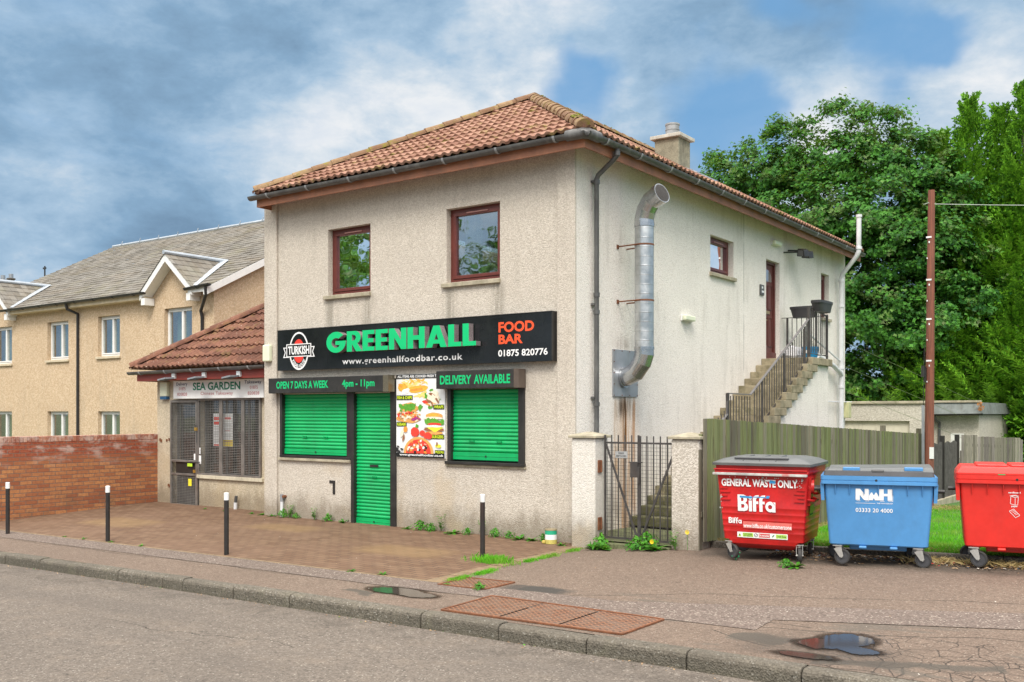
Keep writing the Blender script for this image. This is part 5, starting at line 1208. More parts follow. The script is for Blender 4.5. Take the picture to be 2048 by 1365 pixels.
mb.build('print', [M_RED, flat('menu_yellow', (.75, .55, .05), .5), flat('print_grey', (.5, .5, .5), .6)], papers)
# security grilles
def grille(label, a0, a1, z0, z1, posts, cat='security grille', rails=()):
    t_ = thing('security_grille', label, cat, ((a0 + a1) / 2, SGY, z0)); mb = MB(); d0, d1 = .012, .045
    for k, a in enumerate(posts): bx(mb, SA, a, a + .045, z0 + .045, z1 - .045, d0, d1)
    bx(mb, SA, a0, a1, z0, z0 + .044, d0, d1); bx(mb, SA, a0, a1, z1 - .044, z1, d0, d1)
    for z in rails: bx(mb, SA, a0 + .046, a1 - .046, z, z + .04, d0 + .002, d1 - .002)
    mb.build('frame', flat('grille_frame', (.20, .185, .17), .5, var=.25, vs_=5, metal=.3, dirt=.35, dirtcol=(.12, .06, .04)), t_, bevel=.003); return t_
def wires(t_, a0, a1, z0, z1, pitch=.031):
    mb = MB(); z = z0
    while z < z1: bx(mb, SA, a0, a1, z, z + .0075, .022, .029); z += pitch
    a = a0
    while a < a1: bx(mb, SA, a, a + .0035, z0, z1, .030, .033); a += .05
    mb.build('wire_mesh', flat('mesh_wire', (.25, .245, .23), .5, var=.2, metal=.3), t_)
t_ = grille('steel mesh security gate over the takeaway door with padlock and warning stickers', -9.51, -8.655, -.08, 2.09, (-9.51, -8.70), 'security gate', (.62, .88))
wires(t_, -9.47, -8.70, -.04, .62); wires(t_, -9.47, -8.70, .92, 2.05)
mb = MB(); bx(mb, SA, -9.36, -8.72, .66, .88, -.03, .01); mb.build('letter_plate', M_BLACKM, t_)
mb = MB(); bx(mb, SA, -8.95, -8.80, .80, .86, .04, .046, 0); bx(mb, SA, -8.92, -8.82, .42, .56, .04, .046, 1); mb.build('sticker', [flat('sticker_lime', (.5, .75, .05), .5), flat('sticker_yellow', (.85, .75, .05), .5)], t_)
mb = MB(); bx(mb, SA, -8.70, -8.63, 1.50, 1.56, .04, .07, 0); mb.tube([SA(-8.69, 1.56, .055), SA(-8.68, 1.61, .055), SA(-8.65, 1.61, .055), SA(-8.64, 1.56, .055)], .007, 6, 1); bx(mb, SA, -8.66, -8.64, 1.27, 1.48, .04, .06, 1); bx(mb, SA, -8.74, -8.69, .68, .74, .04, .07, 0); bx(mb, SA, -8.85, -8.55, .885, .90, .05, .065, 1)
mb.build('padlock', [flat('brass_lock', (.62, .38, .08), .3, metal=.7), M_GUTTER], t_)
mb = MB(); bx(mb, SA, -8.76, -8.71, .93, 1.05, .02, .035); build_each(mb, 'notice', M_WHITE, t_)
t_ = grille('steel mesh security grille of three panels over the takeaway window', -8.64, -6.80, .64, 2.12, (-8.64, -7.985, -7.94, -7.345, -7.30, -6.845))
wires(t_, -8.60, -7.985, .68, 2.08); wires(t_, -7.895, -7.345, .68, 2.08); wires(t_, -7.255, -6.845, .68, 2.08)
mb = MB(); bx(mb, SA, -8.62, -8.53, .86, 1.02, .035, .04); bx(mb, SA, -8.58, -8.55, 1.05, 1.17, .035, .04); build_each(mb, 'notice', M_WHITE, t_)
# sign
S2 = thing('takeaway_sign', 'white SEA GARDEN Chinese Takeaway sign above the grilles', 'sign', (-8, SGY, 2.13))
mb = MB(); mb.box((-9.30, -.02, 2.128), (-6.64, SGY - .001, 2.46)); mb.build('board', flat('sign_white', (.84, .84, .83), .35, var=.04, dirt=.12, dirtcol=(.4, .38, .35)), S2)
mb = MB()
for q in ((-9.31, -6.63, 2.118, 2.134), (-9.31, -6.63, 2.452, 2.466)): mb.box((q[0], -.028, q[2]), (q[1], SGY - .002, q[3]))
for q in ((-9.31, -9.294), (-6.646, -6.63)): mb.box((q[0], -.028, 2.135), (q[1], SGY - .002, 2.451))
mb.build('edge_trim', M_WHITEF, S2)
fs = plate_fn(-.0205)
mb = MB(); letters(mb, 'SEA GARDEN', -8.70, -7.29, 2.275, 2.425, fs, .001, bold=.028); mb.build('lettering', flat('ink_green', (.0, .17, .085), .5), S2)
mb = MB(); letters(mb, 'Chinese Takeaway', -8.46, -7.50, 2.165, 2.245, fs, .001, bold=.008, space=1.1)
for a, b_ in ((-9.14, -8.93), (-7.02, -6.80)): letters(mb, '01875', a, b_, 2.28, 2.34, fs, .001, bold=.012)
for a, b_ in ((-9.19, -8.88), (-7.08, -6.76)): letters(mb, '820828', a, b_, 2.175, 2.235, fs, .001, bold=.012)
mb.build('lettering', flat('ink_red', (.50, .16, .17), .5), S2)
mb = MB(); letters(mb, 'Delivery', -9.22, -8.87, 2.355, 2.435, fs, .001, bold=.012); letters(mb, 'Takeaway', -7.17, -6.70, 2.36, 2.44, fs, .001, bold=.012); mb.build('lettering', flat('ink_blue', (.05, .06, .14), .5), S2)
for k, (x, lab) in enumerate(((-8.98, 'left end'), (-8.05, 'middle'), (-7.05, 'right end'))):
    t_ = thing('sign_light', 'small flat floodlight over the %s of the SEA GARDEN sign' % lab, 'flood light', (x, -.22, 2.5)); t_['group'] = 'floodlights above the takeaway sign'
    mb = MB(); mb.box((x - .03, -.28, 2.50), (x + .07, -.241, 2.60)); mb.build('bracket', M_WHITE, t_)
    mb = MB(); mb.hexa([(x - .22, -.46, 2.46), (x + .02, -.46, 2.49), (x + .06, -.28, 2.50), (x - .18, -.28, 2.47)], [(x - .22, -.46, 2.49), (x + .02, -.46, 2.52), (x + .06, -.28, 2.53), (x - .18, -.28, 2.50)]); mb.build('lamp_head', M_GALVD, t_)
    mb = MB(); mb.hexa([(x - .21, -.45, 2.452), (x + .01, -.45, 2.482), (x + .05, -.29, 2.492), (x - .17, -.29, 2.462)], [(x - .21, -.45, 2.458), (x + .01, -.45, 2.488), (x + .05, -.29, 2.498), (x - .17, -.29, 2.468)]); mb.build('lamp_glass', M_BLACKM, t_)
t_ = thing('alarm_box', 'pale alarm box with blue base on the takeaway wall left of the white sign', 'alarm box', (-9.68, SGY, 2.13))
mb = MB(); mb.box((-9.80, SGY - .08, 2.17), (-9.57, SGY - .001, 2.455)); mb.build('cover', M_LAMPW, t_, bevel=.015)
mb = MB(); mb.box((-9.79, SGY - .078, 2.11), (-9.58, SGY - .001, 2.169)); mb.build('base', flat('alarm_blue', (.02, .10, .22), .5), t_)
mb = MB(); mb.tube([(-7.47, .01, -.08), (-7.45, .0, .18)], .033, 10); mb.tube([(-7.45, .0, .18), (-7.43, .0, .30)], .03, 10, 1); mb.build('stub_pipe', [M_WHITEPVC, M_GUTTER], label='short capped white pipe stub below the takeaway window', cat='pipe')
mb = MB()
for x, z in ((-9.90, 1.28), (-9.86, 1.26), (-9.68, 1.27), (-9.60, 1.29), (-9.62, .38), (-9.58, .36)): mb.box((x, SGY - .02, z), (x + .035, SGY - .001, z + .05))
build_each(mb, 'hinge_remains', M_RUST, AX)

# the annexe stands a little back from the front of the corner building
P0, P1 = Vector((-8.3, .08, 0)), Vector((-8.724, .40, -.05))
for o_ in list(COL.objects):
    if o_.parent is None and o_.name not in _before: o_.location = P1 + (Vector(o_.location) - P0) * 1.027; o_.scale = (1.027, 1.027, 1.027)

# ---------------------------------------------------------------- brick boundary wall
def bricks(t, b, p):
    z = t.xyz(p); q = t.comb(z[1], z[2], 0.0)
    br = t.new('ShaderNodeTexBrick'); t.put(br.inputs['Vector'], q)
    br.inputs['Color1'].default_value = (.31, .105, .05, 1); br.inputs['Color2'].default_value = (.52, .235, .095, 1); br.inputs['Mortar'].default_value = (.20, .15, .115, 1)
    br.inputs['Scale'].default_value = 1; br.inputs['Brick Width'].default_value = .225; br.inputs['Row Height'].default_value = .0735; br.inputs['Mortar Size'].default_value = .0065; br.inputs['Mortar Smooth'].default_value = .2
    n = t.noise(p, 20, 3, .6); c = t.mix(t.ss(n, .35, .7, 0, .45), br.outputs[0], (.22, .07, .04))
    up_ = t.ss(z[2], .85, 1.12)
    c = t.mix(t.math('MULTIPLY', up_, t.math('SUBTRACT', 1.0, br.outputs[1])), c, t.mix(t.ss(n, .3, .7), (.26, .055, .03), (.38, .12, .06)))
    sal = t.noise(t.mapping(p, scale=(1, 1, 2.2)), 2.6, 5, .6); m = t.math('MULTIPLY', t.ss(sal, .50, .68), t.ss(z[2], .7, 1.25))
    c = t.mix(t.math('MULTIPLY', m, .6), c, (.62, .52, .46))
    low = t.noise(p, 2, 5, .7); m = t.math('MULTIPLY', t.ss(low, .45, .65), t.ss(z[2], .5, .0)); c = t.mix(t.math('MULTIPLY', m, .45), c, (.13, .09, .06))
    t.put(b.inputs['Base Color'], c); b.inputs['Roughness'].default_value = .85; b.inputs['Specular IOR Level'].default_value = .25
    t.put(b.inputs['Normal'], t.bump(t.math('ADD', t.math('MULTIPLY', br.outputs[1], -1.0), t.math('MULTIPLY', t.noise(p, 50, 3), .3)), .7, .012))
M_BRICK = material('red_brick', bricks)
BW = thing('brick_wall', 'red brick boundary wall with white salt stains left of the takeaway', 'wall', (-10.55, -2, -.1))
mb = MB(); mb.box((-10.68, -3.95, -.5), (-10.45, .45, 1.30)); mb.build('wall_face', M_BRICK, BW)
def cope(t, b, p):
    id_ = t.new('ShaderNodeNewGeometry').outputs['Random Per Island']; c = t.mix(id_, (.26, .08, .05), (.44, .18, .10)); n = t.noise(p, 4, 5, .7)
    c = t.mix(t.ss(n, .42, .6, 0, .55), c, (.60, .50, .44)); t.put(b.inputs['Base Color'], c); b.inputs['Roughness'].default_value = .85; t.put(b.inputs['Normal'], t.bump(t.noise(p, 50, 3), .4, .01))
mb = MB(); y = -3.95
while y < .40: mb.box((-10.685, y, 1.301), (-10.445, y + .068, 1.405)); y += .0735
mb.build('coping', material('coping_brick', cope), BW, bevel=.003)

# ---------------------------------------------------------------- neighbouring house
NY = 3.4; NF = face_y(NY)
NH = thing('slate_house', 'long cream pebbledash house with grey slate roof and white gabled dormer behind the brick wall', 'house', (-19, 8, -.5))
hw = [(-20.15, -19.04, 3.36, 4.45), (-17.56, -16.52, 3.38, 4.47), (-14.55, -13.41, 3.36, 4.50), (-23.3, -22.15, 3.33, 4.45), (-20.15, -19.04, .75, 1.88), (-17.56, -16.52, .75, 1.88), (-23.3, -22.15, .75, 1.88)]
mb = MB(); wall_holes(mb, NF, -25.5, -12.55, -1, 4.96, hw, .14)
mb.add([(-12.55, NY, -1), (-12.55, 14.4, -1), (-12.55, 14.4, 4.96), (-12.55, 8.9, 7.75), (-12.55, NY, 4.96)], [(0, 1, 2, 3, 4)]); mb.add([(-25.5, NY, -1), (-25.5, 14.4, -1), (-25.5, 14.4, 4.96), (-25.5, 8.9, 7.75), (-25.5, NY, 4.96)], [(0, 1, 2, 3, 4)])
mb.add([(-15.0, NY, 4.96), (-13.2, NY, 4.96), (-14.1, NY, 5.72)], [(0, 1, 2)]); mb.add([(-23.8, NY, 4.96), (-22.0, NY, 4.96), (-22.9, NY, 5.72)], [(0, 1, 2)])
mb.build('wall', M_CREAM, NH)
def slate(t, b, p):
    z = t.xyz(p); v = t.new('ShaderNodeTexBrick'); t.put(v.inputs['Vector'], t.comb(t.math('ADD', z[0], t.math('MULTIPLY', z[1], .0)), t.math('MULTIPLY', z[1], 1.0), 0.0))
    v.inputs['Color1'].default_value = (.10, .088, .07, 1); v.inputs['Color2'].default_value = (.215, .20, .175, 1); v.inputs['Mortar'].default_value = (.07, .06, .05, 1); v.inputs['Scale'].default_value = 1; v.inputs['Brick Width'].default_value = .32; v.inputs['Row Height'].default_value = .2; v.inputs['Mortar Size'].default_value = .006
    n = t.noise(t.mapping(p, scale=(.3, 1, 1)), 2.2, 6, .7); c = t.mix(t.ss(n, .4, .7, 0, .5), v.outputs[0], (.19, .15, .10)); n = t.noise(p, 9, 5, .7); c = t.mix(t.ss(n, .5, .7, 0, .4), c, (.28, .265, .235)); n = t.noise(p, 1.4, 4); c = t.mix(t.ss(n, .5, .7, 0, .3), c, (.19, .18, .09))
    t.put(b.inputs['Base Color'], c); b.inputs['Roughness'].default_value = .75; t.put(b.inputs['Normal'], t.bump(t.noise(p, 40, 3), .3, .01))
M_SLATE = material('roof_slate', slate)
def slates(mb, x0, x1, y0, y1, z0, z1, n, inside=None):
    for j in range(n):
        f0, f1 = j / n, (j + 1) / n; k = int((x1 - x0) / .32)
        for i in range(k):
            a, b_ = x0 + (x1 - x0) * i / k, x0 + (x1 - x0) * (i + 1) / k
            ya, yb = y0 + (y1 - y0) * f0, y0 + (y1 - y0) * f1 + .02; za, zb = z0 + (z1 - z0) * f0, z0 + (z1 - z0) * f1 + .01
            if inside and not inside((a + b_) / 2, f0): continue
            l = .018 + random.uniform(0, .012); mb.add([(a, ya, za - .01), (b_, ya, za - .01), (b_, ya, za + l), (a, ya, za + l), (b_, yb, zb), (a, yb, zb)], [(0, 1, 2, 3), (3, 2, 4, 5)])
mb = MB(); slates(mb, -25.62, -12.42, 3.15, 8.9, 4.90, 7.90, 29, lambda x, f: all(abs(x - c_) > .98 * (1 - f * 3.0 / .88) for c_ in (-14.1, -22.9))); mb.add([(-25.62, 14.6, 4.9), (-12.42, 14.6, 4.9), (-12.42, 8.9, 7.9), (-25.62, 8.9, 7.9)], [(0, 1, 2, 3)])
nr = mb.build('roof', M_SLATE, NH)
mb = MB(); mb.tube([(-25.6, 8.9, 7.93), (-12.4, 8.9, 7.93)], .05, 8)
for k in range(12): x = -25 + k * 1.1; mb.beam((x, 8.85, 7.92), (x + .06, 8.86, 8.05), .02, .02)
mb.build('ridge_flashing', M_LEAD, nr)
mb = MB()   # barge board on the gable facing the camera side
mb.hexa([(-12.56, 3.1, 4.70), (-12.40, 3.1, 4.70), (-12.40, 8.9, 7.68), (-12.56, 8.9, 7.68)], [(-12.56, 3.1, 4.875), (-12.40, 3.1, 4.875), (-12.40, 8.9, 7.88), (-12.56, 8.9, 7.88)]); mb.box((-13.2, 3.12, 4.78), (-12.56, 3.16, 4.92)); mb.build('barge_board', M_WHITEF, NH)
mb = MB(); mb.box((-22.0, 3.16, 4.76), (-15.05, 3.42, 4.90)); mb.box((-25.6, 3.16, 4.76), (-23.8, 3.42, 4.90)); mb.build('soffit', flat('soffit_cream', (.62, .52, .36), .7), NH)
gutter(NH, (-22.3, 3.08, 4.90), (-14.95, 3.08, 4.93), .062, M_BLACKPVC, brk=.9); gutter(NH, (-13.25, 3.08, 4.90), (-12.3, 3.08, 4.95), .062, M_BLACKPVC)
downpipe(NH, [(-18.62, 3.08, 4.86), (-18.62, 3.12, 4.72), (-18.5, 3.36, 4.6), (-18.5, 3.36, -1)], .042, M_BLACKPVC)
downpipe(NH, [(-12.45, 3.08, 4.88), (-12.45, 3.1, 4.70), (-12.95, 3.32, 4.35), (-12.95, 3.36, 4.2), (-12.95, 3.36, -1)], .042, M_BLACKPVC)
for cx_, nm in ((-14.1, 0), (-22.9, 1)):   # gablets
    t2 = MB(); apex = 5.78; w = .98
    for s_ in (-1, 1):
        t2.hexa([(cx_ + s_ * (w + .1), 3.1, 4.72), (cx_ + s_ * (w + .1), 3.39, 4.72), (cx_, 3.39, apex - .14), (cx_, 3.1, apex - .14)], [(cx_ + s_ * (w + .1), 3.1, 4.90), (cx_ + s_ * (w + .1), 3.39, 4.90), (cx_, 3.39, apex + .05), (cx_, 3.1, apex + .05)])
        t2.box((cx_ + s_ * .86, 3.105, 4.60), (cx_ + s_ * (w + .04), 3.385, 4.78))
    dm_ = t2.build('gablet', M_WHITEF, NH)
    t2 = MB()
    for s_ in (-1, 1):
        n = 6
        for j in range(n):
            f0, f1 = j / n, (j + 1) / n; xa, xb = cx_ + s_ * (w + .08) * (1 - f0), cx_ + s_ * (w + .08) * (1 - f1); za, zb = 4.93 + .90 * f0, 4.93 + .90 * f1; ya, yb = 3.2 + (za - 4.95) / .5217, 3.2 + (zb - 4.95) / .5217
            l = .02; t2.add([(xa, 3.08, za), (xa, 3.08, za + l), (xb, 3.08, zb + .004), (xb, yb + .1, zb + .004), (xa, ya + .1, za + l), (xa, ya + .1, za)], [(0, 1, 4, 5), (1, 2, 3, 4)])
    t2.build('gablet_roof', M_SLATE, dm_)
    t2 = MB(); yb = 3.2 + (5.85 - 4.95) / .5217
    t2.tube([(cx_, 3.06, 5.87), (cx_, yb + .1, 5.87)], .055, 8)
    for s_ in (-1, 1): t2.beam((cx_ + s_ * (w + .06), 3.2, 4.97), (cx_ + s_ * .02, yb + .02, 5.90), .16, .015)
    t2.build('flashing', M_LEAD, dm_)
for a0, a1, z0, z1 in hw:
    casement(NH, NF, a0, a1, z0, z1, fw=.05, sash=.035, vent=False, mat=M_WHITEF, mull=a0 + (a1 - a0) * .56, sill=(a0 - .05, a1 + .05, flat('sill_cream', (.55, .47, .34), .85)), curt=[(a0 + .1, a0 + (a1 - a0) * .52), (a1 - .2, a1 - .1)], cm=M_CURTG, gl=M_GLASSN)
# far roof with chimney
FH = thing('far_house', 'distant house with a rendered chimney and two dark pots behind the slate roof', 'house', (-38, 24, -1))
mb = MB(); mb.box((-50, 10, -1), (-38, 18, 4.8)); mb.build('wall', M_CREAM, FH)
mb = MB(); mb.add([(-50.3, 9.7, 4.8), (-37.7, 9.7, 4.8), (-37.7, 14, 7.6), (-50.3, 14, 7.6), (-37.7, 18.3, 4.8), (-50.3, 18.3, 4.8)], [(0, 1, 2, 3), (3, 2, 4, 5), (1, 4, 2), (0, 3, 5)]); fr2 = mb.build('roof', M_SLATE, FH)
mb = MB(); mb.box((-43.9, 13.5, 6.8), (-42.3, 14.3, 8.15)); fc = mb.build('chimney', M_CONC, FH)
mb = MB(); mb.box((-44.0, 13.4, 8.151), (-42.2, 14.4, 8.26)); mb.build('chimney_cap', M_SILL, fc)
for x in (-43.45, -42.65): mb = MB(); mb.tube([(x, 13.9, 8.26), (x, 13.9, 8.62)], .16, 12, 0); mb.tube([(x, 13.9, 8.62), (x, 13.9, 8.68)], .21, 12, 0); mb.tube([(x, 13.9, 8.68), (x, 13.9, 8.9)], .11, 12, 1); mb.build('chimney_pot', [M_POT, M_GALVD], fc)
mb = MB(); mb.tube([(-39.6, 14, 7.4), (-39.6, 14, 9.05)], .04, 6); mb.box((-39.7, 13.95, 8.9), (-39.45, 14.0, 8.98)); mb.build('aerial_mast', M_BLACKM, FH)
# ---------------------------------------------------------------- wheeled bins (built at the origin, front faces -Y)
M_BRED = flat('bin_red', (.50, .012, .012), .34, var=.16, vs_=3, dirt=.35, dirtcol=(.26, .03, .025), fine=.10, coat=.15)
M_BRED2 = flat('bin_red_plastic', (.66, .028, .02), .42, var=.08, vs_=2, fine=.03, dirt=.2, dirtcol=(.45, .03, .025))
M_BBLUE = flat('bin_blue_plastic', (.075, .255, .53), .42, var=.10, vs_=2, fine=.04, dirt=.35, dirtcol=(.075, .20, .38))
M_LIDG = flat('lid_grey', (.12, .125, .125), .45, var=.15, vs_=3, dirt=.15, dirtcol=(.25, .25, .24))
M_LIDG2 = flat('lid_dark', (.07, .07, .075), .45, var=.12)
M_TYRE = flat('tyre_rubber', (.035, .033, .032), .7, var=.2)
M_HUB = flat('hub_grey', (.06, .06, .065), .5, var=.2)
M_SCUFF = flat('scuffed_edge', (.42, .44, .42), .6, var=.3, vs_=7, dirt=.95, dirtcol=(.52, .02, .018))
def caster(parent, x, y, ang, r=.095, green=None):
    t = Vector((cos(ang), sin(ang), 0)); s_ = Vector((-sin(ang), cos(ang), 0)); c_ = Vector((x, y, r)) + t * -.045
    mb = MB(); w = .021
    P = []
    for o, rr in ((-w, r * .80), (-w, r * .93), (-w * .6, r), (w * .6, r), (w, r * .93), (w, r * .80)):
        P.append([c_ + s_ * o + t * (cos(2 * pi * k / 28) * rr) + Vector((0, 0, sin(2 * pi * k / 28) * rr)) for k in range(28)])
    V = [v for q in P for v in q]; mb.add(V, [(i * 28 + k, i * 28 + (k + 1) % 28, ((i + 1) % 6) * 28 + (k + 1) % 28, ((i + 1) % 6) * 28 + k) for i in range(6) for k in range(28)])
    wh = mb.build('wheel', M_TYRE, parent, smooth=True)
    mb = MB(); mb.tube([c_ - s_ * .014, c_ + s_ * .014], r * .32, 14)
    for k in range(6):
        th = 2 * pi * k / 6; d = t * cos(th) + Vector((0, 0, sin(th))); mb.beam(c_ + d * r * .28, c_ + d * r * .8, .014, .02)
    mb.tube([c_ - s_ * .010, c_ + s_ * .010], r * .79, 24); mb.build('hub', M_HUB, wh)
    top = Vector((x, y, r * 2 + .035)); mb = MB()
    mb.beam(top - t * .05, top + t * .05, .09, .012)
    mb.tube([top - Vector((0, 0, .03)), top], .032, 12)
    for q in (-1, 1):
        a = top + s_ * q * .032 - Vector((0, 0, .02)); b_ = c_ + s_ * q * .032; n = (b_ - a).normalized(); wv = n.cross(s_).normalized()
        mb.add([a - wv * .045, a + wv * .045, b_ + wv * .02, b_ - wv * .02, a - wv * .045 + s_ * q * .004, a + wv * .045 + s_ * q * .004, b_ + wv * .02 + s_ * q * .004, b_ - wv * .02 + s_ * q * .004], [(0, 1, 2, 3), (7, 6, 5, 4), (0, 4, 5, 1), (1, 5, 6, 2), (2, 6, 7, 3), (3, 7, 4, 0)])
    mb.tube([c_ - s_ * .04, c_ + s_ * .04], .011, 8); mb.build('fork', flat('fork_zinc', (.50, .49, .46), .4, metal=.5, var=.15, dirt=.3), wh)
    if green:
        m2 = MB(); rg = random.Random(4)
        for k in range(14): a = c_ + s_ * -.03 + Vector((rg.uniform(-.03, .05), rg.uniform(-.02, .0), rg.uniform(-.085, .0))); m2.tube([a, a + Vector((rg.uniform(-.03, .03), rg.uniform(-.02, .02), rg.uniform(-.05, .05)))], .005, 4)
        m2.build('green_string', flat('string_green', (.0, .45, .17), .5), wh)
    return wh
def rbox(mb, sections, n=5, mi=0, capb=True, capt=True):
    """stack of rounded rectangles: (z, half width, y front, y back, radius)"""
    rings = []
    for z, hw_, y0, y1, r in sections:
        R = []
        for (cx_, cy_, a0) in ((hw_ - r, y1 - r, 0), (-hw_ + r, y1 - r, pi / 2), (-hw_ + r, y0 + r, pi), (hw_ - r, y0 + r, 3 * pi / 2)):
            for k in range(n + 1): a = a0 + pi / 2 * k / n; R.append((cx_ + r * cos(a), cy_ + r * sin(a), z))
        rings.append(R)
    m = len(rings[0]); V = [v for R in rings for v in R]; F = [(i * m + k, i * m + (k + 1) % m, (i + 1) * m + (k + 1) % m, (i + 1) * m + k) for i in range(len(rings) - 1) for k in range(m)]
    if capb: F.append(tuple(range(m - 1, -1, -1)))
    if capt: F.append(tuple(range((len(rings) - 1) * m, len(rings) * m)))
    mb.add(V, F, mi)

def metal_bin(loc, rot):
    t_ = thing('waste_bin', 'battered red metal four wheeled bin with domed grey lid reading GENERAL WASTE ONLY', 'bin', loc, 'wheeled bins by the fence', world=False, rot=rot)
    zb, zt = .235, 1.03; hb, ht = .465, .535; D0, D1 = .80, .98
    def S(z, grow=0.0):
        f_ = (z - zb) / (zt - zb); hw_ = hb + (ht - hb) * f_ + grow; return (z, hw_, -.02 * (1 - 0) - .0 + (.07 * (1 - f_)) - grow, .88 - .05 * (1 - f_) + grow, .03)
    mb = MB(); sec = [S(zb)]
    for z in (.33, .40, .47, .545, .62): sec += [S(z - .012), S(z - .006, .0025), S(z + .006, .0025), S(z + .012)]
    sec += [S(.9), S(zt)]; rbox(mb, sec); body = mb.build('body', M_BRED, t_, smooth=True)
    def front(a, b_, d): f_ = (b_ - zb) / (zt - zb); return (a, -.02 + .07 * (1 - f_) - .009 - d, b_)
    mb = MB()
    for s_ in (-1, 1):
        for k, z in enumerate((.70, .745, .79, .835)):
            L = (.11, .08, .12, .09)[k]; a0 = s_ * (.485 + (z - .7) * .08); mb.hexa([front(a0 - s_ * L, z, -.009), front(a0, z, -.009), front(a0, z, .006), front(a0 - s_ * L, z, .002)], [front(a0 - s_ * L, z + .012, -.009), front(a0, z + .012, -.009), front(a0, z + .012, .006), front(a0 - s_ * L, z + .012, .002)])
    build_each(mb, 'rib', M_BRED, body)
    mb = MB(); rbox(mb, [(.13, .33, .14, .7, .05), (.19, .40, .06, .80, .04), (zb + .002, .42, .05, .82, .03)]); mb.build('belly', M_BRED, t_, smooth=True)
    mb = MB(); mb.box((-.565, -.085, 1.0), (.53, -.03, 1.028)); mb.box((-.555, -.07, 1.06), (.53, -.03, 1.075), 1); mb.box((-.55, -.05, 1.028), (.54, -.028, 1.06), 1); mb.build('lip', [M_SCUFF, M_BRED], t_, bevel=.004)
    mb = MB(); rbox(mb, [(1.031, .545, -.03, .90, .03), (1.12, .55, -.035, .91, .03)]); mb.build('rim', M_BRED, t_, smooth=True)
    mb = MB(); rbox(mb, [(1.115, .575, -.075, .93, .03), (1.145, .578, -.08, .935, .03), (1.15, .565, -.07, .93, .03), (1.19, .48, .04, .86, .06), (1.215, .37, .16, .74, .08)]); lid = mb.build('lid', M_LIDG, t_, smooth=True)
    mb = MB()
    for x in (-.35, -.16, .03, .22, .38):
        P = [(x - .055, -.02, 1.165), (x - .05, .06, 1.188), (x - .035, .2, 1.212), (x - .02, .35, 1.219)]
        if abs(x) > .33: P = [(p_[0], p_[1], p_[2] - .012) for p_ in P]
        mb.tube(P, .009, 6)
    mb.beam((-.33, .04, 1.197), (.30, .04, 1.197), .05, .014); mb.build('lid_rib', M_LIDG2, lid)
    # side fittings (right-hand side)
    def side(y, z): f_ = (z - zb) / (zt - zb); return hb + (ht - hb) * f_
    mb = MB(); mb.tube([(side(0, .86) - .01, .12, .88), (side(0, .86) + .05, .13, .88)], .08, 14); mb.hexa([(.50, .10, .66), (.53, .10, .66), (.53, .17, .66), (.50, .17, .66)], [(.50, .02, .99), (.56, .02, .99), (.56, .24, .99), (.50, .24, .99)]); mb.tube([(.52, .10, .90), (.60, .12, .86), (.60, .30, .80), (.52, .42, .78)], .016, 8)
    mb.tube([(.50, .06, .735), (.57, .10, .72), (.575, .28, .72), (.51, .36, .735)], .016, 8); mb.build('lifting_gear', M_BRED, t_, smooth=True)
    mb = MB(); mb.tube([(.56, .13, .88), (.66, .14, .88)], .022, 10); mb.build('trunnion', M_BLACKM, t_)
    mb = MB(); sy = lambda a, b_, d: (hb + (ht - hb) * ((b_ - zb) / (zt - zb)) + .004 + d, a, b_)
    mb.sheet(rect(.20, .40, .53, .66), sy, .004, 0); mb.sheet(rect(.21, .39, .54, .56), sy, .005, 1); mb.build('side_sticker', [flat('sticker_lime2', (.40, .62, .03), .4), flat('sticker_dark', (.05, .2, .02), .5)], t_)
    mb = MB(); letters(mb, 'GENERAL WASTE ONLY', -.475, .415, .865, .955, front, .002, bold=.035); mb.build('lettering', M_WHITE, t_)
    mb = MB()   # big wordmark
    B_ = [[(0, 0), (.42, 0), (.60, .06), (.66, .25), (.60, .42), (.48, .5), (.58, .6), (.60, .78), (.52, .94), (.38, 1), (0, 1)], [(.22, .60), (.22, .80), (.34, .80), (.38, .70), (.34, .60)], [(.22, .2), (.22, .42), (.38, .42), (.43, .31), (.38, .2)]]
    I_ = [[(0, 0), (.2, 0), (.2, .66), (0, .66)]]; DOT = [[(x_, z_) for x_, z_ in circ(.10, .82, .12, .12, 16)]]
    F_ = [[(.02, 0), (.22, 0), (.22, .46), (.36, .46), (.36, .62), (.22, .62), (.22, .74), (.28, .82), (.40, .84), (.40, 1), (.20, .98), (.07, .9), (.02, .76)]]
    A_ = [[(.30 + .30 * cos(th), .32 + .32 * sin(th)) for th in [.25 + 5.6 * k / 22 for k in range(23)]][:20] + [(.42, 0), (.62, 0), (.62, .6), (.42, .6)], circ(.29, .31, .13, .13, 14)]
    def word(mb, x0, z0, h, asp, tilt=0.0):
        x = x0
        for gl_, w in ((B_, .70), (I_, .24), (F_, .40), (F_, .40), (A_, .62)):
            outline(mb, gl_, x, x + w * h * asp, z0, z0 + h, front, .003, frame=(0, w, 0, 1))
            if gl_ is I_: outline(mb, DOT, x, x + w * h * asp, z0, z0 + h, front, .003, frame=(0, w, 0, 1))
            x += w * h * asp * 1.0
        return x
    word(mb, -.285, .575, .195, .96); xe = word(mb, -.40, .425, .07, .95); mb.build('wordmark', M_WHITE, t_)
    mb = MB(); mb.sheet(rect(xe + .015, .34, .375, .455), front, .0015); mb.build('web_strip', flat('pink_strip', (.68, .15, .13), .5), t_)
    mb = MB(); letters(mb, 'www.biffa.co.uk/customerzone', xe + .02, .335, .382, .432, front, .003, bold=.02); letters(mb, 'CONTINENTAL 1100', -.38, .36, .345, .375, front, .001, bold=.0, mi=1); mb.build('lettering', [M_WHITE, flat('embossed_red', (.50, .015, .012), .4)], t_)
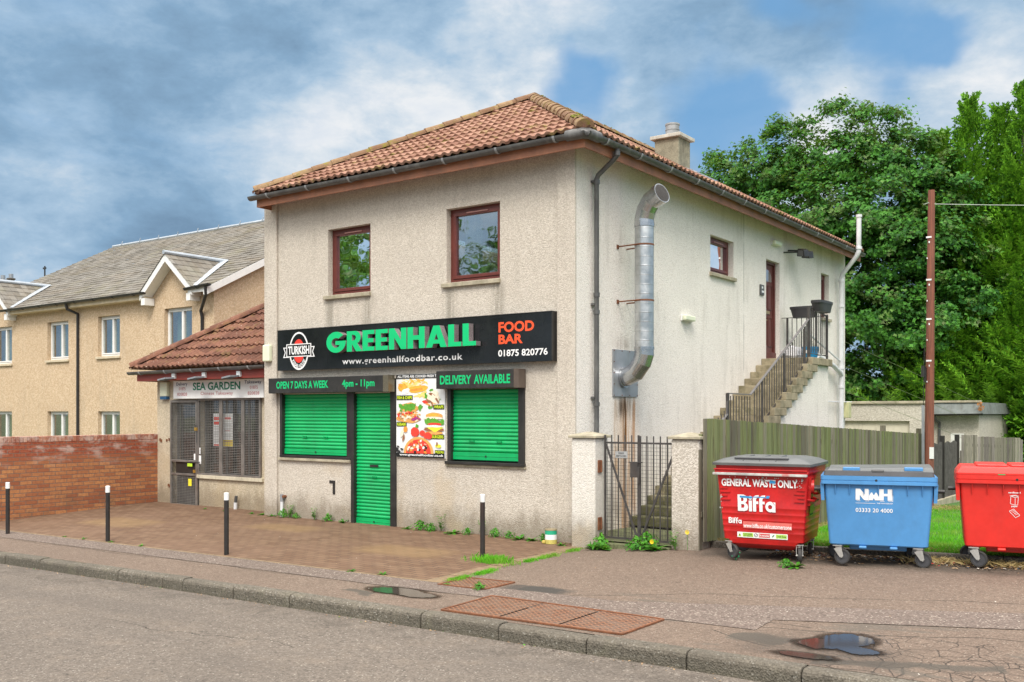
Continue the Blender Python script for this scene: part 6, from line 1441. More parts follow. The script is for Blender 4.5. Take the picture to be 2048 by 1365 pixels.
    mb = MB(); mb.sheet(rect(-.30, .29, .262, .326), front, .002, 0); mb.sheet(rect(-.235, -.11, .272, .318), front, .003, 1); mb.sheet(rect(.155, .28, .272, .318), front, .003, 1); mb.sheet(rect(-.045, .085, .272, .318), front, .003, 2)
    mb.sheet([(-.29, .272), (-.25, .272), (-.27, .316)], front, .003, 1); mb.sheet([(-.276, .280), (-.264, .280), (-.264, .300), (-.276, .300)], front, .0036, 3); outline(mb, [circ(-.078, .295, .022, .022, 20), circ(-.078, .295, .016, .016, 20)], 0, 1, 0, 1, front, .003, mi=3, frame=(0, 1, 0, 1)); mb.sheet([(-.093, .284), (-.09, .281), (-.063, .306), (-.066, .309)], front, .0034, 3)
    mb.sheet([(.105, .285), (.118, .28), (.14, .305), (.128, .31)], front, .003, 4); mb.build('warning_sticker', [M_WHITE, flat('lime2', (.45, .70, .12), .5), flat('pinkred', (.55, .10, .10), .5), M_BLACKM, flat('darkgreen', (.03, .22, .08), .5)], t_)
    mb = MB(); letters(mb, 'DANGER', -.225, -.12, .297, .313, front, .0045, bold=.02, mi=0); letters(mb, 'OF DEATH', -.225, -.12, .276, .292, front, .0045, bold=.02); letters(mb, 'Crush Zone', .165, .272, .285, .307, front, .0045, bold=.02); letters(mb, 'Do not enter', -.04, .08, .284, .308, front, .0045, bold=.02, mi=1); mb.build('lettering', [flat('ink_dkgreen', (.02, .12, .02), .5), M_WHITE], t_)
    mb = MB(); mb.sheet([(-.26, .735), (-.11, .728), (-.11, .752), (-.26, .757)], front, .005); mb.sheet([(-.1, .742), (.04, .74), (.04, .752), (-.1, .752)], front, .005); mb.sheet([(.045, .735), (.085, .735), (.095, .765), (.055, .765)], front, .005); mb.sheet([(.09, .915), (.16, .91), (.165, .94), (.10, .95)], front, .005); build_each(mb, 'tape_scrap', flat('tape_blue', (.03, .30, .62), .5), t_)
    mb = MB(); rb = random.Random(12)
    for k in range(46):
        a, b_ = rb.choice(((rb.uniform(-.51, .5), .975), (rb.uniform(-.51, -.47), rb.uniform(.6, .97)), (rb.uniform(.40, .5), rb.uniform(.86, .97)), (rb.uniform(0, .06), rb.uniform(.92, .98)))); s_ = rb.uniform(.003, .009)
        mb.sheet([(a - s_, b_ - s_ * rb.uniform(.4, 1)), (a + s_, b_ - s_ * .7), (a + s_ * .8, b_ + s_), (a - s_ * .6, b_ + s_ * rb.uniform(.5, 1.5))], front, .006)
    mb.build('paint_chip', M_SCUFF, body)
    caster(t_, -.40, .10, 2.6, .085, green=True); caster(t_, .40, .12, 1.9, .085); caster(t_, -.38, .75, .4, .085); caster(t_, .40, .74, 1.7, .085); return t_

def plastic_bin(label, loc, rot, mbody, mlid, lidflat, marks):
    t_ = thing('waste_bin', label, 'bin', loc, 'wheeled bins by the fence', world=False, rot=rot)
    zb, zt = .235, .99; hb, ht = .515, .575
    def S(z, gr=0): f_ = (z - zb) / (zt - zb); return (z, hb + (ht - hb) * f_ + gr, .06 * (1 - f_) - gr, .74 + gr, .04)
    mb = MB(); rbox(mb, [S(zb - .015, -.015), S(zb), S(.26), S(.6), S(.9), S(zt)]); body = mb.build('body', mbody, t_, smooth=True)
    def front(a, b_, d): f_ = (b_ - zb) / (zt - zb); return (a, .06 * (1 - f_) - .002 - d, b_)
    mb = MB(); rbox(mb, [(.905, .59, -.015, .76, .04), (.91, .605, -.035, .775, .04), (.945, .605, -.035, .775, .04), (.95, .598, -.028, .77, .04), (.955, .605, -.035, .775, .04), (1.0, .605, -.035, .775, .04), (1.002, .58, -.01, .75, .04)]); mb.build('rim', mbody, t_, smooth=True)
    mb = MB()
    for k in range(7):
        x = -.45 + .15 * k; mb.hexa([(x, -.004, .80), (x + .006, -.004, .80), (x + .006, .02, .80), (x, .02, .80)], [(x, -.028, .905), (x + .006, -.028, .905), (x + .006, .02, .905), (x, .02, .905)])
    build_each(mb, 'gusset', mbody, body)
    mb = MB()
    for s_ in (-1, 1): mb.hexa([(s_ * .565, .02, .72), (s_ * .60, .02, .72), (s_ * .60, .14, .72), (s_ * .565, .14, .72)], [(s_ * .57, .0, .92), (s_ * .61, .0, .92), (s_ * .61, .22, .92), (s_ * .57, .22, .92)])
    build_each(mb, 'side_bracket', mbody, t_)
    mb = MB()
    for s_ in (-1, 1): mb.tube([(s_ * .58, .13, .84), (s_ * .68, .13, .84)], .022, 12)
    build_each(mb, 'trunnion', M_BLACKM, t_, smooth=True)
    mb = MB(); mb.tube([(-.02, -.037, .957), (-.02, -.0355, .957)], .013, 12); mb.tube([(-.02, -.0375, .957), (-.02, -.037, .957)], .006, 10); mb.build('lock_hole', M_BLACKM, t_)
    mb = MB(); mb.box((-.30, .2, .16), (.30, .62, .222)); mb.box((-.2, .02, .195), (-.12, .2, .222)); mb.box((.12, .02, .195), (.2, .2, .222)); mb.build('underside', mbody, t_, bevel=.01)
    mb = MB()
    if lidflat:
        rbox(mb, [(1.003, .575, -.02, .76, .03), (1.055, .565, -.01, .76, .03), (1.057, .55, .0, .75, .03)]); lid = mb.build('lid', mlid, t_, smooth=True)
        mb = MB(); mb.hexa([(-.54, .04, 1.05), (.57, .04, 1.05), (.57, .76, 1.05), (-.54, .76, 1.05)], [(-.52, .1, 1.072), (.56, .1, 1.10), (.56, .7, 1.11), (-.52, .7, 1.085)]); mb.build('lid_panel', M_LIDG, lid, bevel=.006)
        mb = MB(); mb.box((-.37, .05, 1.055), (-.19, .13, 1.092)); mb.box((.27, .05, 1.062), (.46, .13, 1.10)); build_each(mb, 'lid_grip', mbody, lid, bevel=.006)
        mb = MB(); mb.box((-.07, -.015, 1.035), (.06, .05, 1.075)); mb.build('lid_handle', M_GUTTER, lid, bevel=.01)
    else:
        rbox(mb, [(1.003, .60, -.03, .77, .03), (1.02, .60, -.03, .77, .03), (1.065, .57, .02, .75, .03), (1.085, .55, .05, .73, .03)]); lid = mb.build('lid', mlid, t_, smooth=True)
        mb = MB(); mb.box((-.40, .08, 1.08), (-.1, .7, 1.108)); mb.box((-.07, .08, 1.08), (.25, .7, 1.108)); mb.box((.28, .08, 1.08), (.5, .7, 1.108)); build_each(mb, 'lid_panel', mlid, lid, bevel=.01)
        mb = MB(); mb.box((-.20, -.037, 1.004), (-.13, -.0, 1.012)); mb.build('leaf_scrap', flat('leafscrap', (.03, .4, .12), .6), lid)
    marks(t_, front)
    for x, y, a in ((-.42, .11, 2.9), (.42, .11, 2.9), (-.42, .62, .3), (.42, .62, .2)): caster(t_, x, y, a + .0, .088)
    return t_
def nwh(t_, front):
    mb = MB()
    N1 = [[(0, 0), (.26, 0), (.26, .45), (.52, 0), (.80, 0), (.80, 1), (.56, 1), (.56, .52), (.28, 1), (0, 1)]]
    H1 = [[(0, 0), (.28, 0), (.28, .38), (.52, .38), (.52, 0), (.80, 0), (.80, 1), (.52, 1), (.52, .6), (.28, .6), (.28, 1), (0, 1)]]
    Wm = [[(0, 0), (.28, 0), (.36, .2), (.44, 0), (.72, 0), (.72, .3), (.56, .68), (.48, .68), (.36, .42), (.24, .68), (.16, .68), (0, .3)]]
    x0, z0, h = -.235, .735, .125
    outline(mb, N1, x0, x0 + .135, z0, z0 + h, front, .002, frame=(0, .8, 0, 1)); outline(mb, Wm, x0 + .137, x0 + .243, z0, z0 + h, front, .002, frame=(0, .72, 0, 1)); outline(mb, H1, x0 + .245, x0 + .38, z0, z0 + h, front, .002, frame=(0, .8, 0, 1))
    for x in (x0 + .137, x0 + .384): mb.sheet(rect(x, x + .004, z0 - .012, z0 + h - .012), front, .003)
    for a, b_ in ((x0 + .01, x0 + .05), (x0 + .10, x0 + .14), (x0 + .255, x0 + .3), (x0 + .34, x0 + .388)): mb.sheet(rect(a, b_, z0 - .012, z0 - .008), front, .003)
    mb.sheet(rect(x0, x0 + .205, .698, .702), front, .002); mb.build('logo', M_WHITE, t_)
    mb = MB(); letters(mb, 'THE NWH GROUP', x0 + .22, x0 + .385, .695, .708, front, .002, bold=.02); letters(mb, '03333 20 4000', x0, x0 + .385, .60, .645, front, .002, bold=.01); mb.build('lettering', M_WHITE, t_)
def recyc(t_, front):
    mb = MB()
    def ln(P, w=.0022):
        for (a, b_), (c_, d_) in zip(P, P[1:]):
            dx, dz = c_ - a, d_ - b_; L = sqrt(dx * dx + dz * dz) or 1; nx, nz = -dz / L * w, dx / L * w; mb.sheet([(a - nx, b_ - nz), (c_ - nx, d_ - nz), (c_ + nx, d_ + nz), (a + nx, b_ + nz)], front, .002)
    x = -.08; ln([(x, .70), (x + .005, .78), (x + .045, .785), (x + .075, .775), (x + .07, .69), (x + .045, .685), (x, .70)]); ln([(x + .045, .685), (x + .045, .765), (x + .005, .78)]); ln([(x + .045, .765), (x + .075, .775)]); ln([(x - .005, .785), (x + .05, .792), (x + .08, .782)])
    ln([(x - .01, .62), (x + .03, .645), (x + .09, .58), (x + .05, .552), (x - .01, .62)]); 
    for k in range(4): ln([(x + .012 + k * .012, .618 - k * .012), (x + .035 + k * .012, .632 - k * .012)])
    x = .09
    for o_, h_ in ((0, .07), (.03, .05), (.06, .085), (.1, .06)): ln([(x + o_, .69), (x + o_, .69 + h_), (x + o_ + .008, .70 + h_), (x + o_ + .008, .715 + h_), (x + o_ + .018, .715 + h_), (x + o_ + .018, .70 + h_), (x + o_ + .026, .69 + h_), (x + o_ + .026, .69), (x + o_, .69)])
    for o_, z in ((0, .56), (.045, .58), (.09, .56)): ln([(x + o_, z), (x + o_, z + .045), (x + o_ + .035, z + .045), (x + o_ + .035, z), (x + o_, z)]); ln([(x + o_, z + .045), (x + o_ + .0175, z + .053), (x + o_ + .035, z + .045)])
    mb.build('pictogram', M_WHITE, t_)
    mb = MB(); 
    for s_, a, b_, z in (('cardboard', -.10, .015, .81), ('paper', -.07, -.01, .66), ('plastic bottles,', .07, .24, .812), ('pots, tubs & trays', .055, .26, .79), ('food tins &', .09, .22, .665), ('drinks cans', .09, .22, .645)): letters(mb, s_, a, b_, z, z + .018, front, .002, bold=.03)
    mb.build('lettering', M_WHITE, t_)
    mb = MB(); mb.add([(-.585, .10 + .05 * cos(2 * pi * k / 20), .76 + .055 * sin(2 * pi * k / 20)) for k in range(20)], [tuple(range(20))]); mb.build('round_sticker', M_WHITE, t_)
RB = metal_bin((3.05, -.80, g(3.05, -.5) + .004), radians(7))
BB = plastic_bin('sky blue plastic four wheeled bin with dark lid and white phone number', (4.33, -.66, g(4.3, -.5) + .003), radians(16), M_BBLUE, M_LIDG2, True, nwh)
R2 = plastic_bin('bright red plastic four wheeled bin cut off by the right edge with recycling pictograms', (5.67, -.30, g(5.6, -.3) + .003), radians(13), M_BRED2, M_BRED2, False, recyc)

# ---------------------------------------------------------------- bollards
def bollard(loc):
    t_ = thing('bollard', '', 'bollard', loc, 'black bollards with white tops', world=False)
    mb = MB(); mb.tube([(0, 0, -.1), (0, 0, .74)], .032, 18); mb.build('post', flat('bollard_black', (.022, .020, .019), .45, var=.3, vs_=5, dirt=.35, dirtcol=(.10, .045, .03)), t_, smooth=True)
    mb = MB(); mb.tube([(0, 0, .74), (0, 0, .832), (0, 0, .84)], [.0335, .0335, .026], 18); mb.build('white_top', flat('top_white', (.78, .78, .77), .5, var=.1, dirt=.2), t_, smooth=True); return t_
b0 = bollard((-8.68, -3.60, g(-8.68, -3.6))); b0['label'] = 'black bollard nearest the left edge before the brick wall'
for x, y, lab in ((-6.25, -3.33, 'black bollard in front of the middle of the brick wall'), (-3.49, -3.30, 'black bollard in front of the takeaway window and its sill'), (-.21, -1.90, 'black bollard beside a grass tuft at the right edge of the paving')):
    dup(b0, (x, y, g(x, y)), label=lab)

# ---------------------------------------------------------------- covers, puddles, can
def covermat(t, b, p):
    w = t.new('ShaderNodeTexWave', wave_type='BANDS'); t.put(w.inputs['Vector'], wiggle(t, p, .02, 12)); w.inputs['Scale'].default_value = 7; w.inputs['Distortion'].default_value = 0
    z = t.xyz(p); sx = t.math('SINE', t.math('MULTIPLY', z[0], 95)); sy = t.math('SINE', t.math('ADD', t.math('MULTIPLY', z[1], 110), t.math('MULTIPLY', sx, 1.2)))
    m = t.ss(sy, .1, .5); n = t.noise(p, 6, 5, .7); n2 = t.noise(p, 30, 4, .7)
    c = t.mix(m, (.085, .038, .022), (.30, .135, .07)); c = t.mix(t.ss(n, .35, .7, 0, .6), c, (.20, .15, .115)); c = t.mix(t.ss(n2, .55, .7, 0, .6), c, (.36, .14, .04))
    t.put(b.inputs['Base Color'], c); b.inputs['Roughness'].default_value = .6; b.inputs['Metallic'].default_value = .2; t.put(b.inputs['Normal'], t.bump(m, .8, .01))
M_COVER = material('rusty_cover', covermat)
def cover(name, label, quad, cells, h=.006):
    cx_, cy_ = sum(q[0] for q in quad) / 4, sum(q[1] for q in quad) / 4
    t_ = thing(name, label, 'manhole cover', (cx_, cy_, g(cx_, cy_)))
    P = [Vector((x, y, g(x, y))) for x, y in quad]
    def at(u, v, dz): a = P[0].lerp(P[1], u); b_ = P[3].lerp(P[2], u); q = a.lerp(b_, v); return (q.x, q.y, g(q.x, q.y) + dz)
    for (u0, u1, v0, v1) in cells:
        mb = MB(); n = 6; e = .006
        V = []; F = []
        for j in range(n + 1):
            for i in range(n + 1): V.append(at(u0 + e + (u1 - u0 - 2 * e) * i / n, v0 + e + (v1 - v0 - 2 * e) * j / n, h))
        F = [(j * (n + 1) + i, j * (n + 1) + i + 1, (j + 1) * (n + 1) + i + 1, (j + 1) * (n + 1) + i) for j in range(n) for i in range(n)]
        mb.add(V, F); mb.build('plate', M_COVER, t_)
    mb = MB()
    for a, b_ in (((0, 0), (1, 0)), ((1, 0), (1, 1)), ((1, 1), (0, 1)), ((0, 1), (0, 0))):
        k = 8
        for i in range(k): mb.beam(at(a[0] + (b_[0] - a[0]) * i / k, a[1] + (b_[1] - a[1]) * i / k, h), at(a[0] + (b_[0] - a[0]) * (i + 1) / k, a[1] + (b_[1] - a[1]) * (i + 1) / k, h), .025, .014)
    mb.build('frame', M_RUST, t_); return t_
cover('chamber_cover', 'large rusty chequered chamber cover in three plates beside the kerb', [(1.34, -4.56), (3.30, -4.54), (3.36, -3.90), (1.37, -3.80)], [(0, .335, 0, 1), (.335, .665, 0, 1), (.665, 1, 0, 1)])
cover('drain_cover', 'small rusty patterned cover near the corner of the paving', [(.42, -3.52), (1.08, -3.54), (1.12, -3.06), (.44, -3.02)], [(0, 1, 0, 1)], .004)
M_WATER = bpy.data.materials.new('puddle_water'); M_WATER.use_nodes = True; t = NT(M_WATER.node_tree); MATS['puddle_water'] = M_WATER
bw_ = t.n['Principled BSDF']; bw_.inputs['Base Color'].default_value = (.045, .036, .028, 1); bw_.inputs['Roughness'].default_value = .07; bw_.inputs['IOR'].default_value = 1.6
att = t.new('ShaderNodeAttribute', attribute_name='depth'); pp_ = t.new('ShaderNodeNewGeometry').outputs['Position']
dep = t.math('ADD', att.outputs['Fac'], t.math('MULTIPLY', t.math('SUBTRACT', t.noise(pp_, 9, 5, .65), .5), .75))
tr = t.new('ShaderNodeBsdfTransparent'); wetm = t.new('ShaderNodeMixShader')
t.put(tr.inputs[0], t.mix(t.ss(dep, .02, .42), (1, 1, 1), (.52, .50, .48)))
gl = t.new('ShaderNodeBsdfGlossy'); gl.inputs['Roughness'].default_value = .35; wetm.inputs[0].default_value = .03; t.l.new(tr.outputs[0], wetm.inputs[1]); t.l.new(gl.outputs[0], wetm.inputs[2])
mx = t.new('ShaderNodeMixShader'); t.put(mx.inputs[0], t.ss(dep, .50, .60)); t.l.new(wetm.outputs[0], mx.inputs[1]); t.l.new(bw_.outputs[0], mx.inputs[2]); t.l.new(mx.outputs[0], t.n['Material Output'].inputs[0])
def puddle(x0, x1, y0, y1, blobs):
    """flat sheet of water; its depth falls off towards the ragged rim"""
    n = 26; zc = max(g(x, y) for x in (x0, x1) for y in (y0, y1)) * .5 + min(g(x, y) for x in (x0, x1) for y in (y0, y1)) * .5 + .004; V = []; D = []
    for j in range(n + 1):
        for i in range(n + 1):
            x = x0 + (x1 - x0) * i / n; y = y0 + (y1 - y0) * j / n; V.append((x, y, max(zc, g(x, y) + .003) if False else g(x, y) + .003))
            D.append(max(max(0, 1 - ((x - bx_) / rx) ** 2 - ((y - by_) / ry) ** 2) for bx_, by_, rx, ry in blobs))
    F = [(j * (n + 1) + i, j * (n + 1) + i + 1, (j + 1) * (n + 1) + i + 1, (j + 1) * (n + 1) + i) for j in range(n) for i in range(n)]
    F = [f_ for f_ in F if max(D[i] for i in f_) > 0]
    o_ = quick('puddle', V, F, M_WATER, kind='structure'); at_ = o_.data.attributes.new('depth', 'FLOAT', 'POINT'); at_.data.foreach_set('value', D)
    o_.data.polygons.foreach_set('use_smooth', [True] * len(o_.data.polygons))
puddle(-.25, 1.0, -4.40, -3.72, [(.28, -4.03, .50, .22), (.62, -4.10, .35, .17)])
puddle(4.35, 5.6, -4.70, -3.45, [(4.97, -3.84, .30, .29), (4.82, -4.04, .27, .22), (5.14, -4.10, .22, .15), (4.82, -4.42, .33, .11)])
PC = thing('paint_can', 'old paint tin with green and white label and yellow drips at the wall foot', 'can', (-.27, -.24, 0))
mb = MB(); z0 = .004; mb.tube([(-.27, -.24, z0), (-.27, -.24, z0 + .06)], .085, 24, 2); mb.tube([(-.27, -.24, z0 + .06), (-.27, -.24, z0 + .13)], .085, 24, 0); mb.tube([(-.27, -.24, z0 + .13), (-.27, -.24, z0 + .19)], .085, 24, 1); mb.build('body', [M_WHITE, flat('can_green', (.02, .36, .20), .4), flat('can_yellow', (.52, .45, .12), .5, var=.3)], PC, smooth=True)
mb = MB(); mb.tube([(-.27, -.24, z0 + .188), (-.27, -.24, z0 + .205)], .088, 24); mb.build('rim', flat('can_rim', (.42, .36, .22), .4, metal=.6, var=.3), PC, smooth=True)
mb = MB(); mb.box((-.37, -.33, z0), (-.32, -.28, z0 + .045)); mb.build('crushed_cup', flat('can_gold', (.55, .42, .10), .5), label='small crumpled yellow scrap beside the paint tin', cat='litter', bevel=.012)
# ---------------------------------------------------------------- vegetation
def leafmat(name, lo, hi, tip=None, tipamt=0.0, trans=.25, rough=.5, sc=.35):
    def bld(t, b, p):
        id_ = t.new('ShaderNodeNewGeometry').outputs['Random Per Island']; n = t.noise(p, sc, 4, .6); n2 = t.noise(p, 1.7, 3, .6)
        c = t.mix(t.ss(t.math('ADD', t.math('MULTIPLY', id_, .45), t.math('MULTIPLY', n2, .55)), .25, .75), lo, hi)
        if tip: c = t.mix(t.math('MULTIPLY', t.ss(t.noise(t.mapping(p, loc=(4, 7, 1)), 1.25, 3, .6), .52, .62), tipamt), c, tip)
        t.put(b.inputs['Base Color'], c); b.inputs['Roughness'].default_value = rough; b.inputs['Specular IOR Level'].default_value = .2
        tr = t.new('ShaderNodeBsdfTranslucent'); t.put(tr.inputs[0], t.mix(.5, c, (.35, .55, .05))); mx = t.new('ShaderNodeMixShader'); mx.inputs[0].default_value = trans
        out = t.n['Material Output']; t.l.new(b.outputs[0], mx.inputs[1]); t.l.new(tr.outputs[0], mx.inputs[2]); t.l.new(mx.outputs[0], out.inputs[0])
    return material(name, bld)
M_MAPLE = leafmat('maple_leaf', (.012, .070, .014), (.080, .26, .032), (.27, .25, .12), .3)
M_CONIF = leafmat('conifer_spray', (.034, .135, .012), (.205, .47, .03), None, 0, .2, .6, .5)
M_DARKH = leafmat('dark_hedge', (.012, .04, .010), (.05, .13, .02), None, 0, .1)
M_WEED = leafmat('weed_leaf', (.02, .13, .012), (.10, .33, .03), None, 0, .25)
M_GRASS = leafmat('grass_blade', (.06, .30, .012), (.17, .52, .03), (.36, .34, .10), .35, .25)
M_BARK = flat('bark', (.085, .065, .045), .95, var=.35, vs_=5, bump=.8, bs=20)

def trunk(parent, base, top, r0, r1, limbs, seed, mat=M_BARK):
    r = random.Random(seed); mb = MB(); b_, t_ = Vector(base), Vector(top); n = 7; P = []
    for i in range(n): q = b_.lerp(t_, i / (n - 1)); P.append(q + Vector((r.uniform(-.12, .12), r.uniform(-.12, .12), 0)) * (i > 0))
    mb.tube(P, [r0 + (r1 - r0) * i / (n - 1) for i in range(n)], 10)
    for k in range(limbs):
        f_ = r.uniform(.25, .95); s_ = b_.lerp(t_, f_); a = r.uniform(0, 6.28); L = r.uniform(1.6, 3.6) * (1.15 - f_ * .5)
        d = Vector((cos(a), sin(a), r.uniform(.5, 1.1))).normalized(); m = s_ + d * L * .5 + Vector((0, 0, .1)); mb.tube([s_, m, s_ + d * L + Vector((0, 0, L * .2))], [r0 * .35 * (1 - f_ * .5), r0 * .22 * (1 - f_ * .5), .02], 6)
    return mb.build('trunk', mat, parent, smooth=True)

def crown_leaves(name, parent, mat, lobes, nclus, per, size, seed, shape=6, flatten=.6, **k):
    """leaf clusters on the shells of many overlapping lobes"""
    r = random.Random(seed); V = []; F = []
    tot = sum(l[3] ** 2 for l in lobes)
    SH = [(-.5, 0), (-.28, .34), (-.05, .22), (.12, .5), (.26, .22), (.55, .0), (.26, -.22), (.12, -.5), (-.05, -.22), (-.28, -.34)] if shape == 10 else [(-.5, 0), (-.12, .46), (.08, .15), (.5, 0), (.08, -.15), (-.12, -.46)] if shape == 6 else [(-.5, 0), (-.1, .32), (.5, 0), (-.1, -.32)]
    ns = len(SH)
    for (lx, ly, lz, lr) in lobes:
        for c_ in range(int(nclus * lr * lr / tot)):
            while True:
                d = Vector((r.gauss(0, 1), r.gauss(0, 1), r.gauss(0, 1)))
                if d.length > .1: d.normalize()
                if d.z > -.55: break
            rad = lr * (r.uniform(.55, 1.08) if r.random() < .8 else r.uniform(.1, .6)); cc = Vector((lx, ly, lz)) + Vector((d.x * rad, d.y * rad, d.z * rad * .85)); cr_ = r.uniform(.22, .5)
            for i in range(per):
                o_ = Vector((r.gauss(0, .5), r.gauss(0, .5), r.gauss(0, .5) * flatten)) * cr_; p_ = cc + o_
                nrm = (d * .9 + Vector((r.uniform(-.7, .7), r.uniform(-.7, .7), r.uniform(-.1, 1.1)))).normalized(); ax = nrm.cross(Vector((r.uniform(-1, 1), r.uniform(-1, 1), r.uniform(-1, .2)))).normalized(); ay = nrm.cross(ax)
                s_ = size * r.uniform(.65, 1.25); b0_ = len(V)
                for a, b_ in SH: q = p_ + ax * (a * s_) + ay * (b_ * s_) - nrm * (abs(b_) * s_ * .25); V.append((q.x, q.y, q.z))
                F.append(tuple(range(b0_, b0_ + ns)))
    return quick(name, V, F, mat, parent=parent, **k)

def in_world(o, t_):  # children written in scene coordinates
    return o
# the broad maple behind the building
MT = thing('maple_tree', 'broad leafy maple with pale young leaves rising behind the rear corner of the building', 'tree', (-5, 26, -.8))
trunk(MT, (-4.6, 26, -.9), (-4.2, 26, 8.5), .38, .1, 16, 3); trunk(MT, (-2.2, 26.5, -.9), (-1.0, 26.8, 7.5), .26, .08, 10, 5)
lob = [(-10.2, 25.8, 9.3, 1.9), (-8.4, 25.5, 10.2, 2.1), (-6.3, 25.3, 10.9, 2.1), (-4.2, 25.3, 11.1, 2.1), (-2.4, 25.4, 10.7, 2.0), (-.9, 25.7, 9.4, 1.9), (-9.6, 25.4, 7.0, 2.3), (-7.4, 24.8, 8.0, 2.5), (-5.2, 24.6, 8.6, 2.6), (-3.2, 24.4, 8.3, 2.6), (-1.2, 24.6, 7.2, 2.4), (-7.8, 25, 5.2, 2.4), (-5.4, 24.6, 5.6, 2.6), (-3.2, 24.2, 5.4, 2.5), (-1.2, 24.4, 4.8, 2.3), (.5, 25.0, 5.6, 1.8), (-5.4, 25.2, 3.0, 2.2), (-2.6, 24.8, 2.9, 2.0), (-11.4, 26.2, 7.6, 1.6)]
crown_leaves('crown', MT, M_MAPLE, lob, 2700, 56, .165, 21, shape=6)
lob2 = [(-11.4, 25.2, 9.6, .5), (-10.2, 25.2, 11.1, .5), (-9.0, 25, 11.9, .5), (-7.8, 25, 12.0, .45), (-6.6, 25, 12.8, .55), (-5.4, 25, 12.7, .4), (-4.3, 25, 13.1, .55), (-3.2, 25, 12.8, .5), (-2.2, 25, 12.5, .5), (-1.2, 25, 11.4, .5), (-.2, 25, 10.6, .4), (-9.6, 25, 11.2, .4)]
crown_leaves('crown', MT, M_MAPLE, lob2, 150, 34, .155, 22, shape=6)

# conifers: sprays swept up and out from several leaders
def conifer(label, base, H, R, n, seed, group=None, mat=M_CONIF, per=44, lo=.04):
    t_ = thing('conifer_tree', label, 'tree', base, group); r = random.Random(seed); bx_, by_, bz_ = base
    mb = MB(); mb.tube([(bx_, by_, bz_ - .2), (bx_, by_, bz_ + H * .6), (bx_ + r.uniform(-.1, .1), by_, bz_ + H * .97)], [.2, .1, .012], 8); mb.build('trunk', M_BARK, t_)
    V = []; F = []
    for k in range(n):
        f_ = lo + (1 - lo) * (k + r.random()) / n; z = bz_ + H * f_; prof = min(1, (1 - f_) * 1.9) ** .95 * (1 if f_ > .16 else .85)
        a = r.uniform(0, 6.28); L = R * (prof * r.uniform(.5, 1.22)) * (.9 + .22 * sin(3 * a + f_ * 26 + seed)) + r.uniform(.15, .42); rise = .15 + 1.25 * f_ * f_ + r.uniform(-.15, .35)
        d = Vector((cos(a), sin(a), rise)).normalized(); u0_ = r.choice((.1, .45, .6)); st = Vector((bx_ + cos(a) * L * u0_, by_ + sin(a) * L * u0_, z - L * rise * (.45 - u0_ * .6))); L2 = max(.3, L * (.95 - u0_))
        side = d.cross(Vector((0, 0, 1)))
        side = (side.normalized() if side.length > .1 else Vector((1, 0, 0))); up_ = side.cross(d).normalized()
        tw = r.uniform(-.8, .8); side, up_ = side * cos(tw) + up_ * sin(tw), up_ * cos(tw) - side * sin(tw)
        m = int(per * (.45 + .55 * prof))
        for i in range(m):
            g_ = (i + r.random()) / m; g_ = .12 + .88 * g_; q = st + d * (L2 * g_) - Vector((0, 0, .18 * L2 * (g_ - .5) ** 2)) + Vector((0, 0, .18 * g_ * g_ * L2))
            sg = 1 if i % 2 else -1; wd_ = L2 * .20 * (1 - g_ * .72) + .035; tip = q + side * (sg * wd_ * r.uniform(.5, 1.15)) + d * (wd_ * .75) + up_ * r.uniform(-.09, .09) ; e = .014 + .016 * r.random()
            b0_ = len(V); w_ = d * e; mid = q.lerp(tip, .55) + up_ * .02
            for p_ in (q - w_, mid - w_ * 1.5, tip, mid + w_ * 1.5, q + w_): V.append((p_.x, p_.y, p_.z))
            F.append(tuple(range(b0_, b0_ + 5)))
    quick('crown', V, F, mat, parent=t_); return t_
CG = 'tall conifers behind the garages'
CT = [((-.95, 26.4, -.9), 12.9, 2.1, 1250, 'bright green conifer with the leftmost tip next to the maple'), ((.15, 26.0, -.9), 13.9, 2.2, 1350, 'tall bright conifer, second from the maple'), ((1.1, 26.2, -.9), 13.4, 2.1, 1250, 'bright conifer third from the maple, directly above the grey stepped fence'), ((1.95, 25.8, -.9), 13.9, 2.2, 1350, 'tall bright conifer nearest the right edge of the picture'), ((3.2, 26.0, -.9), 13.4, 1.8, 800, 'conifer cut by the right edge of the picture')]
for i, (b_, H, R, n, lab) in enumerate(CT): conifer(lab, b_, H, R, n, 40 + i, CG)
for i, (b_, H, R, n, lab) in enumerate((((-1.6, 24.3, -.9), 5.2, 2.0, 560, 'low dark conifer directly behind the long garage roof'), ((.3, 24.4, -.9), 6.8, 2.2, 850, 'low conifer behind the utility pole and garage end'), ((1.9, 24.2, -.9), 7.4, 2.2, 950, 'low bright conifer over the right end of the garages'), ((3.6, 23.4, -.9), 8.2, 2.2, 900, 'low conifer beside the right edge above the grey fence'))): conifer(lab, b_, H, R, n, 50 + i, CG)
# shrubbery and dark growth beneath
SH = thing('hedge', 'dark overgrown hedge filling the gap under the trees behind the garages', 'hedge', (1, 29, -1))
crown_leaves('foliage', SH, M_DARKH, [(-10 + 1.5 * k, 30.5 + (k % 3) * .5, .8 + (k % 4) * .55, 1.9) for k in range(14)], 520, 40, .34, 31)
SB = thing('shrub', 'pale flecked shrub at the right edge beyond the grey stepped fence', 'shrub', (4.6, 18, -.8))
crown_leaves('foliage', SB, leafmat('shrub_leaf', (.03, .09, .02), (.12, .24, .05), (.5, .5, .35), .5), [(4.4, 18.4, .4, 1.1), (5.4, 18.0, .9, 1.3), (4.9, 18.8, 1.3, 1.0), (6.4, 18.5, .6, 1.4)], 170, 40, .13, 33)
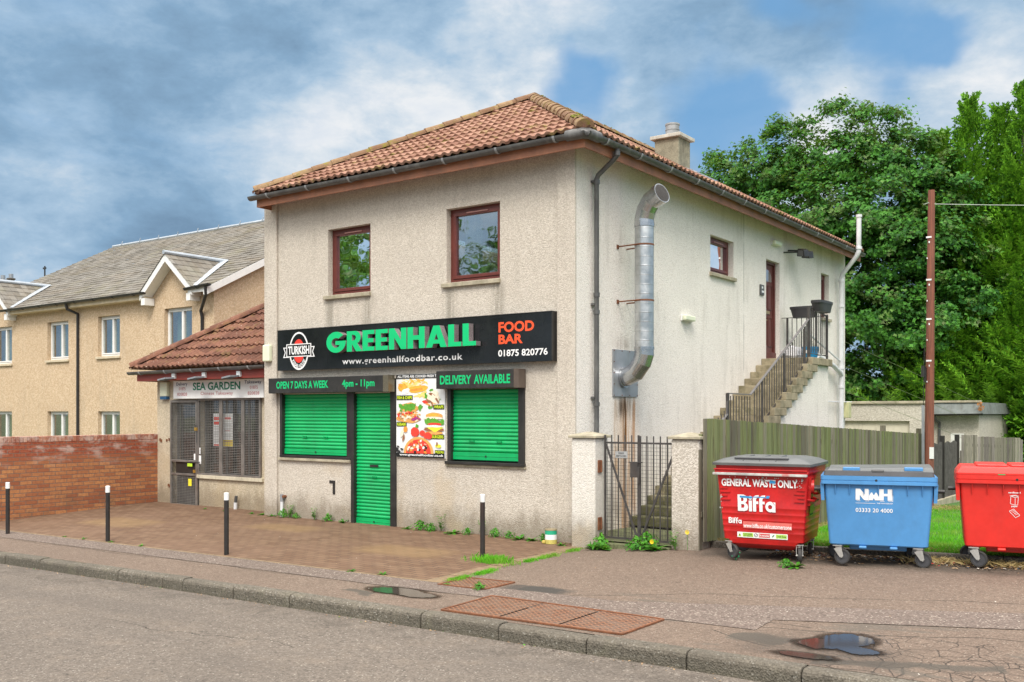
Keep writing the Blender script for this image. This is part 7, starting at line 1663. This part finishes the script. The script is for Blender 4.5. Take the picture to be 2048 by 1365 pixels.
# trees across the road: they are what the upstairs windows and the shop glass mirror
for i, (x, y, s_, lab) in enumerate(((-16.6, -18, 1.3, 'large leafy tree across the road mirrored in the upstairs windows'), (-25, -19, 1.35, 'second leafy tree across the road mirrored in the takeaway glass'), (-9, -27, 1.0, 'smaller leafy tree across the road mirrored in the puddle'))):
    t_ = thing('roadside_tree', lab, 'tree', (x, y, -.3)); trunk(t_, (x, y, -.4), (x, y, 6 * s_), .3, .08, 9, 60 + i)
    rr = random.Random(70 + i); crown_leaves('crown', t_, M_MAPLE, [(x + rr.uniform(-2.2, 2.2) * s_, y + rr.uniform(-2, 2) * s_, (3.6 + rr.uniform(0, 4.0)) * s_, rr.uniform(1.4, 2.2) * s_) for _ in range(8)], 520, 40, .2, 80 + i)

# weeds
def weed(kind, seed):
    r = random.Random(seed); V = []; F = []
    if kind == 'rosette':
        for k in range(26):
            a = r.uniform(0, 6.28); L = r.uniform(.06, .15); lift = r.uniform(.25, 1.2); d = Vector((cos(a), sin(a), lift)).normalized(); s_ = Vector((-sin(a), cos(a), 0)); b0_ = len(V); w = L * .17
            pts = [(0, .3), (.25, .8), (.4, .45), (.55, 1.1), (.7, .6), (.85, .8), (1, 0)]
            P = [d * (L * u) - Vector((0, 0, .35 * L * u * u)) + s_ * (w * v_) for u, v_ in pts] + [d * (L * u) - Vector((0, 0, .35 * L * u * u)) - s_ * (w * v_) for u, v_ in pts[-2::-1]]
            V += [tuple(p_) for p_ in P]; F.append(tuple(range(b0_, b0_ + len(P))))
    elif kind == 'bushy':
        for k in range(170):
            a = r.uniform(0, 6.28); rr = r.uniform(0, .11); z = r.uniform(.01, .15) * (1 - rr * 4); p_ = Vector((rr * cos(a), rr * sin(a), max(.005, z))); s_ = r.uniform(.010, .022); n_ = Vector((cos(a), sin(a), r.uniform(.3, 1.4))).normalized(); ax = n_.cross(Vector((r.uniform(-1, 1), r.uniform(-1, 1), .3))).normalized(); ay = n_.cross(ax); b0_ = len(V)
            V += [tuple(p_ + ax * s_ * u + ay * s_ * v_) for u, v_ in ((-1, 0), (-.3, .5), (.4, .45), (1, 0), (.4, -.45), (-.3, -.5))]; F.append(tuple(range(b0_, b0_ + 6)))
    else:
        for k in range(7):
            a = r.uniform(0, 6.28); top = Vector((cos(a) * .05, sin(a) * .05, r.uniform(.14, .26))); b0_ = len(V); V += [(-.003, 0, 0), (.003, 0, 0), tuple(top)]; F.append((b0_, b0_ + 1, b0_ + 2))
            for j in range(10):
                f_ = r.uniform(.15, 1); p_ = top * f_; b2 = r.uniform(0, 6.28); d = Vector((cos(b2), sin(b2), .35)); L = r.uniform(.03, .06) * (1.2 - f_ * .6); s_ = Vector((-sin(b2), cos(b2), 0)) * L * .28; b0_ = len(V); V += [tuple(p_), tuple(p_ + d * L * .5 + s_), tuple(p_ + d * L), tuple(p_ + d * L * .5 - s_)]; F.append((b0_, b0_ + 1, b0_ + 2, b0_ + 3))
    return V, F
WM = {}
for kd in ('rosette', 'bushy', 'tall'):
    for s_ in range(2):
        V, F = weed(kd, s_ + 5); me = bpy.data.meshes.new('weed_' + kd); me.from_pydata(V, [], F); me.materials.append(M_WEED); me.update(); WM[kd, s_] = me
WG = 'weeds along the foot of the walls'
def put_weed(kind, x, y, sc, label, z=None, i=[0]):
    i[0] += 1; r = random.Random(i[0] * 7); o_ = bpy.data.objects.new('weed', WM[kind, i[0] % 2]); COL.objects.link(o_)
    zz = (g(x, min(y, 0)) + .002) if z is None else z
    o_.location = (x, y, zz); o_.rotation_euler = (0, 0, r.uniform(0, 6.28)); o_.scale = (sc * r.uniform(.9, 1.2), sc * r.uniform(.9, 1.2), sc * r.uniform(.8, 1.1)); tag(o_, label, 'weed', WG)
spots = [('rosette', -6.32, -.10, .8, 'low weed left of the thin grey pipe by the dark shutter sill'), ('bushy', -6.02, -.1, 1.0, 'leafy weed around the foot of the white stub pipe'), ('tall', -5.86, -.1, 1.1, 'taller flowering weed just right of the white stub pipe'), ('bushy', -5.72, -.08, .8, 'weed at the wall foot below the left shutter, left of the bare gap'), ('tall', -5.25, -.08, .9, 'thin pale weed against the wall below the number 1'), ('bushy', -4.92, -.08, 1.1, 'dense dark weed standing under the number 1'), ('rosette', -4.55, -.08, 1.0, 'spiky weed touching the left edge of the green door shutter'),
 ('rosette', -3.1, -.12, .8, 'flat weed right of the green door shutter'), ('bushy', -2.82, -.12, 1.2, 'large leafy weed under the poster'), ('bushy', -2.62, -.10, 1.1, 'leafy weed just right of the one under the poster'), ('tall', -2.42, -.08, 1.1, 'upright weed under the right edge of the poster'), ('rosette', -2.12, -.14, 1.3, 'broad leaved weed below the right shutter'), ('bushy', -1.88, -.1, .9, 'weed behind the right hand bollard'), ('tall', -1.62, -.08, 1.1, 'upright weed right of the right hand bollard'), ('bushy', -1.35, -.1, .9, 'small leafy weed midway between bollard and paint tin'), ('bushy', -1.1, -.1, .8, 'second small leafy weed midway between bollard and paint tin'), ('rosette', -.88, -.14, 1.2, 'flat spreading weed left of the paint tin'), ('rosette', -.66, -.14, .9, 'low weed nearest the paint tin'),
 ('bushy', -.50, -.1, .8, 'tiny dark weed touching the paint tin'), ('rosette', -.05, -.3, .8, 'low weed between the paint tin and the white pillar'), ('rosette', .55, -.46, 1.6, 'large green weed clump at the foot of the white gate pillar'), ('bushy', .66, -.42, 1.4, 'bushy weed right of the white gate pillar'), ('rosette', .74, -.5, 1.2, 'outer leafy weed in front of the gate leaf'), ('bushy', 1.18, -.42, 1.4, 'weed clump in front of the middle of the gate'), ('bushy', 1.33, -.40, 1.6, 'big leafy weed before the right gate leaf'), ('rosette', 1.48, -.42, 1.5, 'spreading weed with yellow flower before the right gate leaf'), ('tall', 1.72, -.36, 1.1, 'thin weed at the foot of the speckled gate pillar'), ('rosette', 3.52, -.95, 1.0, 'weed patch by the right front wheel of the red metal bin'), ('bushy', 3.40, -.97, .8, 'small weed left of the bin wheel weed patch'),
 ('rosette', -7.72, -.02, .5, 'tiny weed left of the pipe stub at the takeaway wall'), ('rosette', -8.35, .0, .5, 'tiny weed beside the mesh door'), ('rosette', -6.95, -.05, .6, 'weed at the wall foot right of the takeaway pipe stub'), ('rosette', -6.62, -.08, .7, 'weed at the junction of takeaway and corner building'), ('rosette', -6.1, -3.36, .5, 'weed at the bollard foot before the brick wall'), ('rosette', -6.8, -3.38, .5, 'weed in the paving edge left of the middle bollard'), ('rosette', -7.35, -3.38, .4, 'tiny weed in the paving edge far left'), ('rosette', -5.3, -3.38, .5, 'weed in the paving edge between the two middle bollards'), ('rosette', -1.05, -3.38, .5, 'weed in the paving edge near the puddle'), ('rosette', -.55, -3.36, .6, 'weed on the corner of paving near the puddle'), ('bushy', 1.02, -3.56, .6, 'weed at the right corner of the small rusty cover'), ('rosette', .52, -3.5, .5, 'small weed on the small rusty cover')]
for s_ in spots: put_weed(*s_)
for x, y, z in ((1.86, -.30, .42), (1.46, -.50, .22)):
    mb = MB(); c_ = Vector((x, y, g(x, y) + z * .55)); mb.tube([(x, y, g(x, y)), tuple(c_)], .003, 4, 1)
    for k in range(16): a = 2 * pi * k / 16; mb.add([c_, c_ + Vector((cos(a) * .03, -.008, sin(a) * .03)), c_ + Vector((cos(a + .3) * .03, -.008, sin(a + .3) * .03))], [(0, 1, 2)], 0)
    mb.build('dandelion', [flat('petal_yellow', (.85, .62, .01), .6), M_WEED], label='yellow dandelion flower in front of the %s' % ('speckled gate pillar' if x > 1.7 else 'right gate leaf'), cat='flower', group='dandelions by the gate')
# grass
def blades(name, n, area, h, w, mat, seed, zf, tag_label=None, lean=.5):
    r = random.Random(seed); V = []; F = []
    for i in range(n):
        x, y = area(r); z = zf(x, y); a = r.uniform(0, 6.28); L = h * r.uniform(.5, 1.3); le = r.uniform(0, lean) * L; b0_ = len(V); sx_, sy_ = cos(a) * w, sin(a) * w; lx, ly = r.uniform(-le, le), r.uniform(-le, le)
        V += [(x - sx_, y - sy_, z), (x + sx_, y + sy_, z), (x + lx * .6 + sx_ * .6, y + ly * .6 + sy_ * .6, z + L * .65), (x + lx * 1.4, y + ly * 1.4, z + L)]; F.append((b0_, b0_ + 1, b0_ + 2, b0_ + 3))
    return quick(name, V, F, mat, kind='stuff', label=tag_label, cat='grass')
def lawn_area(r):
    u = r.random(); y = .2 + 11.5 * u ** 1.7; return (r.uniform(2.15, 6.2 + y * .25), y)
blades('grass', 62000, lawn_area, .05, .004, M_GRASS, 5, lambda x, y: lawn_z(x, y) - .012, 'bright green lawn behind the wheeled bins')
M_STRAW = leafmat('dry_grass', (.30, .22, .09), (.52, .40, .20), None, 0, .15)
def straw_area(r):
    k = r.random()
    if k < .5: return (r.uniform(2.1, 2.35), r.uniform(.2, 11))
    if k < .75: return (r.uniform(2.05, 7), .22 + abs(r.gauss(0, .06)))
    return (2.2 + abs(r.gauss(0, .9)), 10.6 + r.gauss(0, .5))
blades('dry_grass', 7000, straw_area, .05, .004, M_STRAW, 6, lambda x, y: lawn_z(x, y) - .008, 'pale dry grass along the fence foot and lawn kerb', 1.4)
def tuft(cx_, cy_, sx_, sy_, sl=0.0):
    def f_(r): a = r.gauss(0, 1); return (cx_ + a * sx_, cy_ + a * sl + r.gauss(0, sy_))
    return f_
bt = blades('grass_tuft', 900, tuft(.02, -1.98, .14, .07, -.01), .085, .004, M_GRASS, 7, lambda x, y: g(x, y)); bt['label'] = 'green grass tuft at the foot of the right hand bollard'
def edge_area(r):
    y = -3.4 + 3.1 * (r.random() if r.random() < .12 else r.choice((.06, .1, .22, .27, .56, .66, .72, .88)) + r.uniform(-.035, .035)); return (.33 + abs(r.gauss(0, .05)) + (.04 if y < -2.5 else 0), y)
blades('edge_grass', 2300, edge_area, .035, .003, M_GRASS, 8, lambda x, y: g(x, y) - .002, 'ragged grass growing along the open edge of the paving', .9)
# leaf litter and rubbish below the bins
def flakes(name, n, area, s0, s1, mats, seed, zf, label):
    r = random.Random(seed); V = []; F = []; MI = []
    for i in range(n):
        x, y = area(r); z = zf(x, y) + r.uniform(.003, .02); s_ = r.uniform(s0, s1); a = r.uniform(0, 6.28); t1, t2 = r.uniform(-.4, .4), r.uniform(-.4, .4); b0_ = len(V)
        for k in range(5): th = a + 2 * pi * k / 5; q = r.uniform(.6, 1.1); dx, dy = cos(th) * s_ * q, sin(th) * s_ * q * .65; V.append((x + dx, y + dy, z + dx * t1 + dy * t2 + .0))
        F.append(tuple(range(b0_, b0_ + 5))); MI.append(r.choices(range(len(mats)), [6, 5, 4, 1.2, .35, .3][:len(mats)])[0])
    return quick(name, V, F, mats, MI, kind='stuff', label=label, cat='litter')
LM = [flat('litter_brown', (.20, .11, .05), .9, var=.4), flat('litter_tan', (.38, .25, .13), .9, var=.3), flat('litter_dark', (.05, .035, .025), .9), flat('litter_pale', (.6, .55, .48), .8), M_BLUEB, M_RED]
flakes('leaf_litter', 3600, lambda r: (r.uniform(2.9, 7.2), .06 - abs(r.gauss(0, .2))), .008, .026, LM, 3, g, 'dead leaves and scraps swept against the kerb under the bins')
flakes('scattered_bits', 240, lambda r: (r.uniform(-9, 6), r.uniform(-4.6, -.2)), .004, .011, [LM[1], LM[3], LM[2]], 4, g, 'small scattered leaves and grit on the pavement')
flakes('gutter_debris', 420, lambda r: (r.uniform(-8, 6.5), -4.93 - abs(r.gauss(0, .06))), .005, .016, [LM[0], LM[2], LM[1], M_WEED], 5, lambda x, y: road_z(x, y), 'debris and moss in the road gutter below the kerb')
blades('dry_stems', 900, lambda r: (r.uniform(4.5, 6.8), .0 - abs(r.gauss(0, .12))), .06, .003, M_STRAW, 9, g, 'dry stems beside the lawn kerb between the bins', 2.4)
